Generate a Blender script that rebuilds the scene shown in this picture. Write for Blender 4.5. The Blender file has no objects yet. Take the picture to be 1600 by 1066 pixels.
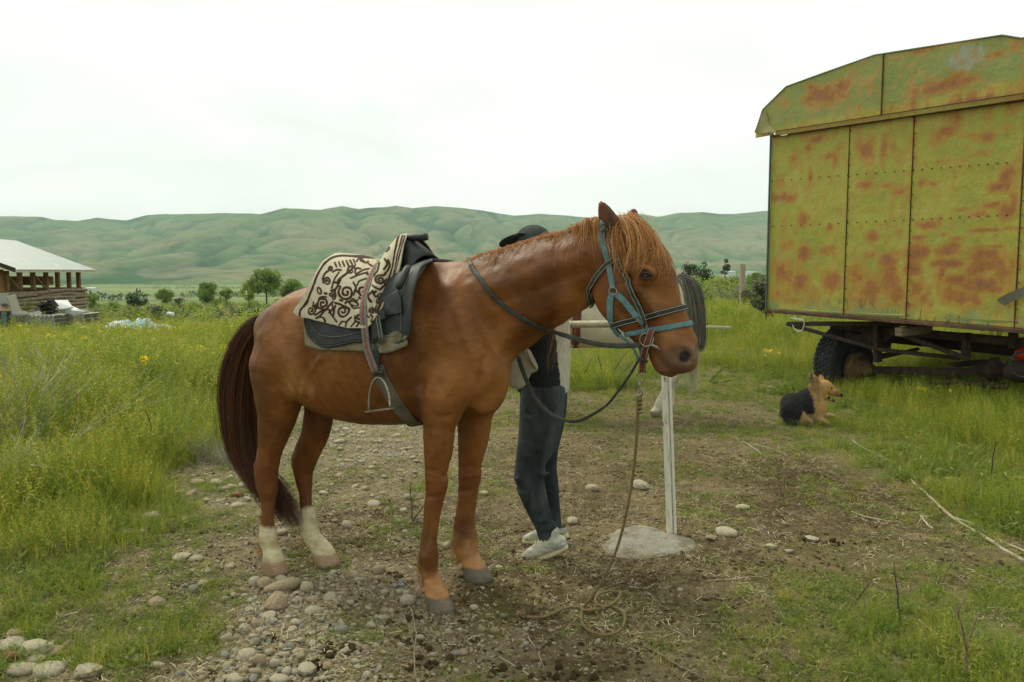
import bpy, bmesh, math, random
import numpy as np
from mathutils import Vector, Matrix
from mathutils.bvhtree import BVHTree
from mathutils import noise as mnoise

random.seed(7)
rng = np.random.default_rng(7)
SC = bpy.context.scene
COL = SC.collection
PI = math.pi

# ------------------------------------------------------------------ camera, sky, sun, exposure
CAM_H = 1.5
FPX = 1244.0                        # focal length in pixels of a 1600 px wide picture (28 mm)
PITCH = math.atan(108 / FPX)
cam = bpy.data.cameras.new('camera')
cam.lens = 28.0
cam.sensor_width = 36.0
cam.clip_start = 0.05
cam.clip_end = 40000
cam_o = bpy.data.objects.new('camera', cam)
COL.objects.link(cam_o)
cam_o.location = (0, 0, CAM_H)
cam_o.rotation_euler = (PI / 2 - PITCH, 0, 0)
SC.camera = cam_o

SUN_EL, SUN_AZ = math.radians(50), math.radians(-42)     # azimuth from +Y towards +X
world = bpy.data.worlds.new('World')
SC.world = world
world.use_nodes = True
wn = world.node_tree.nodes
wl = world.node_tree.links
wn.clear()
w_out = wn.new('ShaderNodeOutputWorld')
w_bg = wn.new('ShaderNodeBackground')
w_sky = wn.new('ShaderNodeTexSky')
w_sky.sky_type = 'NISHITA'
w_sky.sun_disc = False
w_sky.sun_elevation = SUN_EL
w_sky.sun_rotation = SUN_AZ
w_sky.air_density = 1.0
w_sky.dust_density = 2.0
w_bg.inputs['Strength'].default_value = 0.10
# thick white cloud over the clear sky: the cloud's own brightness with faint streaks
w_tc = wn.new('ShaderNodeTexCoord')
w_map = wn.new('ShaderNodeMapping')
w_map.inputs['Scale'].default_value = (1.0, 1.0, 4.2)
w_map.inputs['Rotation'].default_value = (0.10, 0.22, 0.4)
w_n = wn.new('ShaderNodeTexNoise')
w_n.inputs['Scale'].default_value = 2.3
w_n.inputs['Detail'].default_value = 7
w_n.inputs['Roughness'].default_value = 0.52
w_n.inputs['Distortion'].default_value = 0.4
w_cr = wn.new('ShaderNodeValToRGB')
w_cr.color_ramp.elements[0].position = 0.30
w_cr.color_ramp.elements[0].color = (5.5, 5.8, 5.4, 1)
w_cr.color_ramp.elements[1].position = 0.64
w_cr.color_ramp.elements[1].color = (6.9, 7.15, 6.6, 1)
w_mix = wn.new('ShaderNodeMixRGB')
w_mix.inputs['Fac'].default_value = 0.96
wl.new(w_tc.outputs['Generated'], w_map.inputs['Vector'])
wl.new(w_map.outputs['Vector'], w_n.inputs['Vector'])
wl.new(w_n.outputs['Fac'], w_cr.inputs['Fac'])
wl.new(w_sky.outputs['Color'], w_mix.inputs['Color1'])
wl.new(w_cr.outputs['Color'], w_mix.inputs['Color2'])
wl.new(w_mix.outputs['Color'], w_bg.inputs['Color'])
wl.new(w_bg.outputs['Background'], w_out.inputs['Surface'])

sun = bpy.data.lights.new('sun', 'SUN')
sun.energy = 1.5
sun.angle = math.radians(16)
sun.color = (1.0, 0.93, 0.74)
sun_o = bpy.data.objects.new('sun', sun)
COL.objects.link(sun_o)
_sd = Vector((math.sin(SUN_AZ) * math.cos(SUN_EL), math.cos(SUN_AZ) * math.cos(SUN_EL), math.sin(SUN_EL)))
sun_o.rotation_euler = (-_sd).to_track_quat('-Z', 'Y').to_euler()

SC.view_settings.view_transform = 'Standard'
SC.view_settings.look = 'None'
SC.view_settings.gamma = 1.0
SC.view_settings.exposure = 0.76
SC.view_settings.use_curve_mapping = False
SC.render.engine = 'CYCLES'
SC.cycles.max_bounces = 8
SC.cycles.diffuse_bounces = 3
SC.cycles.glossy_bounces = 2
SC.cycles.transmission_bounces = 3
SC.cycles.transparent_max_bounces = 6
SC.cycles.volume_bounces = 0
SC.cycles.use_denoising = True

# ------------------------------------------------------------------ places
CP, SP = math.cos(PITCH), math.sin(PITCH)


def ray(x, y):
    """direction through pixel (x, y) of the 1600x1066 photograph, with Y component near 1"""
    a, b = (x - 800) / FPX, -(y - 533) / FPX
    return np.array([a, CP + b * SP, -SP + b * CP])


EYE = np.array([0, 0, CAM_H])


def at(x, y, Y):
    r = ray(x, y)
    return EYE + r * (Y / r[1])


def smooth01(t):
    t = np.clip(t, 0, 1)
    return t * t * (3 - 2 * t)


# ground profile: level in front, falling away to the left and far into the valley
_PY = np.array([0, 6, 9, 14, 20, 30, 45, 70, 130, 250, 600, 1200, 2200, 3000, 30000])
_PL = np.array([0, 0, -.05, -.30, -.62, -1.12, -1.9, -3.1, -5.6, -9.0, -18, -26, -34, -36, -40])
_PR = np.array([0, 0, -.0, -.02, -.06, -.15, -.4, -1.0, -3.2, -8.0, -18, -26, -34, -36, -40])


def _vn(x, y, s, seed):
    """cheap smooth value noise, vectorised"""
    x = np.asarray(x, float) / s + seed * 17.3
    y = np.asarray(y, float) / s - seed * 9.1
    xi, yi = np.floor(x), np.floor(y)
    xf, yf = x - xi, y - yi
    xf, yf = xf * xf * (3 - 2 * xf), yf * yf * (3 - 2 * yf)

    def h(i, j):
        v = np.sin(i * 127.1 + j * 311.7 + seed * 74.7) * 43758.5453
        return v - np.floor(v)
    return (h(xi, yi) * (1 - xf) + h(xi + 1, yi) * xf) * (1 - yf) + (h(xi, yi + 1) * (1 - xf) + h(xi + 1, yi + 1) * xf) * yf


def fbm(x, y, s, seed, octv=4, gain=.5):
    t, a, n = 0, 1, 0
    for o in range(octv):
        t = t + a * _vn(x, y, s / 2 ** o, seed + o * 3)
        n += a
        a *= gain
    return t / n


def ground_z(x, y):
    x = np.asarray(x, float)
    y = np.asarray(y, float)
    zl = np.interp(y, _PY, _PL)
    zr = np.interp(y, _PY, _PR)
    t = smooth01((x / np.maximum(y, 4) + .30) / .35)
    z = zl * (1 - t) + zr * t
    near = np.clip(1 - (y - 14) / 30, 0, 1)
    z = z + near * (fbm(x, y, 1.7, 3, 3) - .5) * .07 + (fbm(x, y, 9, 5, 2) - .5) * .25 * smooth01((y - 8) / 12)
    # the bare trodden patch is rough underfoot
    z = z + np.clip(1 - (y - 6) / 6, 0, 1) * ((fbm(x, y, .28, 8, 3) - .5) * .035)
    return z


def on_ground(x, y):
    """the point of the ground seen at a pixel"""
    r = ray(x, y)
    t = 1.0
    for _ in range(60):
        p = EYE + r * t
        g = float(ground_z(p[0], p[1]))
        d = p[2] - g
        if abs(d) < 1e-4:
            break
        t += d / max(-r[2], .02) * .8
        t = max(t, .3)
    p = EYE + r * t
    return np.array([p[0], p[1], float(ground_z(p[0], p[1]))])


# ------------------------------------------------------------------ objects and tags
def link(o, parent=None):
    COL.objects.link(o)
    if parent is not None:
        o.parent = parent
    return o


def tag(o, label=None, cat=None, group=None, kind=None):
    if label:
        o['label'] = label
    if cat:
        o['category'] = cat
    if group:
        o['group'] = group
    if kind:
        o['kind'] = kind
    return o


def empty(name, loc=(0, 0, 0), rz=0, label=None, cat=None, group=None):
    o = bpy.data.objects.new(name, None)
    o.location = [float(v) for v in loc]
    o.rotation_euler = (0, 0, rz)
    o.empty_display_size = .1
    link(o)
    return tag(o, label, cat, group)


def mesh_np(name, V, Fq, mat=None, parent=None, smooth=True, mats=None, midx=None):
    """V (n,3), Fq (m,3|4) arrays -> object"""
    V = np.asarray(V, np.float32)
    me = bpy.data.meshes.new(name)
    if isinstance(Fq, np.ndarray):
        m, k = Fq.shape
        me.vertices.add(len(V))
        me.vertices.foreach_set('co', V.ravel())
        me.loops.add(m * k)
        me.loops.foreach_set('vertex_index', Fq.astype(np.int32).ravel())
        me.polygons.add(m)
        me.polygons.foreach_set('loop_start', np.arange(0, m * k, k, dtype=np.int32))
        me.polygons.foreach_set('loop_total', np.full(m, k, np.int32))
        me.update(calc_edges=True)
        me.validate()
    else:
        me.from_pydata([tuple(map(float, v)) for v in V], [], [tuple(map(int, f)) for f in Fq])
        me.update()
    if smooth:
        me.polygons.foreach_set('use_smooth', np.ones(len(me.polygons), bool))
    for m_ in (mats or ([mat] if mat else [])):
        me.materials.append(m_)
    if midx is not None:
        me.polygons.foreach_set('material_index', np.asarray(midx, np.int32))
    o = bpy.data.objects.new(name, me)
    link(o, parent)
    return o


class MB:
    """collects simple shapes, then links them as one mesh object"""

    def __init__(self):
        self.v, self.f, self.n = [], [], 0

    def add(self, V, F):
        V = np.asarray(V, float)
        self.v.append(V)
        self.f += [tuple(int(i) + self.n for i in f) for f in F]
        self.n += len(V)
        return self

    def box(self, c, s, R=None):
        """chamfered box: centre, full sizes, 3x3 rotation"""
        s = np.array(s, float) / 2
        ch = min(.006, s.min() * .3)
        V = []
        for sx in (-1, 1):
            for sy in (-1, 1):
                for sz in (-1, 1):
                    for a in range(3):
                        p = np.array([sx, sy, sz]) * s
                        for b in range(3):
                            if b != a:
                                p[b] -= [sx, sy, sz][b] * ch
                        V.append(p)
        V = np.array(V)
        idx = lambda sx, sy, sz, a: (((sx > 0) * 4 + (sy > 0) * 2 + (sz > 0)) * 3 + a)
        F = []
        for a in range(3):
            b, c2 = (a + 1) % 3, (a + 2) % 3
            for sg in (-1, 1):
                q = []
                for (i, j) in ((-1, -1), (1, -1), (1, 1), (-1, 1)):
                    t = [0, 0, 0]
                    t[a], t[b], t[c2] = sg, i, j
                    q.append(idx(*t, a))
                F.append(q if sg > 0 else q[::-1])
        for a in range(3):            # edges along axis a
            b, c2 = (a + 1) % 3, (a + 2) % 3
            for i in (-1, 1):
                for j in (-1, 1):
                    t0, t1 = [0] * 3, [0] * 3
                    t0[a], t1[a] = -1, 1
                    t0[b] = t1[b] = i
                    t0[c2] = t1[c2] = j
                    F.append([idx(*t0, b), idx(*t1, b), idx(*t1, c2), idx(*t0, c2)])
        for i in range(8):
            F.append([i * 3, i * 3 + 1, i * 3 + 2])
        if R is not None:
            V = V @ np.array(R).T
        return self.add(V + np.array(c, float), F)

    def beam(self, p, q, w, h, up=(0, 0, 1)):
        p, q = np.array(p, float), np.array(q, float)
        d = q - p
        L = np.linalg.norm(d)
        d = d / L
        u = np.array(up, float)
        s = np.cross(d, u)
        if np.linalg.norm(s) < 1e-4:
            s = np.cross(d, (1, 0, 0))
        s /= np.linalg.norm(s)
        u = np.cross(s, d)
        return self.box((p + q) / 2, (L, w, h), np.stack([d, s, u], 1))

    def tube(self, P, r, n=8, cap=True, flat=1.0, upv=None):
        P = np.asarray(P, float)
        m = len(P)
        r = np.broadcast_to(np.asarray(r, float), (m,))
        T = np.gradient(P, axis=0)
        T /= np.linalg.norm(T, axis=1)[:, None] + 1e-12
        ref = np.array(upv if upv is not None else (0, 0, 1.0))
        if abs(T[0] @ ref) > .9 and upv is None:
            ref = np.array([1.0, 0, 0])
        V = []
        s = np.cross(T[0], ref)
        s /= np.linalg.norm(s)
        for i in range(m):
            s = s - T[i] * (s @ T[i])
            s /= np.linalg.norm(s) + 1e-12
            u = np.cross(T[i], s)
            a = np.arange(n) * 2 * PI / n
            V.append(P[i] + r[i] * (np.cos(a)[:, None] * s + np.sin(a)[:, None] * u * flat))
        V = np.concatenate(V)
        F = []
        for i in range(m - 1):
            for j in range(n):
                k = (j + 1) % n
                F.append((i * n + j, i * n + k, (i + 1) * n + k, (i + 1) * n + j))
        if cap:
            F.append(tuple(range(n))[::-1])
            F.append(tuple((m - 1) * n + j for j in range(n)))
        return self.add(V, F)

    def ring(self, c, R, r, ax, n=24, k=6, sx=1.0):
        """torus with axis ax"""
        ax = np.array(ax, float)
        ax /= np.linalg.norm(ax)
        s = np.cross(ax, (0, 0, 1.0))
        if np.linalg.norm(s) < .1:
            s = np.cross(ax, (1.0, 0, 0))
        s /= np.linalg.norm(s)
        u = np.cross(s, ax)
        V, F = [], []
        for i in range(n):
            a = i * 2 * PI / n
            d = math.cos(a) * s * sx + math.sin(a) * u
            for j in range(k):
                b = j * 2 * PI / k
                V.append(np.array(c) + d * R + (math.cos(b) * d + math.sin(b) * ax) * r)
        for i in range(n):
            for j in range(k):
                F.append((i * k + j, ((i + 1) % n) * k + j, ((i + 1) % n) * k + (j + 1) % k, i * k + (j + 1) % k))
        return self.add(V, F)

    def lathe(self, c, ax, prof, n=32):
        """prof: list of (distance along axis, radius)"""
        ax = np.array(ax, float)
        ax /= np.linalg.norm(ax)
        s = np.cross(ax, (0, 0, 1.0))
        if np.linalg.norm(s) < .1:
            s = np.cross(ax, (1.0, 0, 0))
        s /= np.linalg.norm(s)
        u = np.cross(ax, s)
        V, F = [], []
        for (t, r) in prof:
            for j in range(n):
                a = j * 2 * PI / n
                V.append(np.array(c) + ax * t + r * (math.cos(a) * s + math.sin(a) * u))
        for i in range(len(prof) - 1):
            for j in range(n):
                k = (j + 1) % n
                F.append((i * n + j, i * n + k, (i + 1) * n + k, (i + 1) * n + j))
        F.append(tuple(range(n))[::-1])
        F.append(tuple((len(prof) - 1) * n + j for j in range(n)))
        return self.add(V, F)

    def build(self, name, mat, parent=None, smooth=False):
        V = np.concatenate(self.v)
        o = mesh_np(name, V, self.f, mat, parent, smooth)
        if smooth == 'auto':
            pass
        return o


def build_local(mb, name, mat, parent, smooth=False):
    """build from world points under a parent placed in the world"""
    o = mb.build(name, mat, None, smooth)
    o.parent = parent
    M = root_matrix(parent)
    inv = np.array(M.inverted())
    me = o.data
    co = np.empty(len(me.vertices) * 3, np.float32)
    me.vertices.foreach_get('co', co)
    co = co.reshape(-1, 3) @ inv[:3, :3].T + inv[:3, 3]
    me.vertices.foreach_set('co', co.astype(np.float32).ravel())
    me.update()
    return o


def root_matrix(o):
    M = Matrix.LocRotScale(o.location, o.rotation_euler, o.scale)
    if o.parent is not None:
        M = root_matrix(o.parent) @ M
    return M


def cr(P, k=4):
    """Catmull-Rom resampling of an (n,d) list"""
    P = np.asarray(P, float)
    if len(P) < 3:
        t = np.linspace(0, 1, k * max(len(P) - 1, 1) + 1)[:, None]
        return P[0] * (1 - t) + P[-1] * t
    Q = np.vstack([2 * P[0] - P[1], P, 2 * P[-1] - P[-2]])
    out = []
    for i in range(1, len(Q) - 2):
        for j in range(k):
            t = j / k
            a, b, c, d = Q[i - 1], Q[i], Q[i + 1], Q[i + 2]
            out.append(.5 * (2 * b + (c - a) * t + (2 * a - 5 * b + 4 * c - d) * t * t + (3 * b - a - 3 * c + d) * t ** 3))
    out.append(P[-1])
    return np.array(out)


# ------------------------------------------------------------------ materials
def mat(name, col, rough=.8, noise=None, bump=None, spec=.3, metal=0, **kw):
    """noise=(scale, colour2, lo, hi) list; bump=(scale, strength, distance)"""
    m = bpy.data.materials.new(name)
    m.use_nodes = True
    nt = m.node_tree
    N, L = nt.nodes, nt.links
    b = N['Principled BSDF']
    b.inputs['Base Color'].default_value = (*col, 1)
    b.inputs['Roughness'].default_value = rough
    b.inputs['Specular IOR Level'].default_value = spec
    b.inputs['Metallic'].default_value = metal
    tc = N.new('ShaderNodeTexCoord')
    cur = None
    for i, (sc, c2, lo, hi) in enumerate(noise or []):
        n = N.new('ShaderNodeTexNoise')
        n.inputs['Detail'].default_value = 6
        n.inputs['Roughness'].default_value = .6
        if isinstance(sc, tuple):
            mp = N.new('ShaderNodeMapping')
            mp.inputs['Scale'].default_value = sc
            mp.inputs['Location'].default_value = (i * 3.1, i * 1.7, i)
            L.new(tc.outputs['Object'], mp.inputs['Vector'])
            L.new(mp.outputs['Vector'], n.inputs['Vector'])
            n.inputs['Scale'].default_value = 1
        else:
            n.inputs['Scale'].default_value = sc
            L.new(tc.outputs['Object'], n.inputs['Vector'])
        mr = N.new('ShaderNodeMapRange')
        mr.inputs['From Min'].default_value = lo
        mr.inputs['From Max'].default_value = hi
        L.new(n.outputs['Fac'], mr.inputs['Value'])
        mx = N.new('ShaderNodeMixRGB')
        if cur is None:
            mx.inputs['Color1'].default_value = (*col, 1)
        else:
            L.new(cur, mx.inputs['Color1'])
        mx.inputs['Color2'].default_value = (*c2, 1)
        L.new(mr.outputs['Result'], mx.inputs['Fac'])
        cur = mx.outputs['Color']
    if cur is not None:
        L.new(cur, b.inputs['Base Color'])
    if bump:
        n = N.new('ShaderNodeTexNoise')
        n.inputs['Detail'].default_value = 5
        if isinstance(bump[0], tuple):
            mp = N.new('ShaderNodeMapping')
            mp.inputs['Scale'].default_value = bump[0]
            L.new(tc.outputs['Object'], mp.inputs['Vector'])
            L.new(mp.outputs['Vector'], n.inputs['Vector'])
            n.inputs['Scale'].default_value = 1
        else:
            n.inputs['Scale'].default_value = bump[0]
            L.new(tc.outputs['Object'], n.inputs['Vector'])
        bp = N.new('ShaderNodeBump')
        bp.inputs['Strength'].default_value = bump[1]
        bp.inputs['Distance'].default_value = bump[2]
        L.new(n.outputs['Fac'], bp.inputs['Height'])
        L.new(bp.outputs['Normal'], b.inputs['Normal'])
    for k_, v_ in kw.items():
        b.inputs[k_.replace('_', ' ')].default_value = v_
    return m


def attr_mat(name, rough=.7, spec=.3, noise_amt=.25, nscale=30, bump=None, sheen=0.0, nstretch=None):
    """base colour from the mesh's 'coat' colour attribute, broken up by noise"""
    m = bpy.data.materials.new(name)
    m.use_nodes = True
    N, L = m.node_tree.nodes, m.node_tree.links
    b = N['Principled BSDF']
    b.inputs['Roughness'].default_value = rough
    b.inputs['Specular IOR Level'].default_value = spec
    if sheen:
        b.inputs['Sheen Weight'].default_value = sheen
        b.inputs['Sheen Tint'].default_value = (.9, .6, .4, 1)
    at_ = N.new('ShaderNodeAttribute')
    at_.attribute_name = 'coat'
    tc = N.new('ShaderNodeTexCoord')
    mp = N.new('ShaderNodeMapping')
    if nstretch:
        mp.inputs['Scale'].default_value = nstretch
    L.new(tc.outputs['Object'], mp.inputs['Vector'])
    n = N.new('ShaderNodeTexNoise')
    n.inputs['Scale'].default_value = nscale
    n.inputs['Detail'].default_value = 6
    n.inputs['Roughness'].default_value = .65
    L.new(mp.outputs['Vector'], n.inputs['Vector'])
    mr = N.new('ShaderNodeMapRange')
    mr.inputs['From Min'].default_value = .3
    mr.inputs['From Max'].default_value = .7
    mr.inputs['To Min'].default_value = 1 - noise_amt
    mr.inputs['To Max'].default_value = 1 + noise_amt
    L.new(n.outputs['Fac'], mr.inputs['Value'])
    vm = N.new('ShaderNodeVectorMath')
    vm.operation = 'SCALE'
    L.new(at_.outputs['Color'], vm.inputs[0])
    L.new(mr.outputs['Result'], vm.inputs['Scale'])
    L.new(vm.outputs['Vector'], b.inputs['Base Color'])
    if bump:
        n2 = N.new('ShaderNodeTexNoise')
        n2.inputs['Scale'].default_value = bump[0]
        n2.inputs['Detail'].default_value = 4
        L.new(mp.outputs['Vector'], n2.inputs['Vector'])
        bp = N.new('ShaderNodeBump')
        bp.inputs['Strength'].default_value = bump[1]
        bp.inputs['Distance'].default_value = bump[2]
        L.new(n2.outputs['Fac'], bp.inputs['Height'])
        L.new(bp.outputs['Normal'], b.inputs['Normal'])
    return m


def set_coat(o, C, name='coat'):
    a = o.data.color_attributes.new(name, 'FLOAT_COLOR', 'POINT')
    C = np.concatenate([C, np.ones((len(C), 1))], 1).astype(np.float32)
    a.data.foreach_set('color', C.ravel())


# ------------------------------------------------------------------ bodies: smooth union of elliptical limbs, meshed
class Body:
    def __init__(self, lo, hi, cell):
        self.lo = np.array(lo, float)
        self.cell = cell
        self.n = np.ceil((np.array(hi) - self.lo) / cell).astype(int) + 1
        self.F = np.full(self.n, 1.0, np.float32)
        self.ax = [self.lo[i] + np.arange(self.n[i]) * cell for i in range(3)]

    def _sub(self, lo, hi):
        s = []
        for i in range(3):
            a = int(np.clip(math.floor((lo[i] - self.lo[i]) / self.cell), 0, self.n[i] - 1))
            b = int(np.clip(math.ceil((hi[i] - self.lo[i]) / self.cell) + 1, a + 1, self.n[i]))
            s.append(slice(a, b))
        return tuple(s)

    def _dist(self, nodes, pad, res, lat):
        nodes = cr(nodes, res) if res > 1 and len(nodes) > 2 else np.asarray(nodes, float)
        nodes[:, 3:] = np.maximum(nodes[:, 3:], .002)
        R = nodes[:, 3:].max(1)
        lo = (nodes[:, :3] - R[:, None]).min(0) - pad
        hi = (nodes[:, :3] + R[:, None]).max(0) + pad
        sl = self._sub(lo, hi)
        X, Y, Z = np.meshgrid(*[self.ax[i][sl[i]].astype(np.float32) for i in range(3)], indexing='ij')
        D = np.full(X.shape, 1.0, np.float32)
        base = [s.start for s in sl]
        for i in range(len(nodes) - 1):
            A, B = nodes[i], nodes[i + 1]
            r2 = max(A[3], A[4], B[3], B[4])
            l2 = np.minimum(A[:3], B[:3]) - r2 - pad
            h2 = np.maximum(A[:3], B[:3]) + r2 + pad
            s2 = self._sub(l2, h2)
            s2 = tuple(slice(max(s2[k].start - base[k], 0), min(s2[k].stop - base[k], D.shape[k])) for k in range(3))
            if any(s.stop <= s.start for s in s2):
                continue
            x, y, z = X[s2] - A[0], Y[s2] - A[1], Z[s2] - A[2]
            d = (B - A)
            L2 = max(float(d[:3] @ d[:3]), 1e-9)
            t = np.clip((x * d[0] + y * d[1] + z * d[2]) / L2, 0, 1)
            a = A[3] + t * d[3]
            b = A[4] + t * d[4]
            x = x - t * d[0]
            y = y - t * d[1]
            z = z - t * d[2]
            # lateral direction and the rest
            q = x * lat[0] + y * lat[1] + z * lat[2]
            p2 = np.maximum(x * x + y * y + z * z - q * q, 0)
            k0 = np.sqrt(p2 / a ** 2 + q * q / b ** 2)
            k1 = np.sqrt(p2 / a ** 4 + q * q / b ** 4) + 1e-9
            dd = k0 * (k0 - 1) / k1
            D[s2] = np.minimum(D[s2], dd)
        return sl, D

    def add(self, nodes, k=.03, res=3, lat=(0, 1, 0)):
        sl, D = self._dist(nodes, k + .02, res, lat)
        F = self.F[sl]
        h = np.maximum(k - np.abs(F - D), 0) / k
        self.F[sl] = np.minimum(F, D) - h * h * k * .25

    def cut(self, nodes, k=.01, res=3, lat=(0, 1, 0)):
        sl, D = self._dist(nodes, k + .02, res, lat)
        F = self.F[sl]
        D = -D
        h = np.maximum(k - np.abs(F - D), 0) / k
        self.F[sl] = np.maximum(F, D) + h * h * k * .25

    def mesh(self, it=3):
        F = self.F
        ins = F < 0
        nx, ny, nz = F.shape
        c = ins[:-1, :-1, :-1].astype(np.int8)
        c = sum(ins[i:nx - 1 + i, j:ny - 1 + j, k:nz - 1 + k].astype(np.int8) for i in (0, 1) for j in (0, 1) for k in (0, 1))
        act = (c > 0) & (c < 8)
        I = np.argwhere(act)
        vid = np.full(act.shape, -1, np.int64)
        vid[act] = np.arange(len(I))
        P = np.zeros((len(I), 3))
        W = np.zeros(len(I))
        cor = [(i, j, k) for i in (0, 1) for j in (0, 1) for k in (0, 1)]
        for a in cor:
            for b in cor:
                if sum(b) - sum(a) == 1 and all(b[m] >= a[m] for m in range(3)):
                    fa = F[I[:, 0] + a[0], I[:, 1] + a[1], I[:, 2] + a[2]].astype(float)
                    fb = F[I[:, 0] + b[0], I[:, 1] + b[1], I[:, 2] + b[2]].astype(float)
                    cr_ = (fa < 0) != (fb < 0)
                    t = np.where(cr_, fa / np.where(cr_, fa - fb, 1), 0)
                    p = np.array(a) + t[:, None] * (np.array(b) - np.array(a))
                    P += p * cr_[:, None]
                    W += cr_
        P = (I + P / W[:, None]) * self.cell + self.lo
        quads = []
        for ax in range(3):
            o1, o2 = (ax + 1) % 3, (ax + 2) % 3
            sa = [slice(None)] * 3
            sb = [slice(None)] * 3
            sa[ax] = slice(0, -1)
            sb[ax] = slice(1, None)
            A, B = ins[tuple(sa)], ins[tuple(sb)]
            E = np.argwhere(A != B)
            fl = A[tuple(E.T)]
            ok = (E[:, o1] > 0) & (E[:, o2] > 0) & (E[:, o1] < F.shape[o1] - 1) & (E[:, o2] < F.shape[o2] - 1)
            E, fl = E[ok], fl[ok]
            def g(d1, d2):
                e = E.copy()
                e[:, o1] -= d1
                e[:, o2] -= d2
                return vid[tuple(e.T)]
            q = np.stack([g(1, 1), g(0, 1), g(0, 0), g(1, 0)], 1)
            q[~fl] = q[~fl][:, ::-1]
            quads.append(q)
        Q = np.concatenate(quads)
        Q = Q[(Q >= 0).all(1)]
        # light Taubin smoothing
        E = np.concatenate([Q[:, [0, 1]], Q[:, [1, 2]], Q[:, [2, 3]], Q[:, [3, 0]]])
        deg = np.bincount(E.ravel(), minlength=len(P)).astype(float)
        for n_ in range(it):
            for lam in (.55, -.5):
                S = np.zeros_like(P)
                for k in range(3):
                    S[:, k] = np.bincount(E[:, 0], P[E[:, 1], k], len(P)) + np.bincount(E[:, 1], P[E[:, 0], k], len(P))
                P = P + lam * (S / np.maximum(deg, 1)[:, None] - P)
        return P, Q
# ================================================================== what grows and lies where
# (pixel, grass height m, grass cover, gravel, dark earth) anchored on the ground
_CTL = [(50, 560, .55, 1, 0, 0), (150, 620, .55, 1, 0, 0), (250, 560, .55, 1, 0, 0), (330, 620, .50, 1, 0, 0), (60, 700, .55, 1, 0, 0), (200, 720, .42, 1, 0, 0), (300, 690, .30, .85, .1, 0),
        (60, 800, .40, 1, 0, 0), (180, 790, .32, .95, 0, 0), (120, 880, .24, .9, 0, .2), (60, 930, .16, .75, .2, .2), (250, 800, .12, .5, .3, .2), (300, 760, .08, .4, .55, .2), (340, 770, .04, .2, .85, .1),
        (380, 735, .08, .35, .7, .2), (250, 880, .06, .38, .35, .6), (280, 960, .05, .38, .45, .5), (150, 980, .07, .4, .4, .5), (40, 1010, .10, .4, .7, .4), (60, 1050, .08, .4, .7, .4), (120, 1040, .14, .6, .5, .2),
        (200, 1040, .12, .5, .3, .5), (300, 1030, .13, .5, .3, .3), (335, 960, .13, .5, .45, .2), (400, 950, .03, .10, 1, 0), (380, 1040, .04, .12, 1, 0), (450, 1000, .03, .08, 1, 0), (500, 950, .02, .05, .9, .1),
        (500, 1050, .03, .05, .8, .3), (560, 1000, .02, .05, .7, .4), (600, 920, .02, .05, .6, .4), (430, 900, .05, .2, .7, .4), (550, 830, .03, .12, .3, .7), (560, 760, .03, .15, .45, .3), (520, 700, .02, .05, .9, 0),
        (600, 700, .02, .05, .85, 0), (560, 675, .03, .08, .8, 0), (640, 760, .05, .25, .3, .3), (650, 1040, .02, .1, .45, .6), (720, 1000, .02, .08, .35, .5), (780, 900, .02, .1, .2, .5), (810, 960, .02, .08, .2, .6),
        (780, 780, .03, .2, .15, .4), (640, 850, .05, .2, .15, .7), (900, 700, .03, .25, .08, .4), (900, 640, .05, .5, .0, .2), (1000, 640, .06, .5, 0, .2), (1100, 640, .07, .5, 0, .2), (1000, 720, .03, .25, .05, .4),
        (1000, 900, .02, .08, .05, .6), (950, 820, .03, .2, .05, .4), (1100, 760, .03, .25, .04, .4), (1100, 900, .02, .15, .03, .6), (1200, 800, .02, .1, .03, .8), (1250, 750, .02, .12, .02, .9), (1400, 790, .03, .12, .03, 1),
        (1200, 680, .05, .45, .02, .3), (1150, 600, .08, .7, 0, .1), (1250, 640, .09, .75, 0, 0), (1300, 690, .12, .85, 0, 0), (1400, 700, .14, .95, 0, 0), (1500, 740, .18, 1, 0, 0), (1570, 800, .20, 1, 0, 0),
        (1590, 700, .28, 1, 0, 0), (1450, 640, .30, 1, 0, 0), (1550, 620, .40, 1, 0, 0), (1300, 612, .2, .9, 0, 0), (1180, 560, .22, .9, 0, 0), (1120, 560, .2, .9, 0, 0), (1140, 520, .4, 1, 0, 0),
        (1000, 600, .1, .6, 0, .1), (950, 592, .28, .8, 0, 0), (1350, 860, .035, .42, .02, .4), (1500, 880, .045, .5, .02, .5), (1300, 950, .055, .58, .03, .3), (1200, 950, .045, .45, .03, .3), (1250, 1020, .08, .55, .02, .2),
        (1400, 1000, .10, .75, 0, .1), (1500, 1040, .14, .85, 0, .1), (1590, 980, .1, .65, 0, .3), (1580, 900, .06, .45, .02, .4), (1000, 1000, .03, .2, .08, .5), (900, 1050, .03, .2, .15, .5), (1100, 1040, .06, .42, .05, .3),
        (200, 500, .55, 1, 0, 0), (400, 520, .5, 1, 0, 0), (700, 500, .4, 1, 0, 0), (1000, 500, .4, 1, 0, 0), (1300, 560, .35, 1, 0, 0), (1500, 560, .5, 1, 0, 0), (620, 580, .3, .9, 0, 0), (470, 600, .35, .95, 0, 0),
        (760, 640, .05, .5, .1, .2), (760, 590, .12, .8, 0, 0), (560, 640, .08, .4, .5, .1)]
# bottom edge, outside the picture, as the nearest ground goes on
_CTL += [(x, 1300, h, c, g, d) for (x, h, c, g, d) in ((100, .12, .5, .4, .3), (400, .04, .15, .8, .3), (800, .03, .2, .3, .5), (1200, .06, .5, .05, .3), (1600, .1, .7, 0, .2))]
_CW = np.array([list(on_ground(c[0], c[1])[:2]) for c in _CTL])
_CVAL = np.array([c[2:] for c in _CTL])


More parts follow.
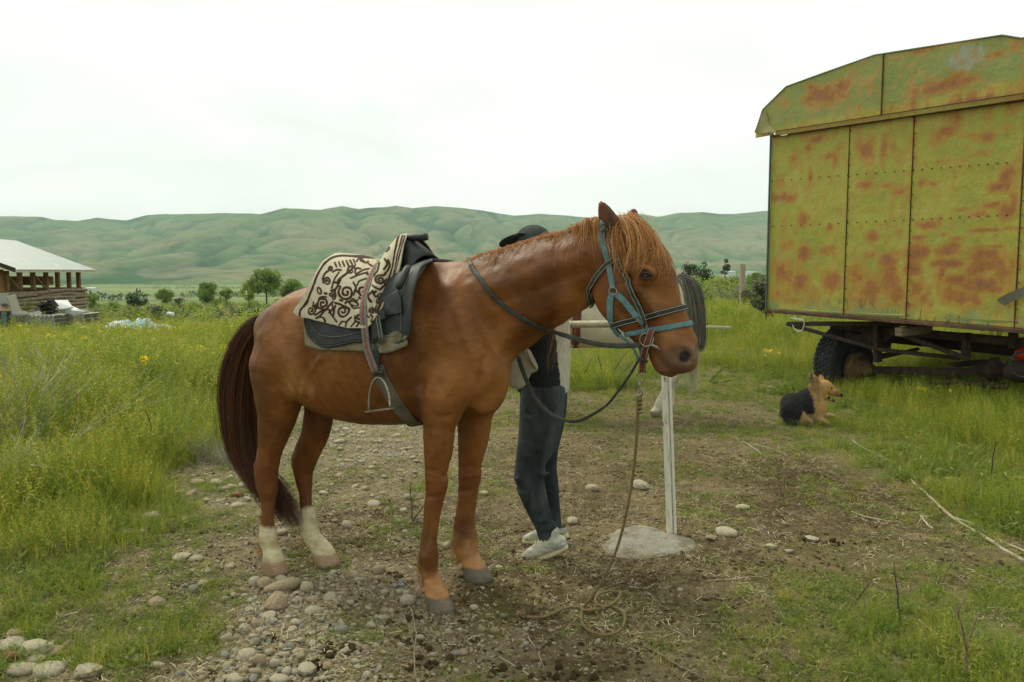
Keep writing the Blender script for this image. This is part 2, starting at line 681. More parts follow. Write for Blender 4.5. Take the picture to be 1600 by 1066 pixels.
def lay(x, y):
    """grass height, grass cover, gravel, dark earth at ground points"""
    x, y = np.atleast_1d(np.asarray(x, float)), np.atleast_1d(np.asarray(y, float))
    out = np.zeros((len(x), 4))
    wx = x + (fbm(x, y, .9, 51, 3) - .5) * .5
    wy = y + (fbm(x, y, .9, 57, 3) - .5) * .6
    r = np.maximum(np.hypot(wx, wy), .5)
    rc = np.hypot(_CW[:, 0], _CW[:, 1])
    lu, lv = np.log(r), np.arctan2(wx, wy)
    cu, cv = np.log(rc), np.arctan2(_CW[:, 0], _CW[:, 1])
    for s in range(0, len(x), 20000):
        sl = slice(s, s + 20000)
        d2 = ((lu[sl, None] - cu) / .075) ** 2 + ((lv[sl, None] - cv) / .07) ** 2
        w = 1 / (d2 + .25) ** 1.8
        out[sl] = (w @ _CVAL) / w.sum(1)[:, None]
    back = smooth01((-y + .5) / 2)
    out[:, 0] = out[:, 0] * (1 - back) + .15 * back
    return out


def ground_fine(x, y):
    """the ground sheet with its clods"""
    z = ground_z(x, y)
    nr = np.clip(1 - (np.hypot(x, y) - 5) / 7, 0, 1)
    return z + nr * ((fbm(x, y, .11, 91, 3) - .5) * .028 + (np.abs(fbm(x, y, .05, 97, 2) - .5)) * -.012)


def build_ground():
    R = np.concatenate([np.linspace(.4, 2.0, 16, endpoint=False), np.arange(2.0, 11, .028), np.geomspace(11, 9000, 190)])
    A = np.concatenate([np.linspace(-180, -48, 50, endpoint=False), np.linspace(-48, 48, 620), np.linspace(48, 180, 51)[1:]])
    A = np.radians(A)
    RR, AA = np.meshgrid(R, A, indexing='ij')
    X, Y = RR * np.sin(AA), RR * np.cos(AA)
    Z = ground_fine(X.ravel(), Y.ravel())
    V = np.stack([X.ravel(), Y.ravel(), Z], 1)
    nr, na = len(R), len(A)
    idx = np.arange(nr * na).reshape(nr, na)
    Q = np.stack([idx[:-1, :-1], idx[1:, :-1], idx[1:, 1:], idx[:-1, 1:]], -1).reshape(-1, 4)
    cen = len(V)
    x, y = V[:, 0], V[:, 1]
    o = mesh_np('ground', V, Q, None)
    # colour: soil, gravel, green
    far = np.hypot(x, y)
    L_ = np.zeros((len(V), 4))
    L_[:, 0], L_[:, 1] = .5, 1
    m = far < 80
    L_[m] = lay(x[m], y[m])
    n = fbm(x, y, .35, 101, 4)
    n2 = fbm(x, y, .10, 103, 3)
    C = np.tile(np.array([.150, .116, .058]), (len(V), 1))
    C = mixc_(C, (.064, .043, .019), np.clip(L_[:, 3] * 1.1 + (n - .5) * 2.2, 0, 1))
    C = mixc_(C, (.25, .21, .13), np.clip(L_[:, 2] * 1.0 + (n2 - .5) * 1.0 - .15, 0, 1) * .85)
    g = np.clip(L_[:, 1] * 1.1 + (n - .5) * 1.5 - .25, 0, 1)
    C = mixc_(C, (.125, .135, .036), g * .8)
    C = mixc_(C, (.19, .155, .065), smooth01((n2 - .56) / .15) * .35 * (far < 30))
    # meadow, then the valley floor in strips of field
    C = mixc_(C, (.15, .18, .045), smooth01((far - 25) / 40))
    f = smooth01((far - 250) / 300)
    band = fbm(x * .25, y, 160, 111, 3)
    valley = mixc_(np.tile(np.array([.13, .20, .055]), (len(V), 1)), (.20, .22, .08), smooth01((band - .5) / .1))
    valley = mixc_(valley, (.05, .085, .035), smooth01((fbm(x * .3, y, 90, 113, 3) - .55) / .08) * .8)
    C = C * (1 - f[:, None]) + valley * f[:, None]
    set_coat(o, C)
    return o


def mixc_(a, b, t):
    return a * (1 - t[:, None]) + np.array(b) * t[:, None]


# the trodden spots the hooves stand on
PINS = np.array([(-.322, 3.491, -.029), (-.16, 3.712, .028), (-1.206, 3.949, -.033), (-.968, 4.079, -.038)])
_gz0 = ground_z


def ground_z(x, y):
    z = _gz0(x, y)
    for px_, py_, pz_ in PINS:
        w = np.exp(-((np.asarray(x) - px_) ** 2 + (np.asarray(y) - py_) ** 2) / .16 ** 2)
        w = np.clip(w * 1.6, 0, 1)
        z = z * (1 - w) + pz_ * w
    return z


M_GROUND = attr_mat('earth', rough=.95, spec=.15, noise_amt=.42, nscale=26, bump=(38, .9, .02))
ground = build_ground()
ground.data.materials.append(M_GROUND)
tag(ground, 'rough earth, bare and trodden in front, running out to the valley floor', kind='structure')

# ================================================================== hills
SKY = [(-700, 338), (-400, 334), (-200, 340), (0, 339), (67, 340), (90, 345), (124, 346), (157, 340.5), (180, 343), (202, 345), (232, 338), (262, 336), (319, 336), (360, 334), (409, 335.6), (446, 325.5), (480, 328),
       (502, 329), (536, 323), (562, 328.5), (600, 325), (619, 323), (645, 327), (679, 324), (724, 326), (769, 332), (802, 337.5), (840, 335), (885, 337.5), (930, 340.5), (960, 337.5), (997, 336), (1027, 340),
       (1061, 334.5), (1095, 333), (1125, 335.6), (1162, 334), (1196, 331), (1400, 335), (1600, 328), (1900, 336), (2300, 330)]


def build_hills():
    na, nd = 1000, 300
    A = np.radians(np.linspace(-62, 62, na))
    D = np.linspace(1900, 7600, nd)
    DD, AA = np.meshgrid(D, A, indexing='ij')
    X, Y = DD * np.sin(AA), DD * np.cos(AA)
    # foot of the range wanders
    foot = 2500 + 800 * (fbm(X, X * 0, 1500, 7, 3) - .5) * 2
    t = np.clip((Y - foot) / 3200, 0, 1.35)

    wx = X + (fbm(X, Y, 900, 13, 3) - .5) * 900
    wy = Y + (fbm(X, Y, 900, 17, 3) - .5) * 900

    def ridged(s, seed, ax, ay):
        v = 1 - np.abs(2 * fbm(wx * ax, wy * ay, s, seed, 2, .4) - 1) * 2.2
        return np.clip(v, 0, 1)
    def gully(s, seed, ax, ay, wamp):
        # round backs with sharp valleys running downslope, bending and joining
        v = np.abs(2 * fbm(wx * ax, wy * ay, s, seed, 2, .35) - 1) * 3.6
        return np.clip(v, 0, 1) ** .9
    r1 = gully(1000, 23, 1.0, .40, 1)
    r2 = gully(430, 29, 1.0, .45, 1)
    r3 = gully(175, 37, 1.0, .5, 1)
    r4 = gully(75, 43, 1.0, .6, 1)
    tt = np.clip(t, 0, 1)
    rise = smooth01(tt / 1.0) * .45 + tt * .55
    mid = (1 - tt) ** .6
    carve = (.46 * (1 - r1) + .34 * (1 - r2)) * mid + (.17 * (1 - r3) + .05 * (1 - r4)) * np.minimum(1, mid * 1.5)
    G_ = rise * (1 - np.clip(carve, 0, .9)) + .10 * np.sin(np.clip(tt * 3.2, 0, 1) * PI) * r1 * r2
    G_ = np.where(t > 1, 1 - .6 * smooth01((t - 1) / .3), G_)
    G_ = np.clip(G_, 0, 1) * smooth01(tt / .04)
    sx = 800 + FPX * np.tan(A) / (CP)            # pixel column of each azimuth (near enough)
    tgt = np.interp(sx, [p[0] for p in SKY], [(425 - p[1]) / FPX for p in SKY]) * np.cos(A) * 1.0
    tgt = tgt * (1 + (fbm(sx, sx * 0, 60, 3, 3) - .5) * .05)
    h = G_ * tgt[None] * DD - 34.5 * (1 - G_)
    base = ground_z(X.ravel(), Y.ravel()).reshape(X.shape)
    h = np.where(t <= 0, base - 6, h)
    V = np.stack([X.ravel(), Y.ravel(), h.ravel()], 1)
    idx = np.arange(nd * na).reshape(nd, na)
    Q = np.stack([idx[:-1, :-1], idx[1:, :-1], idx[1:, 1:], idx[:-1, 1:]], -1).reshape(-1, 4)
    o = mesh_np('hills', V, Q, None)
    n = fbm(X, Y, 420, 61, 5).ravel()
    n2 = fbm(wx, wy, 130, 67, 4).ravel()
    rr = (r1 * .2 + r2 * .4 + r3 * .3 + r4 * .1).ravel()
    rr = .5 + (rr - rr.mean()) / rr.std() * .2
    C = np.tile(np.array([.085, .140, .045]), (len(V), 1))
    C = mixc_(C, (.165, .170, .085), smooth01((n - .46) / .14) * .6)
    C = mixc_(C, (.190, .175, .095), smooth01((rr - .48) / .28) * .85 * smooth01((.9 - t.ravel()) / .5))  # drier ridges, also paled in the colour to boost weak relief shading
    C = mixc_(C, (.028, .080, .024), smooth01((.50 - rr) / .28) * .95)  # greener gullies, with shade of the folds painted into the colour
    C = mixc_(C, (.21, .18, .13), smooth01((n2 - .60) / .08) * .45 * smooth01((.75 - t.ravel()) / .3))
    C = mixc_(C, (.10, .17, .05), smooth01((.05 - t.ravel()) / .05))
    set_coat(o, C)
    return o


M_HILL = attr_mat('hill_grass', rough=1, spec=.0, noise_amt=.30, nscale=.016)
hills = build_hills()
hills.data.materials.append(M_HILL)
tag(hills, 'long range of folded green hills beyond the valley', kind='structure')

# the air between: fades the far hills
hz = MB()
X0, Y0, Z0, Z1 = 10500, 10500, -60, 420
hv = [(x, y, z) for x in (-X0, X0) for y in (-Y0, Y0) for z in (Z0, Z1)]
hzo = mesh_np('haze', hv, [(0, 1, 3, 2), (4, 6, 7, 5), (0, 4, 5, 1), (2, 3, 7, 6), (0, 2, 6, 4), (1, 5, 7, 3)], None, None, False)
mh = bpy.data.materials.new('pale_air')
mh.use_nodes = True
mh.node_tree.nodes.clear()
_o = mh.node_tree.nodes.new('ShaderNodeOutputMaterial')
_v = mh.node_tree.nodes.new('ShaderNodeVolumePrincipled')
_v.inputs['Color'].default_value = (.78, 1.0, .96, 1)
_v.inputs['Density'].default_value = .000070
_v.inputs['Anisotropy'].default_value = .0
mh.node_tree.links.new(_v.outputs['Volume'], _o.inputs['Volume'])
hzo.data.materials.append(mh)
tag(hzo, kind='stuff')
# ================================================================== the chestnut horse
TH = math.radians(25.7)
HO = np.array([-.2428, 3.6078, 0.0])
HX = np.array([math.cos(TH), -math.sin(TH), 0])
HY = np.array([math.sin(TH), math.cos(TH), 0])        # the horse's left, away from the camera


def lp(x, y, lat=0.0, O=HO, hx=HX, hy=HY):
    """horse-space point seen at a pixel, in the plane `lat` metres towards the camera from the midline"""
    r = ray(x, y)
    t = ((O - EYE) @ hy - lat) / (r @ hy)
    p = EYE + r * t
    return np.array([(p - O) @ hx, -lat, p[2] - O[2]]), t


def sil(w, x, t, ratio, hx=HX, hy=HY):
    """in-plane radius whose silhouette is w pixels at pixel column x"""
    r = ray(x, 533)
    r = r / np.hypot(r[0], r[1])
    s, c = abs(r[0] * hx[0] + r[1] * hx[1]), abs(r[0] * hy[0] + r[1] * hy[1])
    return w / FPX * t / math.sqrt(c * c + (ratio * s) ** 2)


def rows(lat, R, ratio=.85, **k):
    out = []
    for (y, xl, xr) in R:
        xc = (xl + xr) / 2
        p, t = lp(xc, y, lat, **k)
        a = sil((xr - xl) / 2, xc, t, ratio, **{q: k[q] for q in k if q != 'O'})
        out.append((*p, a, a * ratio))
    return out


def pn(L, **k):
    """[(px, py, lat, radius px, lateral ratio)] -> nodes"""
    out = []
    for (x, y, lat, r, q) in L:
        p, t = lp(x, y, lat, **k)
        a = r / FPX * t
        out.append((*p, a, a * q))
    return out


def T(x, yt, yb, b, lat=0.0):
    p, t = lp(x, (yt + yb) / 2, lat)
    return (*p, (yb - yt) / 2 / FPX * t, b)


def mir(n):
    return [(a[0], -a[1], *a[2:]) for a in n]


def build_horse_mesh():
    B = Body((-1.30, -.40, -.07), (1.22, .40, 1.92), .0085)
    # trunk
    B.add([T(466, 470, 592, .20), T(486, 462, 614, .235), T(520, 447, 646, .265), T(560, 436, 661, .285), T(600, 428, 665, .29),
           T(640, 421, 661, .26), T(672, 422, 652, .225), T(690, 430, 640, .20)], .05)
    B.add([T(680, 440, 640, .19), T(700, 455, 640, .17), T(722, 500, 632, .13)], .07)
    # withers and back ridge
    B.add(pn([(560, 450, 0, 22, 1.6), (620, 440, 0, 24, 1.2), (668, 430, 0, 20, .9), (700, 430, 0, 21, .8), (735, 436, 0, 26, .9), (770, 446, 0, 42, .75)]), .06)
    # croup and haunches
    B.add(pn([(444, 508, 0, 32, 1.5), (474, 488, 0, 30, 2.0), (505, 480, 0, 32, 2.0)]), .06)
    for s in (1, -1):
        B.add(pn([(468, 510, .12 * s, 34, .8), (444, 545, .12 * s, 41, .75), (434, 590, .12 * s, 38, .75)]), .06)
        B.add(pn([(430, 530, .08 * s, 22, .8), (421, 560, .09 * s, 22, .8), (419, 605, .10 * s, 18, .8)]), .05)
        # hip bone
        B.add(pn([(480, 505, .19 * s, 13, .8), (500, 512, .20 * s, 12, .8)]), .09)
        # stifle and flank fold
        B.add(pn([(452, 560, .16 * s, 28, .7), (456, 600, .15 * s, 24, .7)]), .05)
    # shoulders, forearm tops, chest
    for s in (1, -1):
        B.add(pn([(708, 462, .10 * s, 26, .9), (722, 510, .14 * s, 34, .7), (740, 560, .135 * s, 37, .7)]), .07)
        B.add(pn([(744, 540, .13 * s, 18, .8), (762, 582, .125 * s, 20, .8)]), .07)
        B.add(pn([(742, 592, .13 * s, 26, .8), (712, 605, .145 * s, 30, .7), (690, 612, .145 * s, 24, .7)]), .07)
        B.add(pn([(700, 600, .15 * s, 28, .7), (690, 640, .145 * s, 27, .75)]), .06)
        B.add(pn([(768, 570, .06 * s, 30, .75), (770, 602, .065 * s, 27, .8), (760, 626, .08 * s, 21, .8)]), .05)
    # neck
    B.add([(*lp(728, 500)[0], .225, .15), (*lp(762, 480)[0], .205, .125), (*lp(803, 456)[0], .180, .105),
           (*lp(846, 434)[0], .155, .092), (*lp(885, 421)[0], .142, .085), (*lp(925, 412)[0], .133, .080)], .06, res=4)
    # windpipe line and upper neck muscle
    B.add(pn([(780, 545, 0, 26, .8), (826, 522, 0, 17, .8), (868, 494, 0, 16, .8), (908, 470, 0, 15, .8)]), .05)
    B.add(pn([(735, 427, 0, 15, .6), (790, 411, 0, 14, .5), (850, 389, 0, 13, .5), (900, 371, 0, 14, .5), (940, 362, 0, 15, .7)]), .04)
    for s in (1, -1):
        B.add(pn([(745, 478, .11 * s, 26, .5), (800, 452, .075 * s, 28, .45), (870, 425, .055 * s, 28, .45), (920, 400, .05 * s, 20, .5)]), .07)
        B.add(pn([(765, 535, .08 * s, 18, .7), (825, 496, .055 * s, 15, .7), (885, 462, .052 * s, 13, .7)]), .06)
    # head
    B.add(pn([(958, 385, 0, 30, .75), (985, 402, 0, 42, .62), (1006, 432, 0, 46, .56), (1020, 462, 0, 41, .52), (1034, 495, 0, 35, .5),
              (1046, 525, 0, 31, .56), (1057, 548, 0, 31, .62)]), .03, res=4)
    B.add(pn([(998, 383, 0, 24, .9), (1018, 410, 0, 26, .95), (1030, 440, 0, 24, .9), (1043, 474, 0, 19, .75), (1056, 504, 0, 20, .7), (1067, 532, 0, 21, .8)]), .03)
    for s in (1, -1):
        # cheek, jaw edge
        B.add(pn([(952, 440, .052 * s, 29, .42), (965, 468, .050 * s, 32, .40), (985, 492, .042 * s, 24, .42)]), .02)
        B.add(pn([(945, 458, .05 * s, 20, .5), (960, 485, .045 * s, 20, .5), (985, 512, .035 * s, 13, .6), (1015, 540, .02 * s, 11, .8)]), .02)
        # brow, eyeball seat, facial crest
        B.add(pn([(990, 420, .078 * s, 10, .7), (1004, 419, .090 * s, 9, .7), (1019, 427, .082 * s, 8, .7)]), .02)
        B.add(pn([(996, 448, .070 * s, 8, .6), (1010, 467, .062 * s, 8, .55), (1026, 490, .047 * s, 7, .6)]), .035)
        B.add(pn([(1006, 433, .080 * s, 12, .62), (1008, 434, .080 * s, 12, .62)]), .02)
        # nostril rim and upper lip
        B.add(pn([(1062, 540, .036 * s, 14, .7), (1072, 552, .040 * s, 14.5, .75), (1076, 563, .034 * s, 12, .75)]), .018)
        # temple hollow edge
        B.add(pn([(965, 392, .062 * s, 15, .5), (985, 405, .070 * s, 12, .5)]), .03)
    # lips and chin
    B.add(pn([(1040, 552, 0, 21, .95), (1058, 566, 0, 18, 1.2), (1072, 565, 0, 17, 1.3)]), .02)
    B.add(pn([(1024, 556, 0, 10, 1.4), (1036, 572, 0, 13, 1.4), (1049, 580, 0, 10, 1.4)]), .012)
    # ears
    for (s, L) in ((1, [(961, 366, .062, 14.5, .8), (955, 352, .072, 15.5, .7), (948, 338, .080, 13.5, .6), (942, 325, .084, 8.5, .55), (939, 316, .086, 2.8, .7)]),
                   (-1, [(975, 366, -.055, 11, .8), (984, 348, -.068, 12, .7), (988, 337, -.074, 9.5, .6), (991, 327, -.080, 2.8, .7)])):
        B.add(pn(L), .012, res=4)
    # legs
    B.add(rows(.14, [(625, 655, 728), (645, 657, 720), (662, 660, 714), (695, 662, 710), (722, 663, 702), (740, 664, 698), (755, 664, 698), (771, 665, 696), (791, 663, 691), (825, 661, 685),
                     (850, 657, 683), (866, 655, 685), (880, 655, 685), (897, 659, 686), (914, 662, 694), (930, 664, 702)]), .03)
    B.add(rows(-.13, [(620, 716, 780), (650, 714, 769), (679, 715, 765), (712, 716, 756), (730, 716, 751), (745, 716, 750), (760, 716, 748), (782, 715, 745), (814, 710, 742), (838, 707, 746),
                      (855, 709, 748), (866, 717, 747), (876, 721, 752), (886, 723, 757)]), .03)
    B.add(rows(.11, [(575, 392, 478), (600, 396, 474), (629, 399, 470), (650, 402, 463), (670, 402, 455), (692, 403, 445), (714, 401, 438), (733, 398, 435), (750, 399, 434), (765, 403, 434), (780, 407, 431), (800, 409, 428),
                     (818, 407, 428), (832, 405, 432), (844, 405, 434), (857, 410, 436), (868, 411, 442), (878, 411, 445)]), .03)
    B.add(rows(-.11, [(610, 470, 528), (640, 476, 522), (665, 474, 518), (683, 470, 512), (701, 462, 502), (719, 457, 495), (737, 459, 489), (755, 463, 488), (770, 467, 487), (790, 469, 488),
                      (808, 470, 494), (826, 470, 498), (840, 475, 502), (850, 482, 510), (860, 487, 519), (870, 490, 525)]), .03)
    # elbow, knee and hock bones, tendons
    B.add(pn([(402, 728, .11, 7, .7), (404, 745, .11, 7, .7)]), .015)
    B.add(pn([(460, 712, -.11, 6, .7), (461, 728, -.11, 7, .7)]), .015)
    B.add(pn([(692, 752, .14, 8, 1.2), (691, 765, .14, 7, 1.2)]), .012)
    B.add(pn([(744, 738, -.13, 8, 1.2), (743, 752, -.13, 7, 1.2)]), .012)
    B.add(pn([(657, 882, .14, 7, .9), (660, 892, .14, 5, .9)]), .012)
    B.add(pn([(712, 850, -.13, 7, .9), (716, 860, -.13, 5, .9)]), .012)
    # shallow hollows: shoulder to neck, flank, thigh
    B.cut(pn([(735, 455, .245, 14, .6), (760, 500, .225, 15, .6), (782, 545, .19, 12, .6)]), .08)
    B.cut(pn([(478, 545, .335, 16, .6), (474, 590, .335, 18, .6)]), .09)
    B.cut(pn([(706, 560, .30, 14, .6), (716, 620, .29, 14, .6)]), .06)
    # hooves
    for (lt, P) in ((.14, [(682, 935, 18.5), (689, 952, 23)]), (-.13, [(739, 889, 17.5), (748, 903, 22)]),
                    (.11, [(428, 880, 17), (431, 894, 19.5)]), (-.11, [(507, 868, 18), (512, 881, 20)])):
        n = pn([(x, y, lt, r, .92) for (x, y, r) in P])
        top, bot = n
        B.add([top, bot], .008, res=1)
        zg = bot[2] - .012
        B.cut([(bot[0] - .3, bot[1], zg - .30, .30, .30), (bot[0] + .3, bot[1], zg - .30, .30, .30)], .004, res=1)
        HOOF.append((np.array(top[:3]), zg))
    # nostril, mouth, jaw line, eye socket
    for s in (1, -1):
        B.cut(pn([(1068, 549, .066 * s, 6.5, .9), (1075, 558, .064 * s, 8, .9), (1071, 567, .062 * s, 5, .9)]), .007)
        B.cut(pn([(1020, 545, .062 * s, 1.6, 3), (1030, 556, .062 * s, 1.6, 4), (1042, 570, .062 * s, 1.6, 4), (1056, 579, .055 * s, 1.6, 4)]), .006)
        B.cut(pn([(1007, 430, .112 * s, 7.5, .7), (1009, 431, .112 * s, 7.5, .7)]), .006)
    # hollow of the ears, opening to the side
    B.cut(pn([(959, 358, .108, 5.5, .9), (951, 342, .114, 8.5, .8), (944, 326, .108, 4.5, .8)]), .008)
    B.cut(pn([(984, 350, -.10, 5, .9), (990, 337, -.105, 3.5, .8)]), .008)
    return B.mesh(3)


HOOF = []
HV, HQ = build_horse_mesh()

#__STOP__
def horse_space(name, label, cat, group=None):
    return empty(name, HO, -TH, label, cat, group)


def mixc(a, b, t):
    return a * (1 - t[:, None]) + np.array(b) * t[:, None]


def coat_colours(V):
    x, y, z = V[:, 0], V[:, 1], V[:, 2]
    C = np.tile(np.array([.180, .066, .014]), (len(V), 1))
    n1 = fbm(x * 1.0 + y * .7, z, .22, 21, 4)
    n2 = fbm(x + y, z * 1.2, .07, 23, 3)
    C = mixc(C, (.090, .032, .008), smooth01((n1 - .46) / .25) * .8)
    C = mixc(C, (.265, .112, .026), smooth01((.46 - n1) / .22) * .5)
    # tan flank, elbow and throat
    for (px, py, lat, r, c, a) in ((470, 600, .2, .15, (.40, .19, .065), .6), (700, 610, .2, .20, (.34, .14, .04), .45), (770, 600, .1, .15, (.36, .15, .045), .5),
                                   (445, 520, .2, .16, (.34, .14, .045), .5), (900, 492, .08, .13, (.36, .15, .045), .5),
                                   (985, 505, .08, .10, (.20, .065, .018), .5), (940, 410, .1, .16, (.15, .048, .013), .6),
                                   (1040, 520, .07, .09, (.40, .19, .07), .6), (1025, 470, .09, .08, (.34, .15, .05), .5),
                                   (1058, 470, .03, .09, (.30, .11, .03), .4), (690, 760, .14, .10, (.15, .045, .012), .7), (735, 750, -.13, .10, (.13, .04, .011), .7),
                                   (418, 740, .11, .11, (.16, .05, .013), .7), (470, 730, -.11, .12, (.13, .04, .011), .7)):
        q = lp(px, py, lat)[0]
        d = np.sqrt((x - q[0]) ** 2 + (z - q[2]) ** 2 + .3 * (np.abs(y) - abs(q[1])) ** 2)
        C = mixc(C, c, smooth01(1 - d / r) * a)
    # front pasterns: ginger
    for (hx_, lat) in (((682, 915), .14), ((737, 868), -.13)):
        q = lp(*hx_, lat)[0]
        m = (np.abs(x - q[0]) < .16) & (np.abs(y - q[1]) < .12)
        C = np.where(m[:, None], mixc(C, (.42, .20, .070), smooth01((q[2] + .125 - z + (n2 - .5) * .09) / .15)), C)
    # white socks behind
    for (px, py, lat, tilt) in ((418, 818, .11, 0), (478, 790, -.11, .35)):
        q = lp(px, py, lat)[0]
        m = (np.abs(x - q[0]) < .20) & (np.abs(y - q[1]) < .115)
        e = q[2] + (x - q[0]) * tilt + (n2 - .5) * .05
        t = smooth01((e - z) / .022)
        dirt = mixc(np.tile(np.array([.56, .49, .30]), (len(V), 1)), (.40, .31, .15), smooth01((n2 - .42) / .4) * .6)
        C = np.where(m[:, None], C * (1 - t[:, None]) + dirt * t[:, None], C)
    # muzzle: grey brown skin
    q = lp(1052, 572, .03)[0]
    d = np.sqrt((x - q[0]) ** 2 + (z - q[2]) ** 2)
    t = smooth01((.080 - d + (n2 - .5) * .03) / .05)
    C = mixc(C, (.085, .058, .042), t * .6)
    q = lp(1070, 557, .05)[0]
    d = np.sqrt((x - q[0]) ** 2 + (z - q[2]) ** 2)
    C = mixc(C, (.13, .085, .055), smooth01((.060 - d) / .02) * .7)
    C = mixc(C, (.012, .009, .008), smooth01((.027 - d) / .010) * (np.abs(y) < .09))
    # skin round the eye, dark inside of the ears
    q = lp(1008, 430, .09)[0]
    d = np.sqrt((x - q[0]) ** 2 + (z - q[2]) ** 2)
    C = mixc(C, (.035, .022, .016), smooth01((.030 - d) / .012) * (np.abs(y) > .05))
    for (px, py, lat) in ((954, 350, .09), (987, 340, -.09)):
        q = lp(px, py, lat)[0]
        d = np.sqrt(((x - q[0]) * 1.4) ** 2 + ((z - q[2]) * .55) ** 2)
        C = mixc(C, (.05, .022, .012), smooth01((.032 - d) / .02) * (y * np.sign(-lat) > abs(lat) - .025))
    # small white stripe down the nose
    m = (np.abs(y) < .012) & (z > 1.30) & (z < 1.60) & (x > .9)
    C = mixc(C, (.5, .4, .28), m * .7 * smooth01((fbm(z, z * 0, .05, 31, 2) - .35) / .3))
    # mouth line and chin groove skin
    for L in ([(1022, 548), (1029, 558), (1036, 567), (1044, 574)],):
        for a, b in zip(L[:-1], L[1:]):
            p, q = lp(*a, .05)[0], lp(*b, .05)[0]
            t = np.clip(((x - p[0]) * (q[0] - p[0]) + (z - p[2]) * (q[2] - p[2])) / ((q[0] - p[0]) ** 2 + (q[2] - p[2]) ** 2), 0, 1)
            d = np.hypot(x - p[0] - t * (q[0] - p[0]), z - p[2] - t * (q[2] - p[2]))
            C = mixc(C, (.018, .012, .010), smooth01((.0055 - d) / .006) * .7)
    # hooves
    for i, (q, zg) in enumerate(HOOF):
        m = (np.abs(x - q[0]) < .13) & (np.abs(y - q[1]) < .09)
        e = q[2] + .022
        t = smooth01((e - z) / .006) * m
        band = fbm(z * 6, x, .02, 41 + i, 2)[:, None]
        hc = (np.array([.135, .115, .085]) if i < 2 else np.array([.36, .24, .15])) * (.75 + .5 * band)
        C = C * (1 - t[:, None]) + hc * t[:, None]
        t2 = smooth01((zg + .022 - z) / .02) * m
        C = mixc(C, (.10, .08, .055), t2 * .7)
    # dust on the legs, a few pale specks on the neck
    C = mixc(C, (.30, .20, .10), smooth01((.5 - z) / .5) * smooth01((n2 - .5) / .2) * .35)
    return np.clip(C, .004, .8)


def vnormals(V, Q):
    n = np.cross(V[Q[:, 2]] - V[Q[:, 0]], V[Q[:, 3]] - V[Q[:, 1]])
    N = np.zeros_like(V)
    for k in range(4):
        for c in range(3):
            N[:, c] += np.bincount(Q[:, k], n[:, c], len(V))
    return N / (np.linalg.norm(N, axis=1)[:, None] + 1e-12)


def sculpt(V, N, lines, **kw):
    """raise (+) or sink (-) the surface along lines: muscles, tendons, veins"""
    D = np.zeros(len(V))
    for (L, w, amp) in lines:
        for s in ((1, -1) if len(L[0]) > 3 else (1,)):
            P = cr([lp(x[0], x[1], x[2] * s, **kw)[0] for x in L], 5)
            if s < 0:
                P = cr([lp(x[0], x[1], x[2])[0] * np.array([1, -1, 1]) for x in L], 5)
            lo, hi = P.min(0) - 3 * w, P.max(0) + 3 * w
            m = ((V > lo) & (V < hi)).all(1)
            if not m.any():
                continue
            q = V[m]
            d = np.full(len(q), 9.0)
            for a, b in zip(P[:-1], P[1:]):
                v = b - a
                t = np.clip(((q - a) @ v) / max(v @ v, 1e-9), 0, 1)
                d = np.minimum(d, np.linalg.norm(q - a - t[:, None] * v, axis=1))
            D[m] += amp * (1.7 if w <= .014 else 1.35) * np.exp(-(d / w) ** 2)
    return V + N * D[:, None]


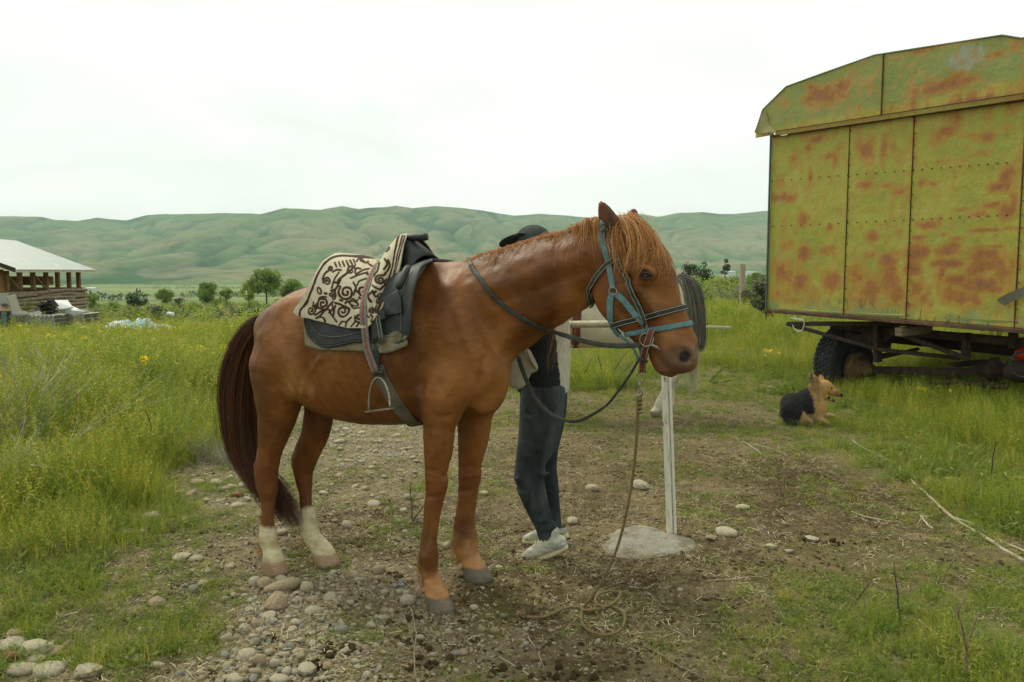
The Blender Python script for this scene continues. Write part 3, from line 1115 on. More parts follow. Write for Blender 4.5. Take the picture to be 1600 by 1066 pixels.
B2 = 'both sides'
LINES = [([(728, 440, .17, B2), (748, 490, .17, B2), (775, 540, .15, B2)], .030, -.012), ([(700, 450, .19, B2), (722, 510, .21, B2), (750, 575, .20, B2)], .028, .009),
         ([(672, 470, .24, B2), (660, 540, .25, B2), (655, 600, .22, B2)], .030, -.013), ([(655, 605, .2, B2), (680, 645, .2, B2), (710, 655, .2, B2)], .022, -.010),
         ([(712, 560, .24, B2), (700, 600, .24, B2), (690, 635, .2, B2)], .030, .008), ([(757, 560, .19, B2), (748, 600, .2, B2), (735, 640, .2, B2)], .018, -.009),
         ([(722, 580, .24, B2), (742, 570, .22, B2), (760, 575, .2, B2)], .016, -.006),
         ([(492, 520, .25, B2), (484, 560, .26, B2), (482, 600, .25, B2)], .040, -.018), ([(474, 616, .22, B2), (482, 585, .25, B2), (500, 560, .27, B2)], .014, .009),
         ([(478, 500, .22, B2), (488, 505, .23, B2)], .030, .012), ([(448, 500, .2, B2), (440, 545, .22, B2), (448, 600, .2, B2)], .020, -.008), ([(430, 510, .17, B2), (422, 560, .18, B2), (425, 610, .17, B2)], .022, .007),
         ([(418, 530, .15, B2), (410, 590, .15, B2), (410, 640, .14, B2)], .016, -.007), ([(455, 560, .24, B2), (462, 600, .22, B2), (455, 640, .18, B2)], .024, .008),
         ([(800, 540, .10, B2), (850, 508, .085, B2), (905, 475, .08, B2)], .014, -.008), ([(770, 450, .13, B2), (840, 425, .11, B2), (920, 400, .10, B2)], .030, .007), ([(775, 475, .14, B2), (840, 452, .12, B2), (910, 425, .10, B2)], .022, -.006),
         ([(915, 400, .1, B2), (918, 440, .1, B2), (922, 465, .09, B2)], .012, -.008),
         ([(664, 736, .19), (697, 736, .19)], .010, -.005), ([(664, 752, .19), (680, 755, .20), (697, 752, .19)], .012, .006), ([(665, 777, .18), (694, 777, .18)], .010, -.004),
         ([(717, 728, -.09), (751, 728, -.09)], .010, -.004), ([(716, 745, -.08), (749, 745, -.08)], .012, .005), ([(716, 768, -.09), (748, 766, -.09)], .010, -.004),
         ([(674, 795, .17), (671, 825, .17), (668, 852, .165)], .006, -.005), ([(666, 795, .155), (664, 825, .15), (659, 855, .15)], .006, .003), ([(724, 785, -.10), (721, 812, -.10), (716, 835, -.10)], .006, -.005),
         ([(413, 775, .14), (414, 800, .135)], .006, -.005), ([(475, 775, -.08), (477, 805, -.08), (480, 825, -.08)], .006, -.005), ([(402, 700, .15), (408, 730, .15), (414, 745, .14)], .010, -.006),
         ([(460, 690, -.07), (464, 715, -.07), (470, 735, -.08)], .010, -.006), ([(425, 690, .16), (420, 715, .16), (424, 745, .15)], .012, .005), ([(680, 680, .2), (676, 715, .2)], .014, .005), ([(700, 670, .19), (694, 715, .18)], .010, -.005),
         ([(662, 929, .18), (682, 936, .2), (703, 934, .18)], .006, .003), ([(660, 906, .17), (686, 903, .18)], .010, -.004), ([(720, 886, -.09), (738, 886, -.08), (757, 882, -.09)], .006, .003),
         ([(1000, 455, .08, B2), (1014, 474, .07, B2), (1030, 497, .06, B2)], .007, .004), ([(1012, 497, .075, B2), (1025, 510, .06, B2), (1034, 530, .055, B2)], .0035, .003), ([(1020, 490, .07, B2), (1040, 512, .055, B2), (1050, 528, .05, B2)], .0035, .0025),
         ([(1052, 540, .07, B2), (1050, 555, .07, B2), (1056, 568, .07, B2)], .005, -.004), ([(1023, 549, .055, B2), (1031, 560, .055, B2), (1043, 573, .05, B2)], .0035, -.005),
         ([(996, 441, .10, B2), (1008, 445, .10, B2), (1020, 441, .09, B2)], .006, -.005), ([(990, 422, .09, B2), (1003, 418, .1, B2), (1017, 423, .09, B2)], .006, .005), ([(975, 400, .08, B2), (985, 412, .08, B2)], .014, -.008),
         ([(958, 475, .09, B2), (975, 495, .08, B2), (995, 512, .07, B2)], .010, -.004), ([(968, 440, .1, B2), (985, 470, .09, B2)], .016, .004),
         ([(560, 640, .25, B2), (500, 625, .24, B2)], .003, .002), ([(430, 640, .17), (436, 665, .17), (430, 690, .16), (434, 715, .15)], .003, .003)]
_N = vnormals(HV, HQ)
HV = sculpt(HV, _N, LINES)
# faint ribs, loose skin and muscle over trunk, shoulder and thigh
_x, _y, _z = HV.T
_rib = np.sin((_x + (_z - 1.1) * .35) * 2 * PI / .062) * .0026 * smooth01((.40 - np.abs(_x + .52)) / .12) * smooth01((.26 - np.abs(_z - 1.03)) / .1)
_ms = (fbm(_x + _z * .35, _z * .8 + _y, .16, 801, 3) - .5) * .024 * smooth01((_z - .55) / .3) * smooth01((.75 - _x) / .2)
_sm = (fbm(_x * 1.5, _z, .035, 811, 2) - .5) * .0035
HV = HV + _N * (_rib + _ms + _sm)[:, None]

M_COAT = attr_mat('horse_coat', rough=.50, spec=.24, noise_amt=.20, nscale=38, bump=(110, .28, .004), nstretch=(.45, 1, 1.3))
horse = horse_space('horse', 'saddled chestnut horse with two white hind socks standing in front of everything', 'horse')
h_body = mesh_np('body', HV, HQ, M_COAT, horse)
set_coat(h_body, coat_colours(HV))
HB = BVHTree.FromPolygons([Vector(v) for v in HV.tolist()], HQ.tolist())


def w2l(P, O=HO, hx=HX, hy=HY):
    P = np.asarray(P, float) - O
    return np.stack([P @ hx, P @ hy, P[..., 2]], -1)


EYE_L = w2l(EYE)


def cast(px, py, bvh=None):
    """first point of the horse seen at a pixel, in horse space"""
    r = ray(px, py)
    r = np.array([r @ HX, r @ HY, r[2]])
    r /= np.linalg.norm(r)
    hit = (bvh or HB).ray_cast(Vector(EYE_L), Vector(r), 20)
    if hit[0] is None:
        return None, None
    return np.array(hit[0]), np.array(hit[1])


def lift(p, off, bvh=None, far=False):
    """keep a point at least off outside the body"""
    q, n, i, d = (bvh or HB).find_nearest(Vector(p))
    q, n = np.array(q), np.array(n)
    s = (p - q) @ n
    if s < off:
        p = p + n * (off - s)
    return p, n


# eyes
mb = MB()
M_EYE = mat('eye_dark', (.012, .008, .006), rough=.06, spec=.9)
for s in (1, -1):
    q = lp(1009, 431, .086 * s)[0]
    e = MB()
    pr = [(.0175 * math.cos(a), max(.0175 * math.sin(a), .0004)) for a in np.linspace(0, PI, 11)]
    e.lathe(q, (0, 1, 0), pr, 16)
    e.build('eye', M_EYE, horse, True)
    # eyelids: two soft folds
    l = MB()
    c1 = cr([lp(x, y, lt * s)[0] for (x, y, lt) in ((1000, 431, .094), (1004, 427, .106), (1010, 426.5, .108), (1016, 428.5, .102), (1019, 431.5, .092))], 4)
    c2 = cr([lp(x, y, lt * s)[0] for (x, y, lt) in ((1000, 431, .094), (1004, 435, .103), (1011, 435.5, .103), (1016, 434, .098), (1019, 431.5, .092))], 4)
    l.tube(c1, .0058, 6)
    l.tube(c2, .0045, 6)
    l.build('eyelid', mat('eyelid_skin', (.045, .026, .018), .5) if s == 1 else bpy.data.materials['eyelid_skin'], horse, True)


def hair_mat(name, c1, c2, c3, rough=.45):
    m = bpy.data.materials.new(name)
    m.use_nodes = True
    N, L = m.node_tree.nodes, m.node_tree.links
    b = N['Principled BSDF']
    b.inputs['Roughness'].default_value = rough
    b.inputs['Specular IOR Level'].default_value = .35
    hi = N.new('ShaderNodeHairInfo')
    cr_ = N.new('ShaderNodeValToRGB')
    e = cr_.color_ramp.elements
    e[0].color = (*c1, 1)
    e[0].position = .1
    e[1].color = (*c3, 1)
    e[1].position = .95
    e2 = e.new(.55)
    e2.color = (*c2, 1)
    L.new(hi.outputs['Random'], cr_.inputs['Fac'])
    L.new(cr_.outputs['Color'], b.inputs['Base Color'])
    return m


def hair(name, P, m, parent, r0=.0008, r1=.0003):
    """P (strands, points, 3)"""
    k, n = P.shape[:2]
    hc = bpy.data.hair_curves.new(name)
    hc.add_curves([n] * k)
    hc.attributes['position'].data.foreach_set('vector', P.astype(np.float32).ravel())
    rad = np.tile(np.linspace(r0, r1, n), k).astype(np.float32)
    if 'radius' not in hc.attributes:
        hc.attributes.new('radius', 'FLOAT', 'POINT')
    hc.attributes['radius'].data.foreach_set('value', rad)
    hc.materials.append(m)
    o = bpy.data.objects.new(name, hc)
    link(o, parent)
    return o


def guide_hair(guides, k, n=14, clumps=40, spread=.01, tight=.6, frizz=.006, lift_off=.003, wts=None, cut=(.75, 1), g=rng, bvh=None):
    """strands blended between neighbouring guide curves, gathered into locks"""
    G_ = np.array([cr(q, 8)[np.linspace(0, (len(q) - 1) * 8, n).astype(int)] for q in guides])
    m = len(G_)
    cu = g.uniform(0, m - 1, clumps)
    cj = g.normal(0, 1, (clumps, 3))
    own = g.integers(0, clumps, k)
    u = cu[own] + g.normal(0, .12, k)
    u = np.clip(u, 0, m - 1.001)
    i = u.astype(int)
    f = (u - i)[:, None, None]
    P = G_[i] * (1 - f) + G_[i + 1] * f
    T_ = np.linspace(0, 1, n)[None, :, None]
    P = P + cj[own][:, None, :] * spread * np.sqrt(T_)
    P = P + g.normal(0, 1, (k, 1, 3)) * spread * (1 - tight * T_) * .8
    ph = g.uniform(0, 6.3, (k, 1, 3))
    fr = g.uniform(3, 8, (k, 1, 3))
    P = P + np.sin(T_ * fr + ph) * frizz * T_
    # different lengths
    L_ = g.uniform(cut[0], cut[1], k)
    out = np.empty_like(P)
    for a in range(n):
        s = L_ * a
        j = np.minimum(s.astype(int), n - 2)
        w = (s - j)[:, None]
        out[:, a] = P[np.arange(k), j] * (1 - w) + P[np.arange(k), j + 1] * w
    if lift_off is not None:
        for a in range(k):
            for b in range(0, n):
                out[a, b] = lift(out[a, b], lift_off + .004 * b / n * g.random(), bvh)[0]
    return out


H_TAIL = hair_mat('tail_hair', (.020, .008, .004), (.050, .018, .007), (.18, .060, .015))
H_MANE = hair_mat('mane_hair', (.28, .11, .028), (.47, .21, .055), (.64, .35, .13))


def gp(L):
    return [lp(x, y, lat)[0] for (x, y, lat) in L]


tail_g = [gp([(408, 504, 0), (392, 512, 0), (370, 540, .0), (354, 590, .0), (355, 640, 0), (362, 690, 0), (380, 726, 0), (402, 760, 0), (424, 796, 0)]),
          gp([(408, 506, .02), (396, 522, .02), (378, 560, .02), (368, 610, .02), (370, 660, .02), (380, 705, .0), (398, 742, 0), (424, 775, -.02), (450, 812, -.03)]),
          gp([(408, 508, 0), (399, 530, 0), (388, 575, .0), (384, 630, .0), (386, 680, .0), (396, 720, 0), (414, 752, -.01), (440, 780, -.03), (463, 822, -.04)]),
          gp([(409, 510, -.03), (402, 540, -.03), (396, 590, -.02), (394, 640, -.02), (396, 690, -.02), (406, 730, -.01), (424, 755, -.02), (446, 785, -.03), (458, 828, -.04)])]
g_ = np.random.default_rng(11)
P = guide_hair(tail_g, 8200, 15, 170, .020, .15, .016, .004, cut=(.60, 1.0), g=g_)
hair('tail', P, H_TAIL, horse, .0009, .0003)

# mane: fluffy along the crest, falling on the far side, a few locks on the near side
crest = cr([(738, 407), (765, 401), (792, 393), (818, 382), (846, 373), (875, 363), (905, 357), (932, 350), (955, 345)], 6)
cr3 = np.array([lp(a, b + 4, 0)[0] for a, b in crest])


def mane(k, near, i0, i1, length, g, up=.02, n=12, lean=0.0, fr=.5):
    out = np.empty((k, n, 3))
    cl = g.integers(0, 26, k)
    coff = g.normal(0, 1, (26, 3))
    for a in range(k):
        u = i0 + (i1 - i0) * g.random()
        i = min(int(u), len(cr3) - 2)
        p = cr3[i] * (1 - u + i) + cr3[i + 1] * (u - i)
        p = p + np.array([0, g.normal(0, .012), -.004])
        p = lift(p, .001)[0]
        L_ = length * g.uniform(.55, 1)
        st = L_ / (n - 1)
        side = -1 if near else 1
        c = coff[int(u * 1.3) % 26]
        d = np.array([lean + .25 * c[0] + g.normal(0, .12), side * (.35 + .2 * c[1]), 1.0 if up > 0 else .2])
        d /= np.linalg.norm(d)
        out[a, 0] = p
        for b in range(1, n):
            grav = np.array([lean * .35 + .10 * c[2], side * .12, -1.0])
            f = min(1, b * st / max(up * 2.6, .004)) * fr
            d = d * (1 - f) + grav * f + g.normal(0, .018, 3)
            d /= np.linalg.norm(d)
            p = p + d * st
            p = lift(p, .003 + .006 * g.random())[0]
            out[a, b] = p
    return out


g_ = np.random.default_rng(12)
P = np.concatenate([mane(1500, False, 0, 52, .24, g_, .004), mane(1100, False, 20, 53, .42, g_, .010),
                    mane(700, True, 2, 52, .030, g_, .005)])
hair('mane', P, H_MANE, horse, .0007, .0003)
P = np.concatenate([mane(170, True, 33, 42, .17, g_, .018, lean=.3), mane(420, True, 38, 53, .21, g_, .02, lean=.4)])
hair('mane', P, H_MANE, horse, .0008, .0003)
# long far-side locks that show below the neck
lk = [gp([(868, 470, -.14), (866, 510, -.17), (858, 548, -.17), (852, 590, -.16)]), gp([(885, 460, -.14), (884, 505, -.17), (878, 545, -.17), (872, 575, -.16)]),
      gp([(900, 450, -.14), (898, 490, -.17), (888, 530, -.17), (880, 560, -.16)])]
hair('mane', guide_hair(lk, 34, 10, 14, .02, .5, .012, None, cut=(.6, 1), g=g_), H_MANE, horse, .0006, .0002)
fore = [gp([(962, 350, .05), (958, 366, .08), (962, 388, .10), (968, 410, .11), (968, 436, .115)]),
        gp([(968, 345, .04), (970, 362, .08), (978, 384, .105), (980, 405, .115), (972, 432, .118)]),
        gp([(975, 342, .03), (985, 360, .07), (992, 382, .095), (990, 404, .11), (982, 424, .115)]),
        gp([(982, 341, .02), (998, 358, .05), (1006, 380, .08), (1004, 402, .10), (996, 418, .11)]),
        gp([(986, 342, .0), (1008, 360, .03), (1020, 384, .055), (1022, 404, .075), (1016, 424, .09)]),
        gp([(990, 344, -.01), (1018, 368, .0), (1032, 390, .02), (1040, 412, .04), (1040, 436, .055)]),
        gp([(988, 345, -.03), (1020, 372, -.03), (1040, 402, -.02), (1050, 424, -.01), (1054, 440, .0)])]
P = guide_hair(fore, 520, 12, 30, .017, .88, .009, .004, cut=(.35, 1.05), g=g_)
P[:, 0] = [lift(q, .001)[0] for q in P[:, 0]]
hair('forelock', P, H_MANE, horse, .0009, .0003)
# feather at the fetlocks and whiskers
out = []
for (px, py, lt, dx) in ((656, 880, .14, -1), (658, 900, .14, -1), (709, 850, -.13, -1), (713, 866, -.13, -1), (407, 850, .11, -1), (472, 838, -.11, -1)):
    q = lp(px + 6, py, lt)[0]
    for a in range(70):
        p = q + g_.normal(0, 1, 3) * np.array([.006, .016, .03])
        p = lift(p, .0)[0] * 1.0
        d = np.array([-.5, g_.normal(0, .25), -1.0]) * g_.uniform(.02, .045)
        out.append([p + d * t_ + np.array([0, 0, -.008 * t_ * t_]) for t_ in np.linspace(0, 1, 5)])
hair('fetlock_hair', np.array(out), hair_mat('fetlock_hair', (.26, .10, .03), (.38, .17, .06), (.5, .28, .12)), horse, .0007, .0003)
# ================================================================== tack
M_LEATHER = mat('black_leather', (.016, .019, .018), .55, [(26, (.055, .060, .050), .5, .75), (7, (.030, .034, .030), .45, .7)], (60, .25, .003), .35)
M_LEATHER2 = mat('worn_strap_leather', (.034, .036, .029), .6, [(40, (.085, .082, .06), .5, .75)], (90, .3, .002), .3)
M_BLUE = mat('blue_halter_webbing', (.095, .20, .215), .8, [(60, (.16, .27, .27), .45, .7), (22, (.07, .11, .11), .55, .75)], (240, .6, .002), .2)
M_MAROON = mat('maroon_leather', (.115, .030, .024), .6, [(40, (.2, .08, .05), .5, .8)], (80, .3, .002), .3)
M_IRON = mat('worn_iron', (.30, .28, .23), .38, [(30, (.12, .07, .04), .5, .7)], (60, .2, .001), .5, .85)
M_STITCH = mat('pale_stitching', (.42, .42, .33), .8)
M_SEAM = mat('grey_thread', (.13, .135, .115), .8)
M_GIRTH = mat('grey_girth_webbing', (.15, .135, .10), .85, [(18, (.08, .07, .05), .45, .7)], (200, .5, .002), .2)
M_WEBB = mat('grey_woven_strap', (.19, .20, .165), .85, [(60, (.10, .10, .08), .45, .7)], (260, .6, .002), .2)
M_RED = mat('red_woven_stripe', (.30, .075, .065), .85, [(70, (.18, .06, .05), .4, .7)])
M_FELT = mat('dirty_felt', (.22, .195, .125), .95, [(14, (.12, .10, .06), .45, .7), (50, (.32, .29, .2), .55, .8)], (60, .8, .006), .1)
M_ROPE = mat('tan_rope', (.20, .15, .07), .9, [(90, (.09, .065, .028), .45, .7)], (140, .9, .004), .15)


def strap(name, P, Nn, w, th, m, parent, k=5, res=True, stitch=None, taper=None):
    """flat band along P with its face towards Nn"""
    P, Nn = np.asarray(P, float), np.asarray(Nn, float)
    if res:
        Q = cr(np.hstack([P, Nn]), k)
        P, Nn = Q[:, :3], Q[:, 3:]
    T_ = np.gradient(P, axis=0)
    T_ /= np.linalg.norm(T_, axis=1)[:, None] + 1e-9
    # steady the face direction
    for _ in range(3):
        Nn[1:-1] = (Nn[:-2] + Nn[1:-1] * 2 + Nn[2:]) / 4
    Nn = Nn - T_ * (Nn * T_).sum(1)[:, None]
    Nn /= np.linalg.norm(Nn, axis=1)[:, None] + 1e-9
    S = np.cross(T_, Nn)
    W = np.broadcast_to(w if taper is None else w * np.interp(np.linspace(0, 1, len(P)), *taper), (len(P),))[:, None]
    prof = [(-.5, 0), (-.47, .8), (-.38, 1), (.38, 1), (.47, .8), (.5, 0), (.4, -.15), (-.4, -.15)]
    V = np.stack([P + S * W * a + Nn * th * b for a, b in prof], 1).reshape(-1, 3)
    n = len(prof)
    F = []
    for i in range(len(P) - 1):
        for j in range(n):
            kk = (j + 1) % n
            F.append((i * n + j, (i + 1) * n + j, (i + 1) * n + kk, i * n + kk))
    F.append(tuple(range(n)))
    F.append(tuple((len(P) - 1) * n + j for j in range(n))[::-1])
    o = MB().add(V, F).build(name, m, parent, True)
    if stitch:
        st = MB()
        for sd in (-.36, .36):
            L_ = P + S * W * sd + Nn * th * 1.05
            st.tube(L_, .0009, 4)
        st.build('stitching', stitch, o)
    return o


def spath(px, off=.004, lat=None, k=4, bvh=None):
    """pixel path laid on the horse; returns points and normals"""
    px = cr(px, k)
    P, N_ = [], []
    for a in px:
        h, n = cast(a[0], a[1], bvh)
        if h is None:
            h = lp(a[0], a[1], a[2] if len(a) > 2 else 0.0)[0]
            h, n = lift(h, off, bvh)
        else:
            h = h + n * off
        P.append(h)
        N_.append(n)
    return np.array(P), np.array(N_)


def ring_around(c, axn, off=.004, n=64, a0=0, a1=2 * PI, bvh=None, R=.6):
    """loop round the body in the plane through c with normal axn"""
    axn = np.array(axn, float)
    axn /= np.linalg.norm(axn)
    s = np.array([0, -1.0, 0])
    s -= axn * (s @ axn)
    s /= np.linalg.norm(s)
    u = np.cross(axn, s)
    P, N_ = [], []
    for a in np.linspace(a0, a1, n):
        d = math.cos(a) * s + math.sin(a) * u
        h = (bvh or HB).ray_cast(Vector(c + d * R), Vector(-d), R)
        if h[0] is None:
            continue
        nn = np.array(h[1])
        P.append(np.array(h[0]) + nn * off)
        N_.append(nn * .5 + d * .5)
    return np.array(P), np.array(N_)


def flip(PN):
    P, N_ = PN
    return P * np.array([1, -1, 1]), N_ * np.array([1, -1, 1])


halter = horse_space('halter', 'faded blue webbing halter with rings, buckled on the chestnut horse\'s head', 'halter')
bridle = horse_space('bridle', 'dark leather bridle with bit and long reins on the chestnut horse\'s head and neck', 'bridle')

for f in (lambda q: q, flip):
    near = f(([0], [0])) if False else None
# --- halter, both sides
HAL = {'cheek_strap': [(944, 352), (940, 366), (941, 378), (945.5, 392), (950, 408), (954, 430), (958, 452)],
       'throat_strap': [(957, 457), (954, 470), (953.2, 485), (954.6, 501), (961, 516), (968, 524)],
       'diagonal_strap': [(962, 459), (972, 467), (983, 480), (993, 493), (1003, 503), (1012, 513)]}
for nm, L in HAL.items():
    PN = spath(L, .006)
    for j, PN_ in enumerate((PN, flip(PN))):
        strap(nm, *PN_, .026 if nm != 'cheek_strap' else .023, .0035, M_BLUE, halter)
for s in (1, -1):
    q, n = cast(958.5, 455.5)
    q = (q + n * .012) * np.array([1, s, 1])
    n = n * np.array([1, s, 1])
    MB().ring(q, .016, .0028, n, 20, 6).build('ring', M_IRON, halter, True)


def nose_axis(a, b):
    """plane normal for a noseband seen edge to edge from pixel a to pixel b"""
    p, q = lp(*a, .05)[0], lp(*b, .0)[0]
    t = q - p
    t[1] = 0
    return np.cross(t / np.linalg.norm(t), (0, 1, 0)), (p + q) / 2


# nosebands run right round the nose
ax, c = nose_axis((1020, 516), (1083, 505.5))
c = lp(1045, 511, 0)[0]
PN = ring_around(c, ax, .005, 90, R=.2)
strap('noseband', *PN, .021, .0035, M_BLUE, halter, res=False)
# piece under the jaw to the lead ring
jaw = [lp(968, 524, .052)[0], lp(980, 533, .045)[0], lp(990, 545, .04)[0], lp(995, 556, .03)[0], lp(999, 566, .01)[0]]
strap('jaw_strap', jaw, [(-.3, -1, -.3)] * 5, .014, .003, M_BLUE, halter)
strap('jaw_strap', [p * np.array([1, -1, 1]) for p in jaw], [(-.3, 1, -.3)] * 5, .014, .003, M_BLUE, halter)
mp = [lp(1018, 515, .072)[0], lp(1013, 530, .073)[0], lp(1009, 543, .070)[0], lp(1006, 556, .055)[0], lp(1004, 568, .03)[0], lp(1003, 582, .015)[0]]
strap('hanging_strap', mp, [(.1, -1, 0)] * 6, .030, .004, M_MAROON, halter, stitch=M_STITCH)
strap('strap_keeper', [lp(998, 560, .055)[0], lp(1005, 562, .055)[0], lp(1012, 566, .05)[0]], [(0, -1, .1)] * 3, .012, .003, M_LEATHER, halter)
MB().ring(lp(1001.5, 589, .015)[0], .0195, .0026, (.3, 1, .1), 22, 6).build('ring', M_IRON, halter, True)
snap = MB()
snap.tube([lp(999, 597, .015)[0], lp(998.6, 602, .015)[0], lp(998.6, 606, .015)[0]], .0055, 8)
snap.ring(lp(999, 612, .015)[0], .0185, .0028, (.5, 1, .1), 22, 6)
snap.build('snap_ring', M_IRON, halter, True)

# --- bridle
BR = {'cheek_strap': [(949, 362), (951, 374), (957, 388), (964, 402), (972, 418), (980, 435), (988, 453), (995, 471), (1002, 490), (1006, 508), (1009, 524)],
      'throatlatch': [(964, 401), (952, 411), (941, 421), (932, 432), (926, 444), (921, 457), (920.5, 468), (924, 478)]}
for nm, L in BR.items():
    PN = spath(L, .009)
    for PN_ in (PN, flip(PN)):
        strap(nm, *PN_, .022, .0035, M_LEATHER2, bridle, stitch=M_STITCH)
c = lp(1038, 488, 0)[0]
ax, _ = nose_axis((988, 500), (1079, 478))
PN = ring_around(c, ax, .006, 100, R=.26)
strap('noseband', *PN, .024, .0045, M_LEATHER, bridle, res=False, stitch=M_STITCH)
# crownpieces behind the ears
for w_, m_, par_, pp in ((.024, M_BLUE, halter, (944, 352)), (.022, M_LEATHER2, bridle, (949, 362))):
    a = cast(*pp)[0]
    b = a * np.array([1, -1, 1])
    mids = [a * np.array([1, y, 1]) + np.array([0, 0, 0]) for y in (1, .6, 0, -.6, -1)]
    P_, N2 = [], []
    for t in np.linspace(-1, 1, 15):
        q = np.array([a[0] - .02 * (1 - abs(t)), a[1] * t, a[2] + .045 * (1 - t * t)])
        q, n = lift(q, .007)
        P_.append(q)
        N2.append(n)
    strap('crownpiece', P_, N2, w_, .0035, m_, par_)
for s in (1, -1):
    q = lp(1010, 531, .074)[0] * np.array([1, s, 1])
    MB().ring(q, .0265, .0032, (.15, -1 * s, .1), 28, 7).build('bit_ring', M_IRON, bridle, True)
MB().tube([lp(1018, 539, .072)[0], lp(1026, 543, .062)[0], lp(1033, 548, .05)[0], lp(1034, 550, 0)[0], lp(1033, 548, .05)[0] * np.array([1, -1, 1]),
           lp(1018, 539, .072)[0] * np.array([1, -1, 1])], .0062, 8).build('bit_bar', M_IRON, bridle, True)

# near rein: from the bit through the air to the neck and over the crest
air = [(*lp(1000, 538, .085)[0], 0, -1, .05), (*lp(985, 540.5, .10)[0], 0, -1, .05), (*lp(950, 540, .125)[0], .1, -1, .1), (*lp(915, 534, .145)[0], .1, -1, .1), (*lp(885, 525, .155)[0], .1, -1, .1)]
sp = spath([(855, 514), (830, 504), (805, 490), (785, 476), (766, 456), (750, 435), (741, 423), (736, 414)], .008, k=2)
for p_, n_ in zip(*sp):
    air.append((*p_, *n_))
top = lift(lp(733, 405, -.01)[0], .008)
air.append((*top[0], *top[1]))
far = []
for (x, y, lt) in ((742, 420, -.10), (755, 450, -.16), (772, 490, -.19), (790, 530, -.21), (808, 552, -.22)):
    q, n = lift(lp(x, y, lt)[0], .012)
    far.append((*q, *n))
hang = [(811, 562, -.22), (816, 577, -.21), (823, 595, -.19), (833, 618, -.17), (848, 637, -.15), (865, 650, -.13), (884, 657, -.11), (905, 657.5, -.09), (929, 646, -.06), (949, 632, -.04),
        (967, 610, -.02), (986, 583, .0), (998, 562, .02)]
hg = [(*lp(x, y, lt)[0], .5, -1, .3) for (x, y, lt) in hang]
A = np.array(air)
strap('rein', A[:, :3], A[:, 3:], .020, .003, M_LEATHER2, bridle, k=4)
A = np.array([air[-1]] + far + hg)
strap('rein', A[:, :3], A[:, 3:], .021, .003, M_LEATHER2, bridle, k=5, taper=([0, .55, .8, 1], [1, 1, .55, .5]))

# --- lead rope
rope = empty('lead_rope', on_ground(935, 955), 0, 'tan lead rope hanging from the halter and coiled on the bare dirt', 'rope')


def L2W(p):
    p = np.asarray(p, float)
    return HO + p[..., :1] * HX + p[..., 1:2] * HY + p[..., 2:] * np.array([0, 0, 1])


def hang_rope():
    a = L2W(lp(999.4, 619, .015)[0])
    P = [a]
    e = on_ground(912, 955)
    for (x, y, f) in ((998.5, 632, .03), (996.6, 648, .07), (995, 680, .14), (992, 715, .24), (988, 750, .33), (981, 790, .43), (972, 830, .54), (961, 865, .65), (945, 900, .78), (930, 925, .88), (915, 945, .96)):
        Y = a[1] * (1 - f) + e[1] * f
        P.append(at(x, y, Y))
    for (x, y) in ((911, 955), (908, 970), (913, 985), (927, 994), (948, 998), (968, 991), (976, 976), (973, 962), (958, 954), (938, 952), (932, 948), (930, 941), (937, 933), (952, 929), (966, 930), (969, 938), (962, 949),
                   (948, 957), (930, 962), (913, 959), (905, 954), (890, 954), (874, 959), (860, 966), (845, 970), (828, 970), (814, 968)):
        g = on_ground(x, y)
        g[2] += .016
        P.append(g)
    for i in (27, 28, 29, 30):
        P[i][2] += .013
    return np.array(P)


RP = cr(hang_rope(), 6)
rb = MB()
rr = np.full(len(RP), .0062)
rr[:8] = .010
rb.tube(RP, rr, 8)
# stopper knot at the end
e = RP[-1]
kn = [e + np.array([.0, 0, .004]) + .016 * np.array([math.cos(a), math.sin(a * 1.5), .5 * math.sin(a * 2) + .4]) for a in np.linspace(0, 4 * PI, 26)]
rb.tube(kn, .007, 6)
build_local(rb, 'rope_strand', M_ROPE, rope, True)
kb = MB()
a = L2W(lp(998.5, 632, .015)[0])
kb.tube([a + np.array([.009 * math.cos(t), .009 * math.sin(t), .035 - .07 * t / (8 * PI)]) for t in np.linspace(0, 8 * PI, 50)], .0055, 6)
build_local(kb, 'knot', M_ROPE, rope, True)

# ================================================================== saddle
saddle = horse_space('saddle', 'worn black leather saddle strapped on the chestnut horse, pommel showing above the blanket', 'saddle')


def coons(bot, top, rear, front, nu, nv):
    """pixel patch between four curves; rear/front run from bottom to top"""
    def rs(P, n):
        Q = cr(P, 12)
        s = np.r_[0, np.cumsum(np.linalg.norm(np.diff(Q, axis=0), axis=1))]
        t = np.linspace(0, s[-1], n)
        return np.stack([np.interp(t, s, Q[:, i]) for i in range(Q.shape[1])], 1)
    B_, T_ = rs(bot, nu), rs(top, nu)
    R_, F_ = rs(rear, nv), rs(front, nv)
    u = np.linspace(0, 1, nu)[:, None, None]
    v = np.linspace(0, 1, nv)[None, :, None]
    P = (1 - v) * B_[:, None] + v * T_[:, None] + (1 - u) * R_[None] + u * F_[None]
    P -= (1 - u) * (1 - v) * B_[0] + u * (1 - v) * B_[-1] + (1 - u) * v * T_[0] + u * v * T_[-1]
    return P


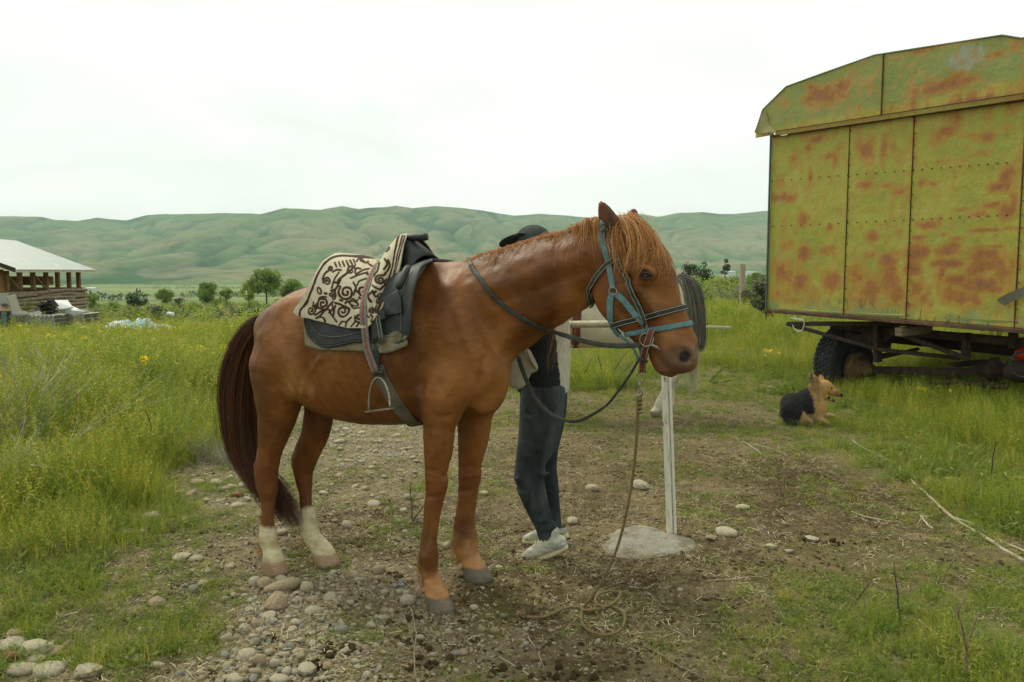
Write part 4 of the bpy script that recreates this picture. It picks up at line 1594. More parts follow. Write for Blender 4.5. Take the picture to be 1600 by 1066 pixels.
def cover(name, bot, top, rear, front, latf, off, th, m, parent, nu=60, nv=40, colour=None, wrinkle=0, both=True, minlat=None):
    """cloth or leather over the horse's back: near side from a pixel patch, far side mirrored"""
    G_ = coons(bot, top, rear, front, nu, nv)
    P = np.zeros((nu, nv, 3))
    for i in range(nu):
        for j in range(nv):
            x, y = G_[i, j]
            u, v = i / (nu - 1), j / (nv - 1)
            lt = latf(u, v)
            h, n = cast(x, y)
            if h is not None:
                lt = max(lt, -h[1] + off) if v < .97 else lt
            q = lp(x, y, lt)[0]
            for _ in range(4):
                qq, nn, _i, _d = HB.find_nearest(Vector(q))
                s = (q - np.array(qq)) @ np.array(nn)
                if s < off * .8 and v < .97:
                    lt += (off * .8 - s) * 1.2 + .001
                    q = lp(x, y, lt)[0]
                else:
                    break
            P[i, j] = q
    # smooth the depth a little
    for _ in range(3):
        P[1:-1, 1:-1, :] = (P[:-2, 1:-1] + P[2:, 1:-1] + P[1:-1, :-2] + P[1:-1, 2:] + 2 * P[1:-1, 1:-1]) / 6
    if wrinkle:
        I, J = np.meshgrid(np.linspace(0, 1, nu), np.linspace(0, 1, nv), indexing='ij')
        P[..., 1] -= (fbm(I * 5 + J * 2, J * 3, .5, 61, 3) - .5) * wrinkle
    full = np.concatenate([P, P[:, ::-1][:, 1:] * np.array([1, -1, 1])], 1) if both else P
    # stitch the far side where it would sink into the body
    n2 = full.shape[1]
    V = full.reshape(-1, 3)
    idx = np.arange(nu * n2).reshape(nu, n2)
    Q = np.stack([idx[:-1, :-1], idx[:-1, 1:], idx[1:, 1:], idx[1:, :-1]], -1).reshape(-1, 4)
    o = mesh_np(name, V, Q, m, parent)
    md = o.modifiers.new('thickness', 'SOLIDIFY')
    md.thickness = th
    md.offset = -1
    if colour is not None:
        C = colour(G_)
        C = np.concatenate([C, C[:, ::-1][:, 1:]], 1) if both else C
        set_coat(o, C.reshape(-1, 3))
    return o, G_, P


# felt numnah, leather pad
sup = lambda W, p=2.3: (lambda u, v: W * max(1 - v ** p, 0) ** (1 / p))
cover('felt_pad', [(480, 540), (500, 546), (542, 548), (575, 549), (608, 551), (637, 540)], [(500, 442), (560, 434), (600, 428), (640, 420), (668, 411)],
      [(480, 540), (476, 500), (484, 462), (500, 442)], [(637, 540), (640, 500), (648, 450), (668, 411)], sup(.29), .008, .012, M_FELT, saddle, 40, 30, wrinkle=.01)
LB = [(480, 512), (486, 526), (497, 537), (512, 542), (536, 538), (555, 533.5), (580, 534), (604, 535.5), (625, 535), (638, 528), (642.5, 514)]
pad, _, PP = cover('leather_pad', LB, [(505, 438), (560, 430), (600, 424), (640, 414), (676, 407)],
                   [(480, 512), (478, 495), (486, 462), (505, 438)], [(642.5, 514), (643, 484), (646, 460), (652, 436), (659, 418), (676, 407)], sup(.29), .022, .010, M_LEATHER, saddle, 50, 34)
pb = MB()
edge = np.concatenate([PP[0, ::-1], PP[:, 0], PP[-1]])
pb.tube(edge + np.array([0, -.006, 0]), .0065, 7)
pb.tube((edge + np.array([0, -.006, 0])) * np.array([1, -1, 1]), .0065, 7)
pb.build('piping', M_LEATHER, pad, True)
SBV = BVHTree.FromPolygons([Vector(v) for v in (np.concatenate([PP.reshape(-1, 3)]) + np.array([0, -.012, 0])).tolist()],
                           [tuple(int(x) for x in q) for q in (lambda I: np.stack([I[:-1, :-1], I[:-1, 1:], I[1:, 1:], I[1:, :-1]], -1).reshape(-1, 4))(np.arange(PP.shape[0] * PP.shape[1]).reshape(PP.shape[:2]))])


def on_pad(px, off=.004, k=3, fall=.32):
    px = cr(px, k)
    P, N_ = [], []
    for a in px:
        h, n = cast(a[0], a[1], SBV)
        if h is None:
            h, n = cast(a[0], a[1])
            h = (h + n * .02) if h is not None else lp(a[0], a[1], fall)[0]
            n = n if n is not None else np.array([0, -1, 0])
        if n[1] > 0:
            n = -n
        P.append(h + n * off)
        N_.append(n)
    return np.array(P), np.array(N_)


# stitched lines pressed in the pad
for L in ([(484, 500), (491, 514), (504, 524), (530, 526), (556, 521), (566, 519)], [(600, 525), (615, 525), (626, 517), (627, 500), (626, 470), (630, 452), (640, 432), (652, 417)],
          [(600, 470), (612, 462), (626, 456), (636, 452)]):
    P_, N_ = on_pad(L, .003)
    MB().tube(P_, .0014, 4).build('seam', M_SEAM, pad)
# knee roll and skirt panel
P_, N_ = on_pad([(640, 418), (634, 428), (629, 440), (622, 452)], .006)
MB().tube(P_, [.008] + [.016] * (len(P_) - 2) + [.008], 10).build('knee_roll', M_LEATHER, saddle, True)
P_, N_ = on_pad([(612, 462), (616, 476), (617, 492)], .005)
strap('skirt_panel', P_, N_, .085, .006, M_LEATHER, saddle)

# pommel arch with its rolled handle
pm = MB()


def arch(xa, xb, base, top, W, n=22):
    """shell across the horse between local x stations"""
    V = []
    for (xx, tz) in zip(np.linspace(xa, xb, 6), np.linspace(0, 1, 6)):
        for a in np.linspace(0, PI, n):
            zz = base + (top(tz) - base) * math.sin(a) ** .8
            V.append((xx, -W(tz) * math.cos(a), zz))
    F = [(i * n + j, i * n + j + 1, (i + 1) * n + j + 1, (i + 1) * n + j) for i in range(5) for j in range(n - 1)]
    return V, F


pf = lp(668, 405, 0)[0]
pt_ = lp(642, 371, 0)[0]
pr_ = lp(606, 412, 0)[0]
V, F = arch(pr_[0], pf[0], 1.44, lambda t: pt_[2] - .005 - .085 * max(0, (t - .45) / .55) ** 1.4 - .10 * max(0, (.35 - t) / .35), lambda t: .055 + .095 * max(0, (t - .35) / .65))
o = MB().add(V, F).build('pommel', M_LEATHER, saddle, True)
md = o.modifiers.new('thickness', 'SOLIDIFY')
md.thickness = .014
a_, b_ = lp(637, 372, .02)[0], lp(668, 372, 0)[0]
b_[2] = a_[2] + .004
hd = MB()
hd.tube([a_ + (b_ - a_) * t for t in np.linspace(0, 1, 10)], [.012, .0155, .0165, .0165, .0165, .0165, .0165, .018, .018, .015], 14)
hd.build('handle_roll', M_LEATHER, saddle, True)
# seat and cantle under the blanket
cn = MB()
V, F = arch(lp(535, 430)[0][0], lp(600, 430)[0][0], 1.42, lambda t: lp(530, 410)[0][2] - .06 - .05 * t, lambda t: .11)
o = cn.add(V, F).build('cantle', M_LEATHER, saddle, True)

# girth under the belly
gc = lp(592, 575)[0]
P_, N_ = spath([(590, 572), (596, 588), (605, 606), (617, 626), (631, 645), (643, 657)], .008, k=3)
g0, g1 = P_[0], P_[-1]
dv = g1 - g0
dv[1] = 0
axn = np.cross(dv / np.linalg.norm(dv), (0, 1, 0))
cc = np.array([g1[0], 0, g1[2] + .05])
far_ = flip((P_, N_))
mid = []
for t in np.linspace(0, 1, 9)[1:-1]:
    q = P_[-1] * (1 - t) + far_[0][-1] * t
    q[2] -= .06
    hq, hn, _, _ = HB.find_nearest(Vector(q))
    q = np.array(hq) + np.array(hn) * .008
    mid.append((*q, *np.array(hn)))
A = np.array([(*a, *b) for a, b in zip(P_, N_)] + mid + [(*a, *b) for a, b in zip(far_[0][::-1], far_[1][::-1])])
strap('girth', A[:, :3], A[:, 3:], .062, .005, M_GIRTH, saddle, k=2, stitch=mat('dark_stitching', (.07, .06, .045), .9))
# crupper strap along the croup
P_, N_ = [], []
for (x, y) in ((492, 448), (478, 453), (462, 458), (446, 466), (431, 478), (418, 492), (410, 503)):
    q, n = lift(lp(x, y, .01)[0], .006)
    P_.append(q)
    N_.append(n)
strap('crupper', P_, N_, .028, .005, M_LEATHER, saddle)

# ================================================================== patterned blanket
BOT = [(460, 488), (470, 495), (487, 498), (501, 502), (518, 506.5), (542, 512), (562, 513), (573, 512), (581, 506)]
TOP = [(524, 399), (534, 398), (550, 402), (576, 408), (592, 411), (600, 402), (612, 384), (625, 371), (637, 367)]
REAR = [(460, 488), (467, 476), (477, 461), (491, 435), (504, 412), (524, 399)]
FRONT = [(581, 506), (592, 490), (604, 470), (613, 454), (622, 434), (627, 412), (631, 385), (637, 367)]
Z2 = lambda x, y: (460 + x / 4.846, 340 + y / 4.846)


def strokes():
    S = []

    def line(P, w=11):
        S.append((cr([Z2(*p) for p in P], 5), w / 4.846 / 2))

    def spiral(cx, cy, r, turns=1.6, a0=0.0, sg=1, w=11, tail=None):
        P = []
        for t in np.linspace(0, 1, 26):
            a = a0 + sg * turns * 2 * PI * t
            rr_ = r * (1 - .82 * t)
            P.append(Z2(cx + rr_ * math.cos(a), cy + rr_ * math.sin(a) * 1.05))
        if tail:
            P = [Z2(*q) for q in tail] + P
        S.append((cr(P, 2), w / 4.846 / 2))
    line([(52, 745), (54, 705), (85, 665), (118, 605), (150, 525), (180, 445), (222, 372), (280, 322), (350, 302), (440, 306), (520, 318)], 11)
    spiral(400, 572, 58, 1.7, -2.4, -1, 12, [(455, 380), (395, 440), (345, 480), (335, 520)])
    spiral(226, 655, 42, 1.5, 2.4, 1, 11, [(300, 640), (262, 680), (250, 700)])
    spiral(372, 712, 48, 1.5, -.4, 1, 11, [(318, 650), (350, 660)])
    spiral(138, 706, 36, 1.4, -1.2, 1, 11, [(180, 660), (165, 680)])
    spiral(252, 492, 32, 1.5, 2.8, 1, 10, [(215, 470), (218, 480)])
    spiral(430, 412, 36, 1.3, .4, -1, 9, [(500, 400), (470, 395)])
    spiral(280, 400, 22, 1.2, 2.6, 1, 10, [(255, 420)])
    spiral(650, 478, 34, 1.5, -1.2, -1, 11, [(690, 420), (680, 440)])
    spiral(636, 632, 30, 1.4, -1.4, 1, 11, [(665, 600), (660, 605)])
    spiral(520, 560, 40, 1.1, 1.2, 1, 10)
    spiral(590, 700, 26, 1.3, 0, 1, 9)
    spiral(500, 760, 34, 1.3, 2.5, -1, 10)
    for i, x in enumerate((316, 345, 374, 403, 428, 452)):
        line([(x - 6, 352 - i * 4), (x + 2, 368 - i * 3), (x + 10, 384 - i * 2)], 8)
    for a, b, c_ in (((290, 540), (310, 480), (345, 425)), ((320, 600), (325, 540), (360, 480)), ((300, 420), (330, 405), (360, 410)), ((470, 440), (520, 410), (570, 400)),
                     ((430, 470), (490, 445), (560, 425)), ((480, 520), (500, 490), (560, 470)), ((470, 560), (500, 590), (480, 640)), ((540, 600), (510, 620), (490, 610)),
                     ((420, 650), (450, 690), (500, 690)), ((425, 640), (450, 620), (490, 660)), ((180, 760), (210, 740), (255, 690)), ((170, 740), (200, 720), (235, 700)), ((270, 700), (290, 740), (330, 790)),
                     ((300, 760), (310, 700), (320, 670)), ((240, 790), (230, 760), (200, 750)), ((350, 815), (370, 790), (400, 790)), ((400, 825), (410, 790), (440, 760)), ((440, 825), (470, 790), (470, 750)),
                     ((480, 825), (500, 800), (540, 790)), ((215, 470), (235, 430), (260, 410)), ((285, 560), (330, 540), (335, 500)), ((190, 640), (200, 610), (250, 605)), ((500, 340), (540, 355), (560, 345)),
                     ((470, 345), (490, 325), (530, 345)), ((560, 360), (590, 380), (620, 380)), ((600, 560), (570, 600), (580, 640)), ((600, 520), (640, 545), (670, 520)), ((610, 450), (640, 400), (650, 350)),
                     ((690, 320), (700, 360), (680, 400)), ((710, 330), (715, 370), (700, 410)), ((585, 740), (600, 760), (590, 790)), ((540, 700), (550, 740), (575, 760)), ((450, 500), (470, 540), (455, 590)),
                     ((390, 655), (400, 640), (430, 640)), ((290, 650), (300, 690), (270, 720)), ((155, 645), (160, 670), (180, 690)), ((690, 470), (680, 500), (690, 540)), ((610, 600), (600, 580), (620, 560))):
        line([a, b, c_], 9)
    # leaves and buds as closed loops
    for (cx, cy, r1, r2, an) in ((455, 655, 42, 16, .3), (195, 560, 12, 26, -.4), (286, 590, 14, 9, .5), (305, 610, 13, 9, 1.2), (302, 575, 9, 15, .2), (640, 590, 22, 10, -.5), (715, 250, 20, 8, -.9)):
        P = [(cx + r1 * math.cos(t) * math.cos(an) - r2 * math.sin(t) * math.sin(an), cy + r1 * math.cos(t) * math.sin(an) + r2 * math.sin(t) * math.cos(an)) for t in np.linspace(0, 2 * PI, 13)]
        line(P, 7)
    for (x, y) in ((243, 580), (360, 632), (322, 500), (560, 440), (540, 650)):
        line([(x - 8, y - 2), (x, y), (x + 8, y + 2)], 14)
    # bands along the front hem
    for d, w_ in ((10, 6), (26, 8), (50, 8)):
        line([(850 - d, 150), (820 - d * 1.1, 260), (800 - d * 1.15, 350), (770 - d * 1.2, 460), (725 - d * 1.1, 570), (680 - d * .9, 650), (640 - d * .8, 730)], w_)
    return S


def blanket_colour(G_):
    nu, nv = G_.shape[:2]
    P = G_.reshape(-1, 2)
    d = np.full(len(P), 9.0)
    for L, w_ in strokes():
        for a, b in zip(L[:-1], L[1:]):
            m = (np.abs(P[:, 0] - (a[0] + b[0]) / 2) < 12) & (np.abs(P[:, 1] - (a[1] + b[1]) / 2) < 12)
            if not m.any():
                continue
            v = b - a
            t = np.clip(((P[m] - a) @ v) / max(v @ v, 1e-9), 0, 1)
            dd = np.linalg.norm(P[m] - a - t[:, None] * v, axis=1) - w_
            d[m] = np.minimum(d[m], dd)
    t = smooth01((.92 - d) / .5)
    C = np.tile(np.array([.50, .455, .33]), (len(P), 1))
    C = mixc(C, (.42, .36, .22), smooth01((fbm(P[:, 0], P[:, 1], 30, 71, 3) - .5) / .25) * .35)
    C = mixc(C, (.050, .027, .014), t)
    return C.reshape(nu, nv, 3)


M_BLANKET = attr_mat('patterned_blanket', .9, .15, .10, 60, (170, .35, .003))


def blat(u, v):
    W = .315 - .10 * smooth01((u - .70) / .3) * smooth01(v / .6)
    W = W - .03 * math.exp(-((u - .62) / .10) ** 2) * v
    return W * max(1 - v ** 2.1, 0) ** (1 / 2.1)


blanket = horse_space('saddle_blanket', 'cream felt blanket with dark brown scroll pattern draped over the saddle', 'blanket')
bl, BG, BP = cover('cloth', BOT, TOP, REAR, FRONT, blat, .035, .008, M_BLANKET, blanket, 300, 190, blanket_colour, wrinkle=.014)
# woven strap laid over the blanket, down to the stirrup buckle
BBV = BVHTree.FromPolygons([Vector(v) for v in BP[::3, ::3].reshape(-1, 3).tolist()],
                           [tuple(int(x) for x in q) for q in (lambda I: np.stack([I[:-1, :-1], I[:-1, 1:], I[1:, 1:], I[1:, :-1]], -1).reshape(-1, 4))(np.arange(len(BP[::3]) * len(BP[0, ::3])).reshape(len(BP[::3]), len(BP[0, ::3])))])
WS = [(591, 414), (586, 424), (579, 441), (573, 460), (570, 480), (570, 500), (574, 522), (580, 545), (587, 563), (593, 580)]
P_, N_ = [], []
for a in cr(WS, 3):
    best = None
    for bv, o_ in ((BBV, .006), (SBV, .006), (HB, .03)):
        h, n = cast(a[0], a[1], bv)
        if h is not None:
            if n[1] > 0:
                n = -n
            h = h + n * o_
            if best is None or h[1] < best[0][1]:
                best = (h, n)
    if best is None:
        best = (lp(a[0], a[1], .1)[0], np.array([0, -1, .5]))
    P_.append(best[0])
    N_.append(best[1])
P_, N_ = np.array(P_), np.array(N_)
for _ in range(4):
    P_[1:-1] = (P_[:-2] + 2 * P_[1:-1] + P_[2:]) / 4
P_[:, 1] -= .006
surc = strap('woven_strap', P_, N_, .036, .004, M_WEBB, saddle, res=False)
strap('red_stripe', P_ + N_ * .0042, N_, .010, .0012, M_RED, surc, res=False)
over = [P_[0] + np.array([0, .02, .012])] + [np.array([P_[0][0] + .0, y, P_[0][2] + .02 - abs(y) * .15]) for y in (-.03, .03)] + [P_[0] * np.array([1, -1, 1])] + [p * np.array([1, -1, 1]) for p in P_[3::5]]
strap('woven_strap', over, [(0, -.3, 1)] * 3 + [(0, 0, 1)] + [n * np.array([1, -1, 1]) for n in N_[0:1]] + [n * np.array([1, -1, 1]) for n in N_[3::5]][:len(over) - 5], .036, .004, M_WEBB, saddle)
# stirrup leather, buckle and iron
P_, N_ = on_pad([(586, 500), (589, 520), (591, 545), (592, 565), (593, 583)], .010)
strap('stirrup_leather', P_, N_, .034, .005, M_LEATHER, saddle)
P_, N_ = on_pad([(594, 494), (597, 510), (600, 530), (603, 550)], .018)
strap('strap_end', P_, N_, .022, .004, M_LEATHER2, saddle, stitch=M_STITCH)
P_, N_ = on_pad([(599, 486), (602, 492), (603, 500)], .022)
strap('strap_keeper', P_, N_, .026, .004, M_LEATHER, saddle)
hb_, hn_ = cast(591, 585)
lt_ = -hb_[1] + .03
bk = MB()
bk.tube([lp(x, y, lt_)[0] for (x, y) in ((585, 579), (597, 576), (599, 586), (588, 589), (585, 579))], .006, 6)
bk.tube([lp(x, y, lt_ + .005)[0] for (x, y) in ((586, 583), (592, 582), (598, 581))], .009, 6)
bk.build('buckle', M_LEATHER2, saddle, True)
st = MB()
L1 = [(589, 590), (583, 597), (578.5, 610), (576.5, 626), (576.5, 641)]
L2 = [(589, 590), (596, 592), (603, 602), (608, 618), (609.5, 637)]
st.tube(cr([lp(x, y, lt_ + .02 + .0 * i)[0] for i, (x, y) in enumerate(L1)], 4), .0052, 7)
st.tube(cr([lp(x, y, lt_ + .02 + .01 * i)[0] for i, (x, y) in enumerate(L2)], 4), .0052, 7)
si = st.build('stirrup_iron', M_IRON, saddle, True)
tr = MB()
tr.beam(lp(576, 643, lt_ + .02)[0], lp(610, 638.5, lt_ + .06)[0], .042, .008)
tr.build('tread', M_IRON, si)
# ================================================================== vegetation
def leaf_mat(name, c1, c2, c3=None, trans=.35, rough=.6, nscale=None):
    """thin leaves that let light through; colour varies from plant to plant"""
    m = bpy.data.materials.new(name)
    m.use_nodes = True
    N, L = m.node_tree.nodes, m.node_tree.links
    N.clear()
    out = N.new('ShaderNodeOutputMaterial')
    oi = N.new('ShaderNodeObjectInfo')
    rm = N.new('ShaderNodeValToRGB')
    e = rm.color_ramp.elements
    e[0].color = (*c1, 1)
    e[1].color = (*c2, 1)
    if c3:
        k = e.new(.55)
        k.color = (*c3, 1)
    at_ = N.new('ShaderNodeAttribute')
    at_.attribute_name = 'coat'
    mul = N.new('ShaderNodeMixRGB')
    mul.blend_type = 'MULTIPLY'
    mul.inputs['Fac'].default_value = 1
    L.new(oi.outputs['Random'], rm.inputs['Fac'])
    L.new(rm.outputs['Color'], mul.inputs['Color1'])
    L.new(at_.outputs['Color'], mul.inputs['Color2'])
    d = N.new('ShaderNodeBsdfPrincipled')
    d.inputs['Roughness'].default_value = rough
    d.inputs['Specular IOR Level'].default_value = .25
    t = N.new('ShaderNodeBsdfTranslucent')
    mx = N.new('ShaderNodeMixShader')
    mx.inputs['Fac'].default_value = trans
    L.new(mul.outputs['Color'], d.inputs['Base Color'])
    L.new(mul.outputs['Color'], t.inputs['Color'])
    L.new(d.outputs['BSDF'], mx.inputs[1])
    L.new(t.outputs['BSDF'], mx.inputs[2])
    L.new(mx.outputs['Shader'], out.inputs['Surface'])
    return m


class Blades:
    """ribbons and small leaves with a colour each"""

    def __init__(self, seed):
        self.g = np.random.default_rng(seed)
        self.V, self.F, self.C, self.n = [], [], [], 0

    def ribbon(self, P, w, col, tip=.1):
        P = np.asarray(P, float)
        m = len(P)
        d = P[-1] - P[0]
        s = np.array([d[1], -d[0], 0]) + self.g.normal(0, .3, 3) * np.linalg.norm(d)
        s[2] *= .2
        s /= np.linalg.norm(s) + 1e-9
        W = w * np.linspace(1, tip, m)[:, None] * .5
        A = np.stack([P - s * W, P + s * W], 1).reshape(-1, 3)
        self.V.append(A)
        self.C.append(np.tile(col, (2 * m, 1)))
        for i in range(m - 1):
            a = self.n + 2 * i
            self.F.append((a, a + 1, a + 3, a + 2))
        self.n += 2 * m

    def leaf(self, p, d, w, col):
        d = np.asarray(d, float)
        s = np.cross(d, self.g.normal(0, 1, 3))
        s /= np.linalg.norm(s) + 1e-9
        p = np.asarray(p, float)
        A = np.array([p, p + d * .5 + s * w * .5, p + d, p + d * .5 - s * w * .5])
        self.V.append(A)
        self.C.append(np.tile(col, (4, 1)))
        self.F.append((self.n, self.n + 1, self.n + 2, self.n + 3))
        self.n += 4

    def blade(self, x, y, h, w, lean, bend, col, seg=3, tip=.08):
        a = self.g.uniform(0, 2 * PI)
        dx, dy = math.cos(a), math.sin(a)
        P = []
        for i in range(seg + 1):
            t = i / seg
            o = lean * t + bend * t * t
            P.append((x + dx * o * h, y + dy * o * h, h * t * (1 - .25 * bend * t)))
        self.ribbon(P, w, col, tip)
        return np.array(P)

    def obj(self, name, m):
        V = np.concatenate(self.V)
        me = bpy.data.meshes.new(name)
        F = np.array(self.F, np.int32)
        me.vertices.add(len(V))
        me.vertices.foreach_set('co', V.astype(np.float32).ravel())
        me.loops.add(F.size)
        me.loops.foreach_set('vertex_index', F.ravel())
        me.polygons.add(len(F))
        me.polygons.foreach_set('loop_start', np.arange(0, F.size, 4, dtype=np.int32))
        me.polygons.foreach_set('loop_total', np.full(len(F), 4, np.int32))
        me.update(calc_edges=True)
        me.materials.append(m)
        o = bpy.data.objects.new(name, me)
        set_coat(o, np.concatenate(self.C))
        return o


M_GRASS = leaf_mat('field_grass', (.095, .200, .012), (.43, .42, .052), (.235, .315, .024), .45)
M_HERB = leaf_mat('feathery_herb', (.135, .220, .024), (.43, .42, .085), (.255, .325, .038), .40)
M_STRAW = leaf_mat('dry_straw', (.26, .225, .12), (.40, .35, .21), None, .3)
M_WEED = leaf_mat('low_weeds', (.14, .215, .032), (.26, .29, .070), None, .4)
M_BRUSH = leaf_mat('grey_brush', (.26, .24, .17), (.42, .40, .31), None, .15)

WH = np.array([1, 1, 1.0])


def tuft(seed, k=38, r=.35, hmin=.45, w=.011, lean=.25, bend=.35, m=None, dry=.06, heads=0):
    b = Blades(seed)
    for i in range(k):
        a, q = b.g.uniform(0, 2 * PI), r * math.sqrt(b.g.random())
        h = b.g.uniform(hmin, 1.0)
        c = WH * b.g.uniform(.75, 1.25) * np.array([1, 1, b.g.uniform(.8, 1.2)])
        if b.g.random() < dry:
            c = np.array([2.0, 1.35, 2.6]) * b.g.uniform(.7, 1.1)
        P = b.blade(q * math.cos(a), q * math.sin(a), h, w * b.g.uniform(.6, 1.3), b.g.normal(0, lean), abs(b.g.normal(0, bend)), c)
        if heads and b.g.random() < heads:
            t = P[-1]
            for j in range(5):
                b.leaf(t + b.g.normal(0, .012, 3) - np.array([0, 0, .03 * j]), b.g.normal(0, .018, 3) + np.array([0, 0, .03]), .012, np.array([1.5, 1.1, 1.6]))
    return b.obj('grass_clump', m or M_GRASS)


def herb(seed, stems=9, r=.22, leaves=26, ll=.10, lw=.016, m=None, flowers=0, droop=.2, hmin=.6):
    b = Blades(seed)
    for i in range(stems):
        a, q = b.g.uniform(0, 2 * PI), r * math.sqrt(b.g.random())
        h = b.g.uniform(hmin, 1.0)
        c = WH * b.g.uniform(.75, 1.2)
        P = b.blade(q * math.cos(a), q * math.sin(a), h, .010, b.g.normal(0, .22), abs(b.g.normal(0, .15)), c * np.array([1.1, .9, .8]), 4, .3)
        for j in range(leaves):
            t = .12 + .88 * (j + b.g.random()) / leaves
            s = t * 4
            k = min(int(s), 3)
            p = P[k] + (P[k + 1] - P[k]) * (s - k)
            an = b.g.uniform(0, 2 * PI)
            L_ = ll * (1.15 - .75 * t) * b.g.uniform(.6, 1.2)
            d = np.array([math.cos(an), math.sin(an), b.g.uniform(.2, 1.1) - droop]) * L_
            b.leaf(p, d, lw * b.g.uniform(.7, 1.3) * (1.2 - .6 * t), c * b.g.uniform(.8, 1.25) * (1 + .25 * t))
        if flowers:
            for j in range(flowers):
                p = P[-1] + b.g.normal(0, .03, 3)
                for q_ in range(3):
                    b.leaf(p, b.g.normal(0, .02, 3), .02, np.array([3.4, 2.3, .5]))
    return b.obj('herb_clump', m or M_HERB)


def brushwood(seed, k=16, fine=True):
    b = Blades(seed)
    for i in range(k):
        a = b.g.uniform(0, 2 * PI)
        h = b.g.uniform(.5, 1)
        P = b.blade(.1 * math.cos(a), .1 * math.sin(a), h, .012, b.g.uniform(.1, .9), abs(b.g.normal(0, .5)), WH * b.g.uniform(.6, 1.15), 4, .3)
        for j in range(7):
            s = b.g.uniform(1, 3.9)
            q = int(s)
            p = P[q] + (P[q + 1] - P[q]) * (s - q)
            d = (P[q + 1] - P[q]) * .9 + b.g.normal(0, .08, 3)
            b.ribbon([p, p + d * .7, p + d * 1.4 + b.g.normal(0, .02, 3)], .006, WH * b.g.uniform(.6, 1.2), .4)
    return b.obj('brushwood_clump', M_BRUSH)


def creeper(seed, k=60):
    b = Blades(seed)
    for i in range(k):
        a, q = b.g.uniform(0, 2 * PI), .5 * math.sqrt(b.g.random())
        p = np.array([q * math.cos(a), q * math.sin(a), b.g.uniform(.02, .35)])
        an = b.g.uniform(0, 2 * PI)
        d = np.array([math.cos(an), math.sin(an), b.g.uniform(-.1, .9)]) * b.g.uniform(.10, .26)
        b.leaf(p, d, b.g.uniform(.03, .08), WH * b.g.uniform(.7, 1.3))
    for i in range(14):
        b.blade(b.g.normal(0, .25), b.g.normal(0, .25), b.g.uniform(.3, .9), .02, .4, .4, WH * b.g.uniform(.8, 1.3), 2)
    return b.obj('weed_clump', M_WEED)


KINDS_ = {
    'tuft': [tuft(1), tuft(2, 30, .4, .35, .010, .35), tuft(3, 46, .3)],
    'tall': [tuft(11, 34, .30, .5, .0065, .16, .22, heads=.35, dry=.14), tuft(12, 30, .34, .5, .006, .2, .25, heads=.5, dry=.22)],
    'herb': [herb(21), herb(22, 7, .18, 34, .12, .012), herb(23, 12, .26, 22, .085, .018)],
    'flower': [herb(31, 8, .2, 16, .09, .014, flowers=5), herb(32, 6, .2, 14, .08, .014, flowers=8)],
    'straw': [tuft(41, 20, .35, .4, .006, .45, .5, M_STRAW, 0), tuft(42, 14, .4, .3, .006, .7, .7, M_STRAW, 0)],
    'weed': [creeper(51), creeper(52, 44), creeper(53, 80)],
    'brush': [brushwood(61), brushwood(62, 22)],
    'short': [tuft(71, 26, .45, .3, .022, .4, .5), tuft(72, 20, .5, .3, .02, .6, .6)],
}


def gn_scatter(name, protos, P, rot, scl, idx, label, tilt=None, kind='stuff', parent=None):
    """one object: copies of the prototype meshes standing at points"""
    src = bpy.data.collections.new(name + '_kinds')
    names = []
    for i, o in enumerate(protos):
        c = bpy.data.objects.new('%s.%03d' % (o.name.split('.')[0], i), o.data)
        src.objects.link(c)
        names.append((c.name, i))
    order = {i: r_ for r_, (nm, i) in enumerate(sorted(names))}
    idx = np.array([order[i] for i in idx], np.int32)
    me = bpy.data.meshes.new(name)
    me.vertices.add(len(P))
    me.vertices.foreach_set('co', np.asarray(P, np.float32).ravel())
    for nm, ty, dat in (('turn', 'FLOAT_VECTOR', rot), ('size', 'FLOAT_VECTOR', scl), ('which', 'INT', idx)):
        a = me.attributes.new(nm, ty, 'POINT')
        a.data.foreach_set('value' if ty == 'INT' else 'vector', np.asarray(dat, np.int32 if ty == 'INT' else np.float32).ravel())
    o = bpy.data.objects.new(name, me)
    link(o, parent)
    ng = bpy.data.node_groups.new(name + '_scatter', 'GeometryNodeTree')
    ng.interface.new_socket('Geometry', in_out='INPUT', socket_type='NodeSocketGeometry')
    ng.interface.new_socket('Geometry', in_out='OUTPUT', socket_type='NodeSocketGeometry')
    N, L = ng.nodes, ng.links
    gi, go = N.new('NodeGroupInput'), N.new('NodeGroupOutput')
    mp = N.new('GeometryNodeMeshToPoints')
    ip = N.new('GeometryNodeInstanceOnPoints')
    ci = N.new('GeometryNodeCollectionInfo')
    ci.inputs['Collection'].default_value = src
    ci.inputs['Separate Children'].default_value = True
    ci.inputs['Reset Children'].default_value = True
    ip.inputs['Pick Instance'].default_value = True

    def attr(nm, ty):
        a = N.new('GeometryNodeInputNamedAttribute')
        a.data_type = ty
        a.inputs['Name'].default_value = nm
        return a.outputs['Attribute']
    L.new(gi.outputs[0], mp.inputs['Mesh'])
    L.new(mp.outputs['Points'], ip.inputs['Points'])
    L.new(ci.outputs[0], ip.inputs['Instance'])
    L.new(attr('which', 'INT'), ip.inputs['Instance Index'])
    er = N.new('FunctionNodeEulerToRotation')
    L.new(attr('turn', 'FLOAT_VECTOR'), er.inputs[0])
    L.new(er.outputs[0], ip.inputs['Rotation'])
    L.new(attr('size', 'FLOAT_VECTOR'), ip.inputs['Scale'])
    L.new(ip.outputs['Instances'], go.inputs[0])
    md = o.modifiers.new('scatter', 'NODES')
    md.node_group = ng
    tag(o, label, kind=kind)
    return o


